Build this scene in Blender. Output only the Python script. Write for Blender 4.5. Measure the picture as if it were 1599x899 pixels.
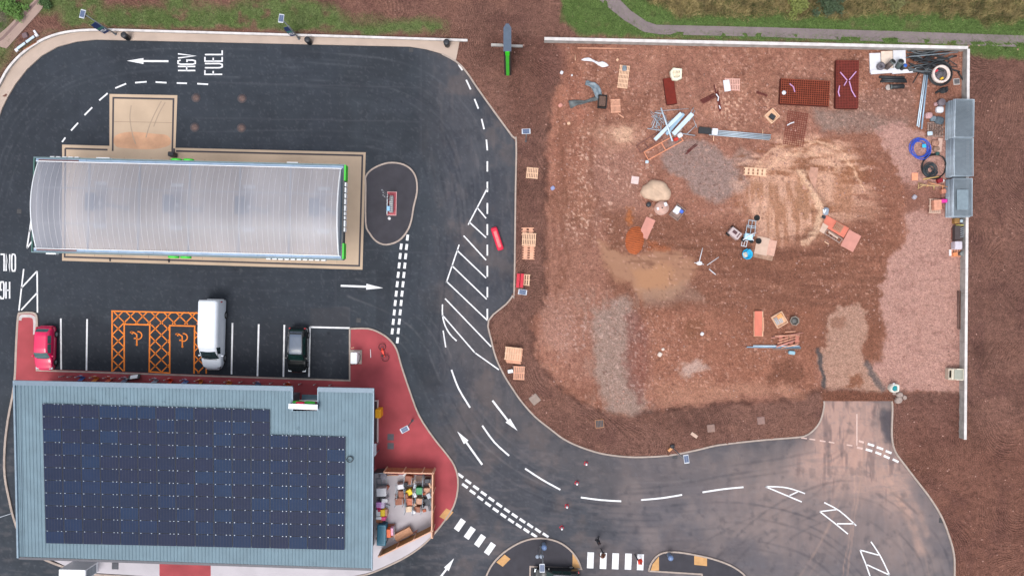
import bpy, math, random
import numpy as np
from mathutils import Vector, Matrix

for o in list(bpy.data.objects): bpy.data.objects.remove(o)
scn = bpy.context.scene
COL = scn.collection
S = 0.062          # metres on the ground per photo pixel
H = 77.0           # camera height
CX, CY = 799.5, 449.5
R = math.radians
rnd = random.Random(7)
rng = np.random.default_rng(11)

# ------------------------------------------------------------------ camera, sky, sun, exposure
cam = bpy.data.cameras.new('camera'); camo = bpy.data.objects.new('camera', cam); COL.objects.link(camo)
camo.location = (0, 0, H); camo.rotation_euler = (0, 0, 0)
cam.sensor_width = 36; cam.lens = 18.0 * H / (799.5 * S)
cam.clip_start = 0.5; cam.clip_end = 6000
scn.camera = camo
w = bpy.data.worlds.new('World'); scn.world = w; w.use_nodes = True
nt = w.node_tree; nt.nodes.clear()
sky = nt.nodes.new('ShaderNodeTexSky'); sky.sky_type = 'NISHITA'; sky.sun_disc = False
sky.sun_elevation = R(66); sky.sun_rotation = R(205); sky.air_density = 1.0; sky.dust_density = 3.0
hsv = nt.nodes.new('ShaderNodeHueSaturation'); hsv.inputs['Saturation'].default_value = 0.35
bg = nt.nodes.new('ShaderNodeBackground'); bg.inputs['Strength'].default_value = 0.15
out = nt.nodes.new('ShaderNodeOutputWorld')
nt.links.new(sky.outputs[0], hsv.inputs['Color']); nt.links.new(hsv.outputs[0], bg.inputs[0]); nt.links.new(bg.outputs[0], out.inputs[0])
sl = bpy.data.lights.new('sun', 'SUN'); sl.energy = 1.0; sl.angle = R(24); sl.color = (1, 0.97, 0.93)
so = bpy.data.objects.new('sun', sl); COL.objects.link(so)
so.rotation_euler = (R(24), 0, R(-25)); so.location = (0, 0, 60)
scn.view_settings.view_transform = 'Standard'; scn.view_settings.look = 'None'
scn.view_settings.gamma = 1.0; scn.view_settings.use_curve_mapping = False
scn.view_settings.exposure = 0.62

# ------------------------------------------------------------------ helpers
def W(px, py, z=0.0):
    k = S * (1 - z / H)
    return ((px - CX) * k, -(py - CY) * k, z)
def lin(c):
    c = np.asarray(c, float) / 255.0
    return np.where(c <= 0.04045, c / 12.92, ((c + 0.055) / 1.055) ** 2.4)
K = 0.85
_m = {}
def M(name, rgb, rough=0.8, metal=0.0, var=0.12, scale=3.0, bump=0.0, bscale=20.0, alpha=1.0, coat=0.0):
    if name in _m: return _m[name]
    m = bpy.data.materials.new(name); m.use_nodes = True
    t = m.node_tree; b = t.nodes['Principled BSDF']
    c = lin(rgb) * K
    b.inputs['Roughness'].default_value = rough; b.inputs['Metallic'].default_value = metal
    b.inputs['Coat Weight'].default_value = coat
    tc = t.nodes.new('ShaderNodeTexCoord')
    n = t.nodes.new('ShaderNodeTexNoise'); n.inputs['Scale'].default_value = scale; n.inputs['Detail'].default_value = 6
    r = t.nodes.new('ShaderNodeMapRange'); r.inputs[1].default_value = 0.3; r.inputs[2].default_value = 0.7
    r.inputs[3].default_value = 1 - var; r.inputs[4].default_value = 1 + var
    v = t.nodes.new('ShaderNodeVectorMath'); v.operation = 'SCALE'; v.inputs[0].default_value = tuple(c)
    t.links.new(tc.outputs['Object'], n.inputs['Vector']); t.links.new(n.outputs[0], r.inputs[0])
    t.links.new(r.outputs[0], v.inputs['Scale']); t.links.new(v.outputs[0], b.inputs['Base Color'])
    if bump:
        n2 = t.nodes.new('ShaderNodeTexNoise'); n2.inputs['Scale'].default_value = bscale; n2.inputs['Detail'].default_value = 5
        bp = t.nodes.new('ShaderNodeBump'); bp.inputs['Strength'].default_value = bump; bp.inputs['Distance'].default_value = 0.05
        t.links.new(tc.outputs['Object'], n2.inputs['Vector']); t.links.new(n2.outputs[0], bp.inputs['Height']); t.links.new(bp.outputs[0], b.inputs['Normal'])
    if alpha < 1:
        b.inputs['Alpha'].default_value = alpha
    _m[name] = m
    return m

class MB:
    def __init__(s): s.v = []; s.f = []; s.mi = []; s.sm = []
    def add(s, vs, fs, mi=0, smooth=False):
        o = len(s.v); s.v += [tuple(p) for p in vs]
        for f in fs: s.f.append([i + o for i in f]); s.mi.append(mi); s.sm.append(smooth)
        return s
    def box(s, cx, cy, cz, sx, sy, sz, rz=0, rx=0, ry=0, mi=0, taper=1.0):
        m = Matrix.Rotation(rz, 3, 'Z') @ Matrix.Rotation(ry, 3, 'Y') @ Matrix.Rotation(rx, 3, 'X')
        vs = []
        for z in (-1, 1):
            k = taper if z > 0 else 1
            for x, y in ((-1, -1), (1, -1), (1, 1), (-1, 1)):
                p = m @ Vector((x * sx / 2 * k, y * sy / 2 * k, z * sz / 2)); vs.append((p.x + cx, p.y + cy, p.z + cz))
        return s.add(vs, [(0, 3, 2, 1), (4, 5, 6, 7), (0, 1, 5, 4), (1, 2, 6, 5), (2, 3, 7, 6), (3, 0, 4, 7)], mi)
    def rbox(s, cx, cy, cz, sx, sy, sz, r=0.05, rz=0, mi=0, top=None):
        # box with rounded vertical corners and a chamfered top
        pts = []
        for qx, qy, a0 in ((1, 1, 0), (-1, 1, 90), (-1, -1, 180), (1, -1, 270)):
            for k in range(4):
                a = R(a0 + k * 30); pts.append((qx * (sx / 2 - r) + r * math.cos(a), qy * (sy / 2 - r) + r * math.sin(a)))
        c, sn = math.cos(rz), math.sin(rz); n = len(pts); ch = top if top is not None else r * 0.5
        vs = []
        for z, k in ((-sz / 2, 0), (sz / 2 - ch, 0), (sz / 2, ch)):
            for x, y in pts:
                x2 = x * (1 - 2 * k / sx); y2 = y * (1 - 2 * k / sy)
                vs.append((cx + x2 * c - y2 * sn, cy + x2 * sn + y2 * c, cz + z))
        fs = [list(range(n))[::-1], [2 * n + i for i in range(n)]]
        for l in (0, 1):
            for i in range(n): j = (i + 1) % n; fs.append((l * n + i, l * n + j, (l + 1) * n + j, (l + 1) * n + i))
        return s.add(vs, fs, mi)
    def tube(s, pts, r, n=6, mi=0, closed=False, smooth=True, radii=None):
        P = [Vector(p) for p in pts]; m = len(P); vs = []
        for i, p in enumerate(P):
            a = P[(i - 1) % m] if (closed or i > 0) else p; b = P[(i + 1) % m] if (closed or i < m - 1) else p
            d = (b - a); d = d.normalized() if d.length > 1e-9 else Vector((0, 0, 1))
            u = d.cross(Vector((0, 0, 1)));
            if u.length < 1e-3: u = Vector((1, 0, 0))
            u.normalize(); q = d.cross(u); rr = radii[i] if radii else r
            for k in range(n):
                t = 2 * math.pi * k / n; vs.append(p + (u * math.cos(t) + q * math.sin(t)) * rr)
        fs = []
        for i in range(m if closed else m - 1):
            j = (i + 1) % m
            for k in range(n): l = (k + 1) % n; fs.append((i * n + k, j * n + k, j * n + l, i * n + l))
        if not closed: fs.append(list(range(n))); fs.append([(m - 1) * n + k for k in range(n)][::-1])
        return s.add(vs, fs, mi, smooth)
    def lathe(s, prof, cx=0, cy=0, cz=0, n=20, mi=0, smooth=True):
        vs = []; m = len(prof)
        for r, z in prof:
            for k in range(n): t = 2 * math.pi * k / n; vs.append((cx + r * math.cos(t), cy + r * math.sin(t), cz + z))
        fs = []
        for i in range(m - 1):
            for k in range(n): l = (k + 1) % n; fs.append((i * n + k, i * n + l, (i + 1) * n + l, (i + 1) * n + k))
        fs.append([k for k in range(n)][::-1]); fs.append([(m - 1) * n + k for k in range(n)])
        return s.add(vs, fs, mi, smooth)
    def prism(s, pts, z0, z1, mi=0):
        n = len(pts)
        A = sum(pts[i][0] * pts[(i + 1) % n][1] - pts[(i + 1) % n][0] * pts[i][1] for i in range(n))
        if A < 0: pts = pts[::-1]
        vs = [(x, y, z0) for x, y in pts] + [(x, y, z1) for x, y in pts]
        fs = [list(range(n))[::-1], list(range(n, 2 * n))] + [(i, (i + 1) % n, n + (i + 1) % n, n + i) for i in range(n)]
        return s.add(vs, fs, mi)
    def strip(s, pts, wd, z0, z1, mi=0, closed=False):
        # band of constant width along a polyline, with height
        P = [Vector((p[0], p[1])) for p in pts]; m = len(P); L = []; Rr = []
        for i, p in enumerate(P):
            a = P[(i - 1) % m] if (closed or i > 0) else p; b = P[(i + 1) % m] if (closed or i < m - 1) else p
            d1 = (p - a).normalized() if (p - a).length > 1e-9 else (b - p).normalized()
            d2 = (b - p).normalized() if (b - p).length > 1e-9 else d1
            t = (d1 + d2); t = t.normalized() if t.length > 1e-6 else d1
            n_ = Vector((-t.y, t.x)); k = wd / 2 / max(0.5, n_.dot(Vector((-d1.y, d1.x))))
            L.append(p + n_ * k); Rr.append(p - n_ * k)
        vs = []
        for i in range(m): vs += [(Rr[i].x, Rr[i].y, z0), (L[i].x, L[i].y, z0), (L[i].x, L[i].y, z1), (Rr[i].x, Rr[i].y, z1)]
        fs = []
        for i in range(m if closed else m - 1):
            j = (i + 1) % m; a = 4 * i; b = 4 * j
            fs += [(a + 3, b + 3, b + 2, a + 2)]
            if z1 > z0: fs += [(a, b, b + 3, a + 3), (a + 2, b + 2, b + 1, a + 1)]
        if not closed and z1 > z0: fs += [(0, 3, 2, 1), (4 * m - 4, 4 * m - 3, 4 * m - 2, 4 * m - 1)]
        return s.add(vs, fs, mi)
    def build(s, name, mats, parent=None, loc=None):
        me = bpy.data.meshes.new(name); me.from_pydata(s.v, [], s.f)
        if not isinstance(mats, (list, tuple)): mats = [mats]
        for m in mats: me.materials.append(m)
        me.polygons.foreach_set('material_index', s.mi); me.polygons.foreach_set('use_smooth', s.sm); me.update()
        o = bpy.data.objects.new(name, me); COL.objects.link(o)
        if parent: o.parent = parent
        if loc: o.location = loc
        return o

def tag(o, label=None, cat=None, group=None, kind=None):
    if label: o['label'] = label
    if cat: o['category'] = cat
    if group: o['group'] = group
    if kind: o['kind'] = kind
    return o
def thing(name, label, cat, px, py, z=0.0, rot=0.0, group=None):
    o = bpy.data.objects.new(name, None); COL.objects.link(o); o.empty_display_size = 0.2
    o.location = W(px, py, z); o.rotation_euler = (0, 0, R(rot))
    return tag(o, label, cat, group)
def solo(mb, name, mats, label, cat, px, py, z=0.0, rot=0.0, group=None):
    o = mb.build(name, mats); o.location = W(px, py, z); o.rotation_euler = (0, 0, R(rot))
    return tag(o, label, cat, group)
def struct(mb, name, mats): return tag(mb.build(name, mats), kind='structure')
def copy_tree(o, label=None, loc=None, rot=None):
    c = o.copy(); COL.objects.link(c)
    for ch in o.children:
        d = ch.copy(); COL.objects.link(d); d.parent = c
        for g in ch.children:
            e = g.copy(); COL.objects.link(e); e.parent = d
    if label: c['label'] = label
    if loc is not None: c.location = loc
    if rot is not None: c.rotation_euler = (0, 0, R(rot))
    return c
def smooth_poly(pts, closed=True, k=4):
    n = len(pts); o = []
    rngi = range(n) if closed else range(n - 1)
    for i in rngi:
        p0 = pts[(i - 1) % n] if (closed or i > 0) else pts[i]; p1 = pts[i]; p2 = pts[(i + 1) % n]; p3 = pts[(i + 2) % n] if (closed or i < n - 2) else p2
        for j in range(k):
            t = j / k; t2 = t * t; t3 = t2 * t
            o.append(tuple(0.5 * ((2 * p1[a]) + (-p0[a] + p2[a]) * t + (2 * p0[a] - 5 * p1[a] + 4 * p2[a] - p3[a]) * t2 + (-p0[a] + 3 * p1[a] - 3 * p2[a] + p3[a]) * t3) for a in range(len(p1))))
    if not closed: o.append(tuple(pts[-1]))
    return o

# ------------------------------------------------------------------ numpy noise and polygon fields
_tab = rng.random((256, 256))
def vn(x, y, sc, seed=0):
    x = x / sc + seed * 17.3; y = y / sc + seed * 5.7
    xi = np.floor(x).astype(int); yi = np.floor(y).astype(int); fx = x - xi; fy = y - yi
    fx = fx * fx * (3 - 2 * fx); fy = fy * fy * (3 - 2 * fy)
    a = _tab[xi & 255, yi & 255]; b = _tab[(xi + 1) & 255, yi & 255]; c = _tab[xi & 255, (yi + 1) & 255]; d = _tab[(xi + 1) & 255, (yi + 1) & 255]
    return (a * (1 - fx) + b * fx) * (1 - fy) + (c * (1 - fx) + d * fx) * fy
def fbm(x, y, sc, seed=0, o=4):
    r = 0; a = 1; t = 0
    for i in range(o): r = r + a * vn(x, y, sc / 2 ** i, seed + i * 3); t += a; a *= 0.55
    return r / t
def sd(x, y, poly, far=40.0):
    """signed distance to polygon, negative inside"""
    p = np.array(poly, float); lo = p.min(0) - far; hi = p.max(0) + far
    out = np.full(x.shape, far); m = (x > lo[0]) & (x < hi[0]) & (y > lo[1]) & (y < hi[1])
    X = x[m]; Y = y[m]; d = np.full(X.shape, 1e9); ins = np.zeros(X.shape, bool); n = len(p)
    for i in range(n):
        a = p[i]; b = p[(i + 1) % n]; e = b - a; L = e @ e + 1e-9
        t = np.clip(((X - a[0]) * e[0] + (Y - a[1]) * e[1]) / L, 0, 1)
        d = np.minimum(d, (X - a[0] - t * e[0]) ** 2 + (Y - a[1] - t * e[1]) ** 2)
        if a[1] != b[1]:
            c = ((a[1] > Y) != (b[1] > Y)) & (X < (b[0] - a[0]) * (Y - a[1]) / (b[1] - a[1]) + a[0]); ins ^= c
    d = np.sqrt(d); out[m] = np.where(ins, -d, d); return out
def pd(x, y, line):
    d = np.full(x.shape, 1e9); p = np.array(line, float)
    for i in range(len(p) - 1):
        a = p[i]; b = p[i + 1]; e = b - a; L = e @ e + 1e-9
        t = np.clip(((x - a[0]) * e[0] + (y - a[1]) * e[1]) / L, 0, 1)
        d = np.minimum(d, (x - a[0] - t * e[0]) ** 2 + (y - a[1] - t * e[1]) ** 2)
    return np.sqrt(d)
def ss(a, b, v):
    t = np.clip((v - a) / (b - a), 0, 1); return t * t * (3 - 2 * t)
def mix(C, m, c): m = np.clip(m, 0, 1)[:, None]; return C * (1 - m) + np.asarray(c, float)[None, :] * m
# ------------------------------------------------------------------ outlines in photo pixels
ASPH_R = [(640,72),(665,76),(690,84),(712,96),(728,112),(745,137),(770,172),(800,213),(806,222),(805,300),(803,450),(800,462),(790,475),(763,500),(767,530),(775,560),(788,587),(800,606),(813,625),(835,650),(860,670),(880,685),(905,697),(940,708),(980,713),(1015,713),(1050,710),(1090,702),(1120,695),(1160,690),(1200,686),(1240,683),(1258,680),(1272,670),(1282,655),(1287,635),(1287,626)]
ASPH_R2 = [(1393,626),(1394,640),(1393,680),(1398,704),(1412,724),(1432,750),(1452,776),(1470,805),(1482,835),(1490,865),(1491,899),(1489,990)]
ASPH_L = [(-3,185),(3,168),(12,150),(24,130),(42,107),(65,86),(90,72),(120,64),(150,61),(400,67)]
ASPH = [(-3,1400),(-300,1400),(-300,260)] + ASPH_L + ASPH_R + ASPH_R2 + [(1450,1400)]
LOT = [(872,68),(880,110),(860,150),(851,260),(849,480),(828,500),(836,560),(862,598),(900,625),(930,640),(965,650),(985,655),(1010,645),(1110,632),(1200,628),(1250,622),(1280,610),(1300,606),(1400,612),(1503,612),(1505,74)]
FOOTPATH = [(930,-5),(950,12),(975,32),(1005,50),(1030,54),(1200,58),(1400,66),(1600,74),(1900,86),(1900,71),(1600,56),(1400,49),(1200,43),(1025,39),(1010,34),(985,17),(965,-3),(955,-40),(915,-40)]

def grid_axis(a, b, step, far, nfar):
    c = np.arange(a, b + 1e-6, step); g = np.geomspace(step * 2, far, nfar)
    return np.concatenate([(a - g)[::-1], c, b + g])
def grid_mesh(name, X, Y, Z, attrs, mat, keep=None):
    ny, nx = X.shape
    idx = np.arange(nx * ny).reshape(ny, nx)
    q = np.stack([idx[:-1, :-1], idx[:-1, 1:], idx[1:, 1:], idx[1:, :-1]], -1).reshape(-1, 4)
    if keep is not None:
        k = keep.reshape(-1)[q].any(1); q = q[k]
        used = np.unique(q); re = np.zeros(nx * ny, int); re[used] = np.arange(len(used)); q = re[q]
    else: used = np.arange(nx * ny)
    co = np.stack([X.reshape(-1)[used], Y.reshape(-1)[used], Z.reshape(-1)[used]], -1).astype(np.float32)
    me = bpy.data.meshes.new(name); me.vertices.add(len(co)); me.vertices.foreach_set('co', co.ravel())
    me.loops.add(q.size); me.loops.foreach_set('vertex_index', q.ravel().astype(np.int32))
    me.polygons.add(len(q)); me.polygons.foreach_set('loop_start', np.arange(0, q.size, 4, dtype=np.int32))
    me.polygons.foreach_set('use_smooth', np.ones(len(q), bool))
    me.update(calc_edges=True)
    for k, a in attrs.items():
        a = a[used]
        if a.ndim == 2:
            at = me.attributes.new(k, 'FLOAT_COLOR', 'POINT'); at.data.foreach_set('color', np.concatenate([a, np.ones((len(a), 1))], 1).astype(np.float32).ravel())
        else:
            at = me.attributes.new(k, 'FLOAT', 'POINT'); at.data.foreach_set('value', a.astype(np.float32))
    me.materials.append(mat); o = bpy.data.objects.new(name, me); COL.objects.link(o); o['kind'] = 'structure'
    return o

def ground_mat(name, kind):
    m = bpy.data.materials.new(name); m.use_nodes = True; t = m.node_tree; N = t.nodes; L = t.links; b = N['Principled BSDF']
    b.inputs['Specular IOR Level'].default_value = 0.12 if kind == 'soil' else 0.2
    at = N.new('ShaderNodeAttribute'); at.attribute_name = 'Col'
    tc = N.new('ShaderNodeTexCoord')
    def noise(sc, det=5, dim='3D'):
        n = N.new('ShaderNodeTexNoise'); n.inputs['Scale'].default_value = sc; n.inputs['Detail'].default_value = det; L.new(tc.outputs['Object'], n.inputs['Vector']); return n
    def rng_(src, a, b_, c, d):
        r = N.new('ShaderNodeMapRange'); r.inputs[1].default_value = a; r.inputs[2].default_value = b_; r.inputs[3].default_value = c; r.inputs[4].default_value = d
        L.new(src, r.inputs[0]); return r.outputs[0]
    def mul(a, b_):
        v = N.new('ShaderNodeMath'); v.operation = 'MULTIPLY'; L.new(a, v.inputs[0])
        if isinstance(b_, float): v.inputs[1].default_value = b_
        else: L.new(b_, v.inputs[1])
        return v.outputs[0]
    def scl(c, f):
        v = N.new('ShaderNodeVectorMath'); v.operation = 'SCALE'; L.new(c, v.inputs[0]); L.new(f, v.inputs['Scale']); return v.outputs[0]
    if kind == 'soil':
        rg = N.new('ShaderNodeAttribute'); rg.attribute_name = 'rough'
        n1 = noise(2.2, 8); n2 = noise(9.0, 6)
        f = mul(rng_(n1.outputs[0], .3, .7, .84, 1.16), rng_(n2.outputs[0], .3, .7, .6, 1.4))
        wvn = N.new('ShaderNodeAttribute'); wvn.attribute_name = 'wavy'
        wv = N.new('ShaderNodeTexWave'); wv.inputs['Scale'].default_value = 1.15; wv.inputs['Distortion'].default_value = 14; wv.inputs['Detail'].default_value = 3; wv.inputs['Detail Scale'].default_value = .35; wv.inputs['Detail Roughness'].default_value = .6
        nv = N.new('ShaderNodeTexNoise'); nv.inputs['Scale'].default_value = .06; nv.inputs['Detail'].default_value = 1; L.new(tc.outputs['Object'], nv.inputs['Vector'])
        vs = N.new('ShaderNodeVectorMath'); vs.operation = 'MULTIPLY_ADD'; vs.inputs[1].default_value = (40, 40, 0); L.new(nv.outputs['Color'], vs.inputs[0]); L.new(tc.outputs['Object'], vs.inputs[2]); L.new(vs.outputs[0], wv.inputs['Vector'])
        wm_ = N.new('ShaderNodeMix'); wm_.data_type = 'FLOAT'; L.new(wvn.outputs['Fac'], wm_.inputs['Factor']); wm_.inputs[2].default_value = 1.0; L.new(rng_(wv.outputs['Fac'], 0, 1, .88, 1.15), wm_.inputs[3]); f = mul(f, wm_.outputs[0])
        # blend factor: smooth places (puddle, packed mud) show less grain
        mx = N.new('ShaderNodeMix'); mx.data_type = 'FLOAT'; L.new(rg.outputs['Fac'], mx.inputs['Factor']); mx.inputs[2].default_value = 1.0; L.new(f, mx.inputs[3])
        c1 = scl(at.outputs['Color'], mx.outputs[0])
        vo = N.new('ShaderNodeTexVoronoi'); vo.inputs['Scale'].default_value = 5.5; L.new(tc.outputs['Object'], vo.inputs['Vector'])
        sep = N.new('ShaderNodeSeparateColor'); L.new(vo.outputs['Color'], sep.inputs[0])
        th = rng_(sep.outputs[0], 0.86, 1.0, 0.0, 0.30)
        lt = N.new('ShaderNodeMath'); lt.operation = 'LESS_THAN'; L.new(vo.outputs['Distance'], lt.inputs[0]); L.new(th, lt.inputs[1])
        pf = mul(mul(lt.outputs[0], rg.outputs['Fac']), 0.40)
        mc = N.new('ShaderNodeMix'); mc.data_type = 'RGBA'; L.new(pf, mc.inputs['Factor']); L.new(c1, mc.inputs[6]); mc.inputs[7].default_value = (*(lin((196, 160, 146)) * K), 1)
        L.new(mc.outputs[2], b.inputs['Base Color'])
        L.new(rng_(rg.outputs['Fac'], 0, .3, .3, .95), b.inputs['Roughness'])
        bp = N.new('ShaderNodeBump'); bp.inputs['Distance'].default_value = 0.16; L.new(mul(rg.outputs['Fac'], 1.0), bp.inputs['Strength'])
        ad0 = N.new('ShaderNodeMath'); ad0.operation = 'ADD'; L.new(n1.outputs[0], ad0.inputs[0]); L.new(mul(n2.outputs[0], 0.8), ad0.inputs[1]); ad = N.new('ShaderNodeMath'); ad.operation = 'ADD'; L.new(ad0.outputs[0], ad.inputs[0]); L.new(mul(mul(wv.outputs['Fac'], wvn.outputs['Fac']), .35), ad.inputs[1])
        L.new(ad.outputs[0], bp.inputs['Height']); L.new(bp.outputs[0], b.inputs['Normal'])
    else:
        n1 = noise(1.1, 8); n2 = noise(26, 3)
        f = mul(rng_(n1.outputs[0], .3, .7, .93, 1.07), rng_(n2.outputs[0], .3, .7, .90, 1.10))
        L.new(scl(at.outputs['Color'], f), b.inputs['Base Color']); b.inputs['Roughness'].default_value = 0.9
        bp = N.new('ShaderNodeBump'); bp.inputs['Distance'].default_value = 0.01; bp.inputs['Strength'].default_value = .4
        L.new(n2.outputs[0], bp.inputs['Height']); L.new(bp.outputs[0], b.inputs['Normal'])
    return m

# ------------------------------------------------------------------ terrain: one sheet to the horizon
gx = grid_axis(-70, 1680, 1.9, 45000, 22); gy = grid_axis(-70, 970, 1.9, 45000, 22)
PX, PY = np.meshgrid(gx, gy); px = PX.ravel(); py = PY.ravel()
dA = sd(px, py, ASPH, 60); 
wx = px + (fbm(px, py, 30, 1) - .5) * 26; wy = py + (fbm(px, py, 30, 2) - .5) * 26
lot0 = sd(px, py, LOT, 60)
# raised ground behind the retaining walls
def wall_top_y(x): return 58 + (x - 850) * 0.0226
back = np.where(px > 846, (py < wall_top_y(px) + 5) | ((px > 1503) & (py < 688)), False)
dwall = np.minimum(pd(px, py, [(850,63),(1503,77)]), pd(px, py, [(1504,77),(1501,686)]))
zz = 0.09 + 0.05 * (fbm(px, py, 14, 5) - .5) * 2
up = np.where(back, 0.85, 0.0)
fade = np.where((px > 1503), 1 - ss(600, 690, py), 1.0) * np.where(px < 930, ss(846, 930, px), 1.0)
z = zz + up * fade
# left bank behind the low wall
lb = (py < 48 + (px - 170) * 0.028) & (px < 735) & (px > 90); 
lbl = sd(px, py, [(-300,-200),(740,-200),(740,63),(560,58),(170,47),(125,48),(90,55),(60,68),(30,90),(10,115),(-5,150),(-300,200)], 60) < 0
z = np.where(lbl & (px > -70), z + 0.28 * (1 - ss(690, 735, px)), z)
inlot = lot0 < 0
z = np.where(inlot & ~back, 0.05 + (fbm(px, py, 22, 9) - .5) * 0.05, z)
# low sand heaps and ridges
def hump(cx, cy, rx, ry, h, ang=0):
    c, s_ = math.cos(ang), math.sin(ang); u = ((px - cx) * c + (py - cy) * s_) / rx; v = (-(px - cx) * s_ + (py - cy) * c) / ry
    return h * np.exp(-(u * u + v * v) * 1.6)
arc = smooth_poly([(1248,270),(1266,298),(1281,322),(1280,345),(1268,368),(1258,378)], False)
z += 0.45 * np.exp(-(pd(px, py, arc) / 7.0) ** 2)
z += hump(1255, 262, 22, 20, .3) + hump(1200, 310, 40, 30, .22) + hump(990, 300, 30, 20, .12) + hump(975, 620, 14, 40, .18, -.3)
z += hump(945, 560, 10, 90, .12) + hump(880, 300, 6, 150, .10)
ridge = np.abs(lot0 + (fbm(px, py, 20, 8) - .5) * 10)
z += np.where((px < 1290) & (lot0 > -15) & (py > 90), 0.2 * np.exp(-(ridge / 5.0) ** 2), 0) * (0.4 + fbm(px, py, 12, 12))
loose = (lot0 > 0) & ~back & (dA > 0) & (py > 66)
z += np.where(loose | ((px > 1512) & (py > 75)), (fbm(px, py, 7, 20, 3) - .5) * 0.22, 0)
z = np.where(dA < 0, -0.25, z)
z = np.where(lbl, z, np.where((px < 711) & (py < 130) & (px > -70) & (dA < 34), -0.2, z)); z = np.where((px >= 711) & (px < 722) & (py > 60) & (py < 98) & (dA > 0), .06, z)
z = np.where(sd(px, py, FOOTPATH, 30) < 0, 0.9 * fade, z)
far_ = (px < -120) | (px > 1800) | (py < -120) | (py > 1150)
# apparent pixel of the raised surface, so colour patches sit where the photo has them
kz = 1.0 / (1 - np.clip(z, 0, 3) / H); ax = (px - CX) * kz + CX; ay = (py - CY) * kz + CY
wx = ax + (fbm(ax, ay, 30, 1) - .5) * 26; wy = ay + (fbm(ax, ay, 30, 2) - .5) * 26
wx2 = ax + (fbm(ax, ay, 9, 3) - .5) * 12; wy2 = ay + (fbm(ax, ay, 9, 4) - .5) * 12
n1 = fbm(ax, ay, 60, 30); n2 = fbm(ax, ay, 18, 31); n3 = fbm(ax, ay, 5, 32, 3); nmid = fbm(ax, ay, 11, 33, 3)
C = np.tile(np.array([[131., 95, 84]]), (len(px), 1))
C = mix(C, ss(.45, .7, n1) * .5, (112, 79, 70)); C = mix(C, ss(.52, .75, n2) * .45, (146, 106, 92))
rough = np.ones(len(px)); 
# rows of tilled soil at the right
tl = (ax > 1512)
rows = .5 + .5 * np.sin((ax + 6 * fbm(ax, ay, 40, 41) * 3 + (ay - 450) * .25 * (fbm(ax, ay, 160, 42) - .5) * 4) * 1.15)
rowz = np.where(tl, rows * ss(.35, .6, fbm(ax, ay, 50, 43)), 0)
C = mix(C, rowz * .25, (92, 66, 60)); z = z + rowz * 0.05
C = mix(C, ss(640, 720, ay) * ss(1390, 1420, ax) * .45, (130, 86, 72)); C = mix(C, ss(.5, .75, fbm(ax, ay, 70, 36)) * .35, (134, 94, 80)); C = mix(C, ss(.55, .8, fbm(ax, ay, 34, 37)) * .35, (96, 66, 62))
# the lot
L_ = sd(wx2, wy2, LOT, 60); inl = ss(4, -3, L_)
lotc = np.tile(np.array([[148., 103, 88]]), (len(px), 1))
lotc = mix(lotc, ss(.4, .7, fbm(ax, ay, 90, 50)) * .6, (126, 84, 68)); lotc = mix(lotc, ss(.5, .75, fbm(ax, ay, 40, 51)) * .55, (166, 118, 99))
lotc = mix(lotc, ss(.55, .8, fbm(ax, ay, 25, 52)) * .4, (112, 74, 62)); lotc = mix(lotc, ss(.5, .7, fbm(ax, ay, 8, 54)) * .3, (176, 130, 110))
lotc = mix(lotc, ss(.5, .7, fbm(ax * 3, ay, 40, 53)) * .3, (120, 80, 68))
def patch(poly, c, a=1.0, soft=6, warp=wx, warpy=wy, rg=None):
    global lotc, rough
    d = sd(warp, warpy, poly, 60) + (n3 - .5) * 9 + (nmid - .5) * 10; m = ss(soft * .8, -soft * .8, d) * a * np.clip(.72 + .7 * n3, 0, 1.05); lotc = mix(lotc, m, c)
    if rg is not None: rough = rough * (1 - m) + rg * m
patch([(855,130),(905,110),(925,240),(905,300),(855,300)], (164,106,88), .35, 24)
patch([(870,180),(925,190),(925,420),(870,470),(852,420)], (130,90,74), .45, 20)
patch([(925,240),(990,230),(1000,320),(985,360),(925,350)], (146,108,96), .55, 12)
patch([(850,350),(960,345),(975,440),(940,600),(900,600),(850,520)], (146,104,90), .6, 14)
patch([(940,330),(1290,360),(1400,330),(1420,480),(1350,560),(1270,560),(1100,480),(1000,500),(950,430)], (122,82,67), .85, 14)
patch([(1295,255),(1420,270),(1412,330),(1415,375),(1380,430),(1330,420),(1300,330)], (134,90,74), .9, 8)
patch([(1035,215),(1100,220),(1130,240),(1160,270),(1166,290),(1140,312),(1105,315),(1080,300),(1060,280),(1035,262)], (142,120,114), .85, 7)
patch([(1160,225),(1180,235),(1172,262),(1140,250)], (150,128,120), .6, 8)
patch([(1268,172),(1345,170),(1420,180),(1400,215),(1330,200),(1280,205)], (136,116,108), .75, 9)
patch([(1320,150),(1420,130),(1440,190),(1330,200)], (130,100,90), .5, 9)
patch([(1165,330),(1170,260),(1215,228),(1270,215),(1330,225),(1345,270),(1320,330),(1290,335),(1280,370),(1200,375)], (188,144,120), .8, 12)
inS = ss(150, 90, np.hypot((wx - 1245), (wy - 288) * 1.2)) * ss(8, -8, sd(wx, wy, [(1150,240),(1210,212),(1330,215),(1370,260),(1380,330),(1300,345),(1285,385),(1180,385),(1150,330)], 40))
vs_ = fbm(ax * 3.2 + 20 * fbm(ax, ay, 30, 62), ay * .55 + 10 * fbm(ax, ay, 14, 63), 20, 61, 4); inV = ss(12, -10, sd(wx, wy, [(1150,285),(1280,290),(1285,378),(1180,382)], 40))
lotc = mix(lotc, ss(.44, .64, vs_) * inV * .6, (204,162,142)); lotc = mix(lotc, ss(.46, .34, vs_) * inV * .5, (144,98,74))
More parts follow.
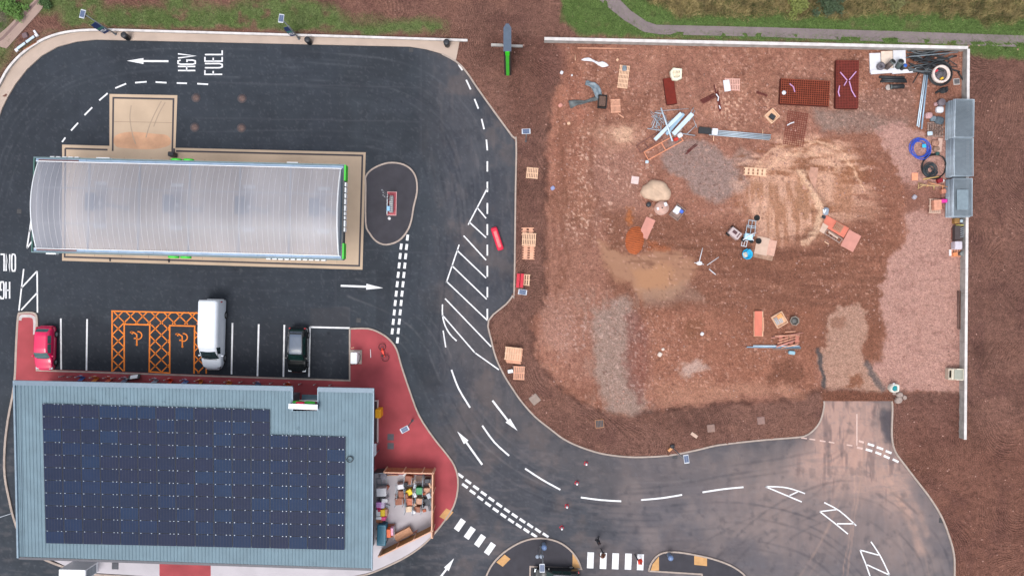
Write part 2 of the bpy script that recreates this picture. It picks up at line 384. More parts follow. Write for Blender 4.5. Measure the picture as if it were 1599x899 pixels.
hs_ = fbm(ax * .7 + 14 * fbm(ax, ay, 20, 64), ay * 2.6 + 26 * fbm(ax, ay, 36, 65), 24, 67, 4); inH = inS * (1 - inV)
lotc = mix(lotc, ss(.46, .62, hs_) * inH * .75, (198,154,132)); lotc = mix(lotc, ss(.46, .34, hs_) * inH * .65, (130,84,62))
for li, wd_ in (([(1180,262),(1205,235),(1245,222),(1290,226),(1322,246),(1336,275)], 3), ([(1190,275),(1215,250),(1250,240),(1285,246),(1308,268)], 2.2), ([(1300,250),(1318,272),(1330,300)], 2), ([(1262,232),(1300,240),(1330,262),(1348,300)], 2)):
    lotc = mix(lotc, ss(wd_, .4, pd(wx2, wy2, smooth_poly(li, False, 4))) * .6, (216,174,146))
patch([(1300,262),(1330,262),(1338,300),(1322,335),(1296,330)], (146,98,74), .55, 8)
lotc = mix(lotc, ss(8, 3, pd(wx2, wy2, arc)) * .95, (206,168,142)); 
patch([(1248,272),(1262,300),(1270,330),(1262,350),(1240,320)], (150,108,84), .7, 5)
patch([(905,200),(1000,190),(1005,228),(960,240)], (178,136,116), .5, 12)
patch([(955,200),(980,195),(992,205),(985,225),(960,222)], (205,165,140), .8, 6, wx2, wy2)
patch([(1300,330),(1350,310),(1375,325),(1360,350),(1320,345)], (170,128,108), .5, 10)
# grey gravel streaks
patch([(925,480),(985,462),(1000,500),(985,560),(1000,610),(1010,640),(985,655),(960,640),(935,610),(930,540)], (146,122,112), .9, 9)
stv = fbm(ax * 3, ay * .8, 20, 66); lotc = mix(lotc, ss(.5, .7, stv) * ss(20, -10, sd(ax, ay, [(900,460),(1010,460),(1015,640),(930,640)], 40)) * .35, (150,128,118))
patch([(975,490),(1005,490),(1012,570),(1000,640),(980,600)], (118,74,66), .6, 7)
patch([(845,470),(880,460),(900,520),(880,560),(850,540)], (166,128,116), .4, 14)
patch([(1005,480),(1280,480),(1275,600),(1020,620)], (140,92,74), .55, 15)
patch([(1065,500),(1095,495),(1100,525),(1070,530)], (118,78,60), .6, 8)
patch([(1060,570),(1095,562),(1105,578),(1070,588)], (178,152,142), .8, 6)
patch([(1020,595),(1240,600),(1260,620),(1030,630)], (166,122,102), .5, 10)
patch([(1215,555),(1245,560),(1250,600),(1200,605)], (112,74,60), .8, 8)
# puddle
PUD = [(934,378),(955,388),(990,398),(1030,392),(1062,394),(1084,402),(1092,414),(1082,432),(1070,450),(1050,466),(1005,470),(990,456),(984,442),(960,436),(945,412)]
patch(PUD, (152,112,90), 1.0, 8, wx2, wy2, 0.06)
patch([(985,420),(1050,410),(1060,455),(1000,462)], (170,124,92), .6, 10, wx, wy, 0.06)
patch([(1000,455),(1075,440),(1100,470),(1010,480)], (138,112,100), .5, 8, wx2, wy2, .4)
for li in ([(945,388),(975,380),(1040,384),(1110,392)], [(1000,372),(1060,378),(1100,388)], [(985,405),(1020,412)]):
    lotc = mix(lotc, ss(3.5, 1, pd(wx2, wy2, li)) * .5, (112,76,60))
hz = fbm(ax * .5, ay * 4.0, 22, 101, 3); inB = ss(10, -10, sd(wx, wy, [(980,360),(1290,362),(1400,300),(1410,400),(1330,470),(1150,470),(1090,430),(1000,395)], 40))
lotc = mix(lotc, ss(.5, .66, hz) * inB * .4, (150,104,86)); lotc = mix(lotc, ss(.48, .36, hz) * inB * .4, (104,68,56))
def speck(region, c, dens, sz=2.3, soft=14, a=.8, seed=0):
    global lotc
    m = ss(soft, -soft, sd(wx, wy, region, 60)); v = vn(ax, ay, sz, 111 + seed); lotc = mix(lotc, m * ss(dens, dens + .12, v) * a * ss(.35, .6, fbm(ax, ay, 26, 112 + seed)), c)
ALL = [(860,70),(1500,75),(1500,600),(900,620),(830,540)]
speck(ALL, (196,152,136), .80, 2.4, 4, .55); speck(ALL, (96,62,54), .80, 3.0, 4, .5, 4)
speck([(905,185),(1030,200),(1020,340),(980,380),(880,380),(880,280)], (206,168,150), .70, 2.6, 16, .8, 1)
speck([(905,75),(1500,80),(1440,180),(1200,200),(1000,180),(900,140)], (204,160,142), .74, 2.6, 10, .7, 2)
speck([(850,450),(990,460),(1010,500),(1020,640),(940,650),(840,560)], (190,160,150), .74, 2.6, 24, .6, 3)
speck([(1000,480),(1260,480),(1260,600),(1020,620)], (198,152,134), .80, 2.6, 12, .7, 5)
speck([(1300,330),(1420,290),(1420,520),(1350,560),(1290,480)], (206,164,146), .82, 2.6, 12, .8, 6)
speck([(1120,140),(1200,150),(1200,205),(1120,200)], (220,176,152), .66, 3.0, 14, .8, 7)
lotc = mix(lotc, ss(20, -20, sd(wx, wy, [(870,230),(900,120),(890,330),(870,440),(856,400)], 40)) * ss(.45, .6, fbm(ax * 3.5, ay * .4, 20, 121)) * .45, (112,74,62))
# rust run-off
patch([(978,328),(990,326),(990,345),(982,352)], (168,98,58), .7, 4, wx2, wy2)
patch([(1010,375),(1050,382),(1045,392),(1008,388)], (150,86,58), .6, 4, wx2, wy2)
# pink gravel at right
PG = [(1368,205),(1395,190),(1430,205),(1475,215),(1505,215),(1505,614),(1372,614),(1350,590),(1352,575),(1372,560),(1385,520),(1374,480),(1378,440),(1392,402),(1418,376),(1414,335),(1440,320),(1430,300),(1410,285),(1398,255)]
patch(PG, (172,132,121), .95, 4, wx2, wy2)
lotc = mix(lotc, ss(.55, .75, fbm(ax, ay, 12, 71)) * .4 * ss(5, -5, sd(wx2, wy2, PG, 20)), (138,100,92))
patch([(1412,285),(1475,290),(1475,330),(1418,330)], (128,88,76), .8, 7, wx2, wy2)
patch([(1350,500),(1380,500),(1378,560),(1352,570)], (124,82,66), .8, 6, wx2, wy2)
# packed drive into the lot
DR = [(1290,492),(1312,478),(1340,474),(1352,486),(1353,512),(1345,545),(1352,570),(1378,600),(1388,612),(1288,612),(1284,585),(1276,556),(1290,540),(1288,515)]
patch(DR, (164,128,112), .95, 4, wx2, wy2)
lotc = mix(lotc, ss(5, 1, np.abs(pd(wx2, wy2, [(1279,548),(1280,565),(1286,585),(1286,606)]))) * .85, (74,70,72))
lotc = mix(lotc, ss(7, 1, np.abs(pd(wx2, wy2, [(1352,566),(1362,585),(1380,606)]))) * .75, (92,84,84))
patch([(1330,585),(1345,583),(1352,600),(1318,606)], (128,86,68), .9, 4, wx2, wy2)
patch([(1296,500),(1318,488),(1322,510),(1300,516)], (132,92,76), .6, 4, wx2, wy2)
# tracks made by machines on the lot
for i, (li, wd, c, a) in enumerate([([(868,120),(880,240),(882,400),(868,480)], 3, (108,70,56), .5), ([(930,90),(925,200),(930,300),(922,380)], 5, (110,72,58), .5), ([(1100,400),(1200,415),(1300,420),(1400,380)], 14, (118,78,62), .5), ([(1120,440),(1250,470),(1330,450)], 6, (104,68,56), .4), ([(1210,390),(1270,400),(1360,420)], 3, (100,66,54), .5), ([(905,110),(905,250)], 3, (160,104,86), .5)]):
    q = pd(wx, wy, li); lotc = mix(lotc, ss(wd, wd * .3, q) * a * (.4 + .6 * n2), c)
lotc = lotc * np.array([1.12, 1.13, 1.13])
C = C * (1 - inl[:, None]) + lotc * inl[:, None]
rough = np.where(inl > .5, rough * .85, 1.0)
C = mix(C, ss(7, 0, np.abs(L_)) * ss(1290, 1270, ax) * ss(80, 110, ay) * .55 * ss(.35, .6, n2), (84, 58, 52))
C = mix(C, ss(4, -2, sd(wx2, wy2, [(1283,611),(1388,611),(1394,628),(1380,632),(1285,630)], 20)) * .9, (128, 84, 68))
patch2 = [([(840,66),(880,72),(878,110),(850,150),(842,110)], (120,82,74), .5), ([(1390,630),(1500,620),(1500,700),(1410,700)], (118,78,70), .3), ([(770,60),(850,60),(850,200),(810,210)], (116,80,70), .5)]
for p_, c_, a_ in patch2: C = mix(C, ss(8, -8, sd(wx, wy, p_, 40)) * a_, c_)
# grass, top left and top right
gl = sd(wx, wy, [(-400,-400),(690,-400),(705,20),(700,56),(560,52),(170,46),(110,55),(60,60),(20,90),(-20,140),(-400,200)], 60)
bare = np.zeros(len(px))
for p_ in ([(150,-10),(260,-10),(250,10),(160,14)], [(280,-10),(420,-8),(350,12),(300,8)], [(450,-20),(720,-20),(715,45),(660,30),(560,28),(520,12)], [(30,20),(90,15),(110,50),(60,62),(25,80),(5,110)]):
    bare = np.maximum(bare, ss(14, -10, sd(wx, wy, p_, 40)))
bare = np.maximum(bare, ss(9, 3, np.abs(pd(wx2, wy2, [(5,120),(30,88),(60,64),(95,50),(130,44),(400,52),(560,54)]))) * .75)
bare = np.maximum(bare, ss(.53, .72, fbm(ax, ay, 22, 80)) * .8)
grassc = np.tile(np.array([[112., 126, 80]]), (len(px), 1)); grassc = mix(grassc, ss(.4, .7, fbm(ax, ay, 14, 81)) * .6, (92, 112, 62)); grassc = mix(grassc, ss(.5, .8, n3) * .5, (116, 122, 78))
gm = ss(6, -6, gl) * (1 - bare)
GR = [(868,-400),(935,-400),(2600,-400),(2600,90),(1600,92),(1513,86),(1513,73),(1000,58),(905,54),(880,35)]
gr = ss(5, -4, sd(wx2, wy2, GR, 40)); gm = np.maximum(gm, gr * (1 - .35 * ss(.6, .8, fbm(ax, ay, 20, 83))))
dry = ss(6, -8, sd(wx, wy, [(1000,-400),(2600,-400),(2600,40),(1600,32),(1400,26),(1200,24),(1060,24),(1010,5)], 40))
grassc = mix(grassc, gr * .6, (88, 116, 58))
grassc = mix(grassc, dry * .9, (150, 136, 92)); grassc = mix(grassc, dry * ss(.5, .65, n2) * .8, (92, 98, 58)); grassc = mix(grassc, dry * ss(.5, .7, n3) * .5, (158, 138, 96))
grassc = mix(grassc, np.where(far_, 1., 0) , (84, 100, 60))
gm = np.where(far_ & (dA > 0), 1, gm)
C = C * (1 - gm[:, None]) + grassc * gm[:, None]
tlc = ss(4, -4, sd(wx2, wy2, [(-60,-60),(50,-60),(2,52),(-60,110)], 40)); C = mix(C, tlc * .8, (104, 92, 84)); C = mix(C, tlc * ss(.5, .6, n2) * .8, (78, 104, 52))
GRASSM = gm * (1 - .7 * tlc); DRYM = dry; PXs, PYs, ZT = px, py, z
TERR = grid_mesh('ground', ((PX - CX) * S), (-(PY - CY) * S), z.reshape(PX.shape), {'Col': lin(np.clip(C, 0, 255)) * K * .86, 'rough': np.clip(rough, 0.03, 1), 'wavy': np.clip((1 - inl) * (1 - gm) * ss(.35, .6, fbm(ax, ay, 45, 131)), 0, 1)}, ground_mat('soil', 'soil'))
_gx, _gy, _Z = gx, gy, z.reshape(PX.shape)
def gz(x, y):
    i = int(np.clip(np.searchsorted(_gx, x), 0, len(_gx) - 1)); j = int(np.clip(np.searchsorted(_gy, y), 0, len(_gy) - 1)); return float(_Z[j, i])

# ------------------------------------------------------------------ asphalt sheet
gx = np.concatenate([np.linspace(-300, -32, 20), np.arange(-30, 1510, 1.9)]); gy = np.concatenate([np.arange(50, 935, 1.9), np.linspace(937, 1400, 20)])
PX, PY = np.meshgrid(gx, gy); px = PX.ravel(); py = PY.ravel()
dA = sd(px, py, ASPH, 30)
wx = px + (fbm(px, py, 40, 1) - .5) * 40; wy = py + (fbm(px, py, 40, 2) - .5) * 40
A = np.tile(np.array([[69., 75, 83]]), (len(px), 1))
A = mix(A, ss(.4, .7, fbm(px, py, 110, 3)) * .6, (57, 61, 68)); A = mix(A, ss(.5, .75, fbm(px, py, 30, 5)) * .35, (80, 85, 95))
east = ss(640, 720, wx); A = mix(A, east * .6, (98, 97, 104)); A = mix(A, east * ss(.5, .7, fbm(px, py, 36, 6)) * .5, (116, 104, 102))
A = mix(A, east * ss(.5, .7, fbm(px, py, 50, 26)) * .5, (66, 70, 80))
se = ss(650, 740, wy) * ss(900, 1020, wx); A = mix(A, se * .7, (124, 117, 122)); A = mix(A, se * ss(.45, .7, fbm(px, py, 45, 7)) * .6, (150, 136, 134))
A = mix(A, ss(60, 5, pd(wx, wy, [(720,500),(800,650),(940,745),(1100,740),(1200,720)])) * .28, (126, 112, 108))
A = mix(A, ss(30, 5, pd(wx, wy, [(900,885),(1050,855),(1150,862)])) * .3, (110, 100, 102))
A = mix(A, ss(12, -6, sd(wx, wy, [(20,500),(545,520),(545,595),(20,590)], 30)) * .7, (56, 60, 68))
A = mix(A, ss(10, -2, sd(px, py, [(524,120),(524,480),(546,480),(546,505),(30,470),(30,600),(-40,600),(-40,80),(524,80)], 30)) * .35, (58, 64, 74))
# clay dust at the mouth of the drive
DUST = [(1292,626),(1386,626),(1384,690),(1400,720),(1410,790),(1340,770),(1290,760),(1250,740),(1265,690)]
dd = ss(36, -18, sd(wx, wy, DUST, 60)); st = fbm(px * 3.2, py * .45, 22, 9)
A = mix(A, ss(60, -30, sd(wx, wy, [(1220,700),(1400,700),(1455,800),(1440,870),(1240,860),(1120,790)], 70)) * (.3 + .5 * st), (168, 146, 140)); A = mix(A, dd * (.5 + .5 * st), (208, 170, 156)); A = mix(A, ss(6, -8, sd(wx, wy, [(1290,626),(1368,626),(1362,690),(1340,740),(1290,735),(1272,690)], 40)) * .75, (208, 168, 154))
A = mix(A, dd * ss(.55, .7, st) * .5, (110, 96, 98))
A = mix(A, ss(5, -4, sd(wx * .5 + px * .5, py, [(1376,640),(1393,640),(1393,690),(1384,690),(1374,660)], 30)) * .7, (76, 74, 82))
for li, wd, a in (([(1345,700),(1342,760),(1330,840),(1318,930)], 2.2, .5), ([(1336,700),(1334,780),(1324,850),(1308,930)], 1.8, .45), ([(1375,740),(1400,775),(1425,820),(1440,860)], 12, .55), ([(1400,740),(1430,790),(1448,830)], 8, .4), ([(1372,640),(1376,700),(1395,760)], 3, .4), ([(1330,640),(1310,760),(1290,830)], 5, .25)):
    A = mix(A, ss(wd, wd * .2, pd(px * .7 + wx * .3, py * .7 + wy * .3, li)) * a * (.4 + .8 * fbm(px, py, 10, 15)), (212, 172, 154))
# tyre arcs
def arcs(line, offs, wd, a, c=(44, 48, 58)):
    global A
    line = smooth_poly(line, False, 5); p = np.array(line); d = np.gradient(p, axis=0); d /= np.linalg.norm(d, axis=1)[:, None] + 1e-9; nn = np.stack([-d[:, 1], d[:, 0]], 1)
    for o_ in offs: A = mix(A, ss(wd * 1.3, 0, np.abs(pd(px, py, p + nn * (o_ + rnd.uniform(-2, 2))) + (vn(px, py, 7, 55) - .5) * 1.6)) * a * rnd.uniform(.3, .8) * ss(.35, .7, fbm(px, py, 50, int(abs(o_)) + 3)), c)
arcs([(400,125),(540,124),(630,150),(690,205),(722,280),(735,370)], (-14, -8, 0, 9, 17, 26), 2.2, .5)
arcs([(380,185),(520,190),(620,205),(672,250),(690,320)], (-6, 3, 14), 2.0, .4)
arcs([(-20,300),(40,190),(140,115),(300,95),(450,103)], (-8, 0, 10, 22), 2.5, .35, (84, 90, 102))
arcs([(652,250),(668,330),(664,440),(655,560),(690,660),(760,750),(870,806),(1000,822),(1150,815),(1280,850),(1370,940)], (-30,-18,-10,0,12,24,38), 2.4, .4)
arcs([(690,520),(745,640),(850,732),(980,762),(1150,738),(1250,722),(1310,700),(1330,640)], (-12, 0, 10), 2.4, .35)
arcs([(1050,900),(1150,840),(1240,800),(1300,750),(1345,660)], (-20, -6, 8), 2.2, .3)
arcs([(1120,930),(1220,830),(1340,790),(1430,860),(1450,930)], (-40,-26,-12, 0, 14), 2.4, .35)
arcs([(640,890),(700,840),(800,790),(900,800),(1000,850)], (-8, 6), 2.0, .25)
arcs([(100,440),(300,455),(470,462),(600,470)], (-8, 6, 16), 2.2, .3, (84, 88, 98))
sk = fbm(px * 1.2, py * 4.5, 26, 141, 4); A = mix(A, ss(.5, .7, sk) * ss(650, 720, py) * .28, (140, 128, 128)); sk2 = fbm(px * 4.5, py * 1.0, 26, 142, 4); A = mix(A, ss(.5, .7, sk2) * east * ss(700, 640, py) * .25, (128, 118, 118))
A = mix(A, ss(.72, .9, vn(px, py, 2.2, 143)) * .22, (130, 128, 134)); A = mix(A, ss(.6, .8, fbm(px, py, 12, 144)) * .2, (50, 54, 64))

# pale scuffs, oil drips in the bays and pale dust fanning out of the drive
arcs([(-20,330),(20,215),(90,135),(200,103),(330,98),(520,105),(640,125),(715,185),(742,260),(748,380),(740,470)], (-22,-12,-4,6,13,24,34), 1.8, .5, (112,114,120))
arcs([(300,215),(480,212),(600,222),(655,260),(668,330)], (-8,2,12), 1.6, .4, (104,106,114))
arcs([(540,470),(640,520),(690,620),(760,710),(860,770),(1000,792),(1150,780),(1260,760)], (-40,-26,-8,8,22), 1.8, .5, (140,134,136))
arcs([(330,440),(470,436),(600,430)], (-14,-5,6,16), 1.8, .4, (100,102,110))
arcs([(1335,690),(1330,760),(1290,850),(1240,930)], (-26,-14,-3,8,20), 2.0, .9, (176,150,140)); arcs([(1350,690),(1380,760),(1420,840),(1440,930)], (-16,-6,6,16), 2.2, .9, (170,148,140)); arcs([(1320,690),(1270,740),(1180,765),(1060,775)], (-10,0,10), 2.2, .7, (160,142,136))
for i in range(46):
    x_ = rnd.choice([75, 116, 155, 213, 284, 383, 424, 464, 515]) + rnd.uniform(-6, 6) if i < 22 else rnd.uniform(20, 700); y_ = rnd.uniform(505, 572) if i < 22 else rnd.uniform(80, 470)
    A = mix(A, ss(rnd.uniform(1.6, 4), .5, np.hypot(px - x_, py - y_)) * rnd.uniform(.25, .6), (38, 40, 46) if i % 3 else (98, 98, 102))
for q_ in ([(310,240),(420,243),(418,262),(308,258)], [(440,70),(500,71),(499,92),(439,90)], [(588,425),(610,425),(609,520),(587,520)], [(640,560),(668,556),(690,600),(664,606)]): A = mix(A, ss(1.2, -.8, sd(px, py, q_, 20)) * .28, (50, 53, 60))
# paving joints
for li in ([(657,70),(657,240)], [(524,380),(524,480),(546,480),(546,512)], [(300,128),(655,137)], [(300,184),(655,190)], [(571,390),(730,398)]):
    A = mix(A, ss(1.6, .3, pd(px, py, li)) * .35, (96, 96, 104))
A = mix(A, ss(1.5, -1, sd(px, py, [(524,480),(546,480),(546,512),(484,510),(484,482)], 20)) * .45, (84, 82, 86))
keep = dA < 14
grid_mesh('road', ((PX - CX) * S), (-(PY - CY) * S), np.zeros(PX.shape), {'Col': lin(np.clip(A, 0, 255)) * K * .76}, ground_mat('asphalt', 'asphalt'), keep.reshape(PX.shape))
# ------------------------------------------------------------------ flat surfaces, kerbs, markings
def PXY(pts, z=0.0): return [W(x, y, z)[:2] for x, y in pts]
WHITE = M('white_marking', (236, 236, 239), .75, var=.14, scale=2.2)
ORANGE = M('orange_marking', (240, 132, 36), .75, var=.14, scale=2.5)
m_kerb = M('kerb_concrete', (176, 160, 150), .85, var=.14, scale=2.5, bump=.3)
m_beige = M('beige_concrete', (190, 170, 156), .85, var=.10, scale=.5, bump=.3, bscale=30)
m_slab = M('forecourt_concrete', (196, 172, 148), .85, var=.10, scale=.35, bump=.2, bscale=30)
m_channel = M('channel_drain', (58, 52, 58), .6)
m_red = M('red_tarmac', (168, 72, 78), .9, var=.2, scale=.45, bump=.4, bscale=40)
m_white_slab = M('pale_concrete', (196, 190, 196), .85, var=.08, scale=.5, bump=.2)
m_dark = M('dark_asphalt', (62, 60, 67), .9, var=.14, scale=1.2, bump=.4, bscale=30)
m_buff = M('buff_tactile', (206, 158, 104), .85, var=.1, scale=3, bump=.3)
m_path = M('path_asphalt', (134, 120, 122), .9, var=.1, scale=.8, bump=.3, bscale=20)
m_wall = M('wall_concrete', (172, 168, 164), .85, var=.28, scale=1.6, bump=.4, bscale=12)
m_walltop = M('wall_coping', (218, 212, 210), .8, var=.16, scale=1.6)

kerb = MB()
KH = 0.135
def kline(pts, closed=False, wd=0.15, h=KH): kerb.strip(PXY(pts, h), wd, -0.02, h, closed=closed)
kr1 = smooth_poly(ASPH_R[2:], False, 3)
kline(kr1 + [(1287, 626)]); kline(smooth_poly(ASPH_R2, False, 3))
# forecourt slab and tanker slab (flush concrete with channel drains)
fc = MB(); fc.prism(PXY([(97,226),(171,228),(171,147),(277,149),(274,231),(571,238),(566,421),(97,407)]), -.05, .004); struct(fc, 'forecourt', m_slab)
ch = MB()
for pts in ([(102,232),(168,234)], [(102,232),(101,401),(561,415),(566,243),(275,236)], [(176,236),(177,153),(271,155),(269,238)], [(272,232),(272,240)], [(172,402),(172,408)], [(264,404),(264,410)]):
    ch.strip(PXY(pts), .17, .0, .008)
struct(ch, 'channel_drain', m_channel)
pv = MB()
for k in range(11):
    x = 110 + k * 42
    if x < 560: pv.strip(PXY([(x, 243 + (x-100)*.027), (x - 4, 399 + (x-100)*.027)]), .03, .004, .0075)
pv.strip(PXY([(176,190),(271,192)]), .04, .004, .0075)
struct(pv, 'slab_joint', M('slab_joint', (150, 130, 112), .9))
# tyre scuffs on the tanker slab
sc = MB()
for a in ([(205,165),(203,185),(207,210),(212,225)], [(252,158),(243,175),(234,195),(228,215)], [(258,160),(248,178),(240,198)]):
    sc.strip(PXY(smooth_poly(a, False, 4)), .10, .004, .007)
sc2 = MB(); sc2.prism(PXY(smooth_poly([(180,212),(205,206),(240,209),(262,212),(266,226),(240,233),(200,232),(180,228)], True, 3)), .0, .0065); struct(sc2, 'rust_stain', M('rust_stain', (206, 160, 128), .9, var=.2, scale=.8))
struct(sc, 'tyre_mark', M('tyre_mark', (168, 148, 130), .9, var=.1))

# oval island
OV = smooth_poly([(571,290),(571,276),(580,265),(596,257),(612,254),(630,257),(643,266),(650,280),(651,300),(646,322),(642,345),(635,362),(622,376),(603,382),(588,377),(577,364),(571,348)], True, 3)
isl = MB(); isl.prism(PXY(OV, .1), -.02, .10); struct(isl, 'traffic_island', m_dark); kline(OV, True)
# red paving with its kerb
RP = [(28,492),(38,489),(52,489),(58,493),(57,520),(57,576),(546,593)] + smooth_poly([(548,513),(575,514),(594,521),(608,531),(618,545),(626,572),(638,608),(653,648),(675,682),(695,708),(708,726),(714,748),(712,775),(702,800),(678,832)], False, 3) + [(583,870),(560,800),(60,800),(24,640),(24,560)]
rp = MB(); rp.prism(PXY(RP, .12), -.02, .12); struct(rp, 'pavement', m_red)
kline([(57,520),(57,578),(546,594),(546,513)]); kline(smooth_poly([(546,513),(575,513),(594,520),(608,530),(619,545),(627,572),(639,608),(654,648),(676,682),(696,707),(709,726),(715,748),(713,775),(703,800),(678,833),(655,855),(625,874),(583,893),(560,899),(530,905)], False, 3))
kline(smooth_poly([(57,520),(57,498),(54,490),(44,488),(33,489),(28,494),(25,540),(22,600),(12,655),(7,700),(7,742),(14,780),(22,812),(36,845),(60,868),(100,885),(150,897),(300,903)], False, 3), wd=.2)
lw = MB(); lw.strip(PXY(smooth_poly([(54,522),(54,500),(50,494),(41,493),(33,494),(31,500)], False, 3), .13), .30, .12, .126); struct(lw, 'kerb_edging', M('edging', (196, 188, 188), .8))
# pale yard slab and service strip
ys = MB(); ys.prism(PXY([(560,738),(674,742),(676,830)] + smooth_poly([(676,834),(655,853),(625,872),(583,891),(560,897)], False, 3) + [(530,903),(300,903),(150,894),(100,882),(70,868),(60,850),(560,850)], .125), -.02, .126); struct(ys, 'service_yard', m_white_slab)
rp2 = MB(); rp2.prism(PXY([(249,860),(329,860),(329,905),(249,905)], .13), .0, .132); struct(rp2, 'paving_strip', m_red)
# channel islands near the bottom edge
I1 = smooth_poly([(757,905),(766,885),(780,868),(800,853),(822,843),(845,840),(870,845),(889,857),(902,873),(908,888)], False, 3)
i1 = MB(); i1.prism(PXY(I1 + [(828,884),(826,990),(757,990)], .1), -.02, .1); struct(i1, 'traffic_island', m_dark)
kline(I1 + [(828,884),(826,960)])
I2 = smooth_poly([(1013,891),(1017,879),(1027,867),(1040,862),(1060,862),(1085,866),(1112,872),(1140,882),(1160,895),(1172,910)], False, 3)
i2 = MB(); i2.prism(PXY(I2 + [(1172,960),(1110,960),(1096,896)], .1), -.02, .1); struct(i2, 'traffic_island', m_dark)
kline([(1110,960),(1096,896),(1013,891)] + I2)
tp = MB()
for q in ([(894,860),(903,873),(906,886),(894,886)], [(788,865),(797,872),(785,884),(775,877)], [(1016,890),(1019,880),(1029,868),(1029,890)], [(1084,867),(1104,869),(1104,883),(1084,881)], [(697,793),(708,799),(697,812),(686,806)]):
    tp.prism(PXY(q, .11), .05, .128)
struct(tp, 'tactile_paving', m_buff)
# footway along the low wall, top left
FW_out = [(-70,300),(-70,185)] + smooth_poly([(-10,152),(0,132),(12,110),(32,88),(60,68),(90,56),(125,50),(170,49),(400,55),(560,59),(718,63)], False, 3) + [(712,94)]
FW_in = [(690,84),(665,77),(640,73),(400,67.5),(150,62),(120,65),(90,73),(65,87),(42,108),(24,131),(12,151),(3,169),(-3,186),(-20,300)]
fw = MB(); fw.prism(PXY(FW_out + FW_in, .12), -.3, .12); struct(fw, 'footway', m_beige)
fp = MB(); fp.prism(PXY(FOOTPATH, .95), .7, .95); struct(fp, 'footpath', m_path)
tl = MB(); tl.prism(PXY([(0,52),(10,44),(56,-2),(60,-60),(140,-60),(78,-2),(62,18),(10,76),(2,74),(-8,70),(-60,120),(-90,100)], .45), .1, .45); struct(tl, 'walkway', M('walkway', (166, 142, 132), .9, var=.1, scale=.6, bump=.3))
tl = MB(); tl.strip(PXY([(-60,98),(4,60),(62,-2),(110,-55)], .45), .25, .4, .462); struct(tl, 'walkway_channel', M('walkway2', (132, 108, 104), .9))
struct(kerb, 'kerb', m_kerb)

# ------------------------------------------------------------------ painted markings
wm = MB(); om = MB(); ZM = .0045
def seg(a, b, wd=2.0, mb=None): (mb or wm).strip(PXY([a, b]), wd * S, ZM, ZM + .0005 * 0)
def pl(pts, wd=2.0, mb=None): (mb or wm).strip(PXY(pts), wd * S, ZM, ZM)
for a, b in [((97,222),(102,215)),((111,204),(122,192)),((132,180),(144,168)),((155,157),(168,146)),((180,138),(197,131)),((211,129.5),(229,128)),((243,128.5),(260,129.5)),((276,130),(292,130.5)),((308,131),(325,132)),
    ((716,101),(722,110)),((728,125),(735,140)),((741,155),(747,170)),((752,186),(756,202)),((759.5,218),(761,235)),((761,252),(761,268)),((761,284),(761,300)),((761,317),(761,334)),((761,350),(761,367)),((761,382),(761,399)),((761,415),(761,432)),((761,448),(761,464)),((761,482),(761,498))]: seg(a, b, 2.4)
for a, b in [((761,294),(731,351)),((745,324),(759,341)),((733,347),(759,371)),((724,368),(759,406)),((717,382),(697,441)),((713,390),(759,434)),((705,414),(760,467)),((697,439),(761,500)),((695,466),(767,541)),((692,516),(696,542)),((741,550),(779,577)),((691,492),(742,551))]: seg(a, b)
pl(smooth_poly([(691,475),(691,492),(695,508),(703,522),(713,532)], False, 3)); 
for p_ in ([(705,577),(716,606),(734,636)], [(753,664),(772,690),(795,711)], [(820,731),(846,748),(875,764)], [(907,776),(938,780),(970,782)], [(1001,780),(1034,777),(1065,772)], [(1097,768),(1130,763),(1161,760)]): pl(smooth_poly(p_, False, 3), 2.6)
pl(smooth_poly([(1195,759),(1222,760),(1240,764),(1257,770)], False, 3)); seg((1195,759),(1252,783)); seg((1233,773),(1246,767))
pl(smooth_poly([(1287,784),(1311,797),(1337,820)], False, 3)); pl([(1280,798),(1302,815),(1324,833)]); seg((1280,798),(1306,795)); seg((1307,817),(1334,817))
pl(smooth_poly([(1360,845),(1375,868),(1389,897)], False, 3)); pl([(1343,858),(1352,880),(1360,903)]); seg((1343,858),(1372,866)); seg((1354,881),(1389,897))
pl(smooth_poly([(1395,910),(1402,935),(1406,960)], False, 3)); pl([(1362,915),(1368,960)])
m_faded = M('faded_marking', (212, 182, 172), .8, var=.12, scale=4)
fm = MB()
for a, b in [((1251,683),(1260,684.3)),((1264,685),(1273,686.2)),((1280,687.5),(1289,689)),((1294,689.6),(1303,691)),((1322,694),(1331,695.5)),((1338,695),(1338,646))]: seg(a, b, 2.0, fm)
for a, b in [((1341,688),(1349,690.5)),((1338,698),(1347,700))]: seg(a, b, 3.2, fm)
struct(fm, 'faded_marking', m_faded)
for a, b in [((1355,692.5),(1365,695.5)),((1369,697.5),(1379,701)),((1383,703.5),(1392,707)),((1352,701),(1362,704)),((1367,705.5),(1376,709)),((1380,711),(1389,715)),((1394,716.5),(1403,721))]: seg(a, b, 3.4)
for k in range(12):
    t = k / 11.0
    if True: x = 636.3 - 15.6 * t; y = 371 + 160 * t; seg((x + .6, y - 4.6), (x - .6, y + 4.6), 4.0)
    x = 626.3 - 13.6 * t; y = 385 + 132 * t
for k in range(10):
    t = k / 9.0; x = 626.3 - 13.7 * t; y = 385 + 132 * t; seg((x + .6, y - 4.6), (x - .6, y + 4.6), 4.0)
ga = np.array([719, 742.]); gb = np.array([852, 835.])
for row, (p0, p1, n) in enumerate([((719,742),(852,835),12), ((726,758),(834,835),10)]):
    for k in range(n):
        t = k / (n - 1); x = p0[0] + (p1[0] - p0[0]) * t; y = p0[1] + (p1[1] - p0[1]) * t - 3.5 * math.sin(math.pi * (1 - t)) * (-1)
        seg((x - 4.3, y - 3), (x + 4.3, y + 3), 4.0)
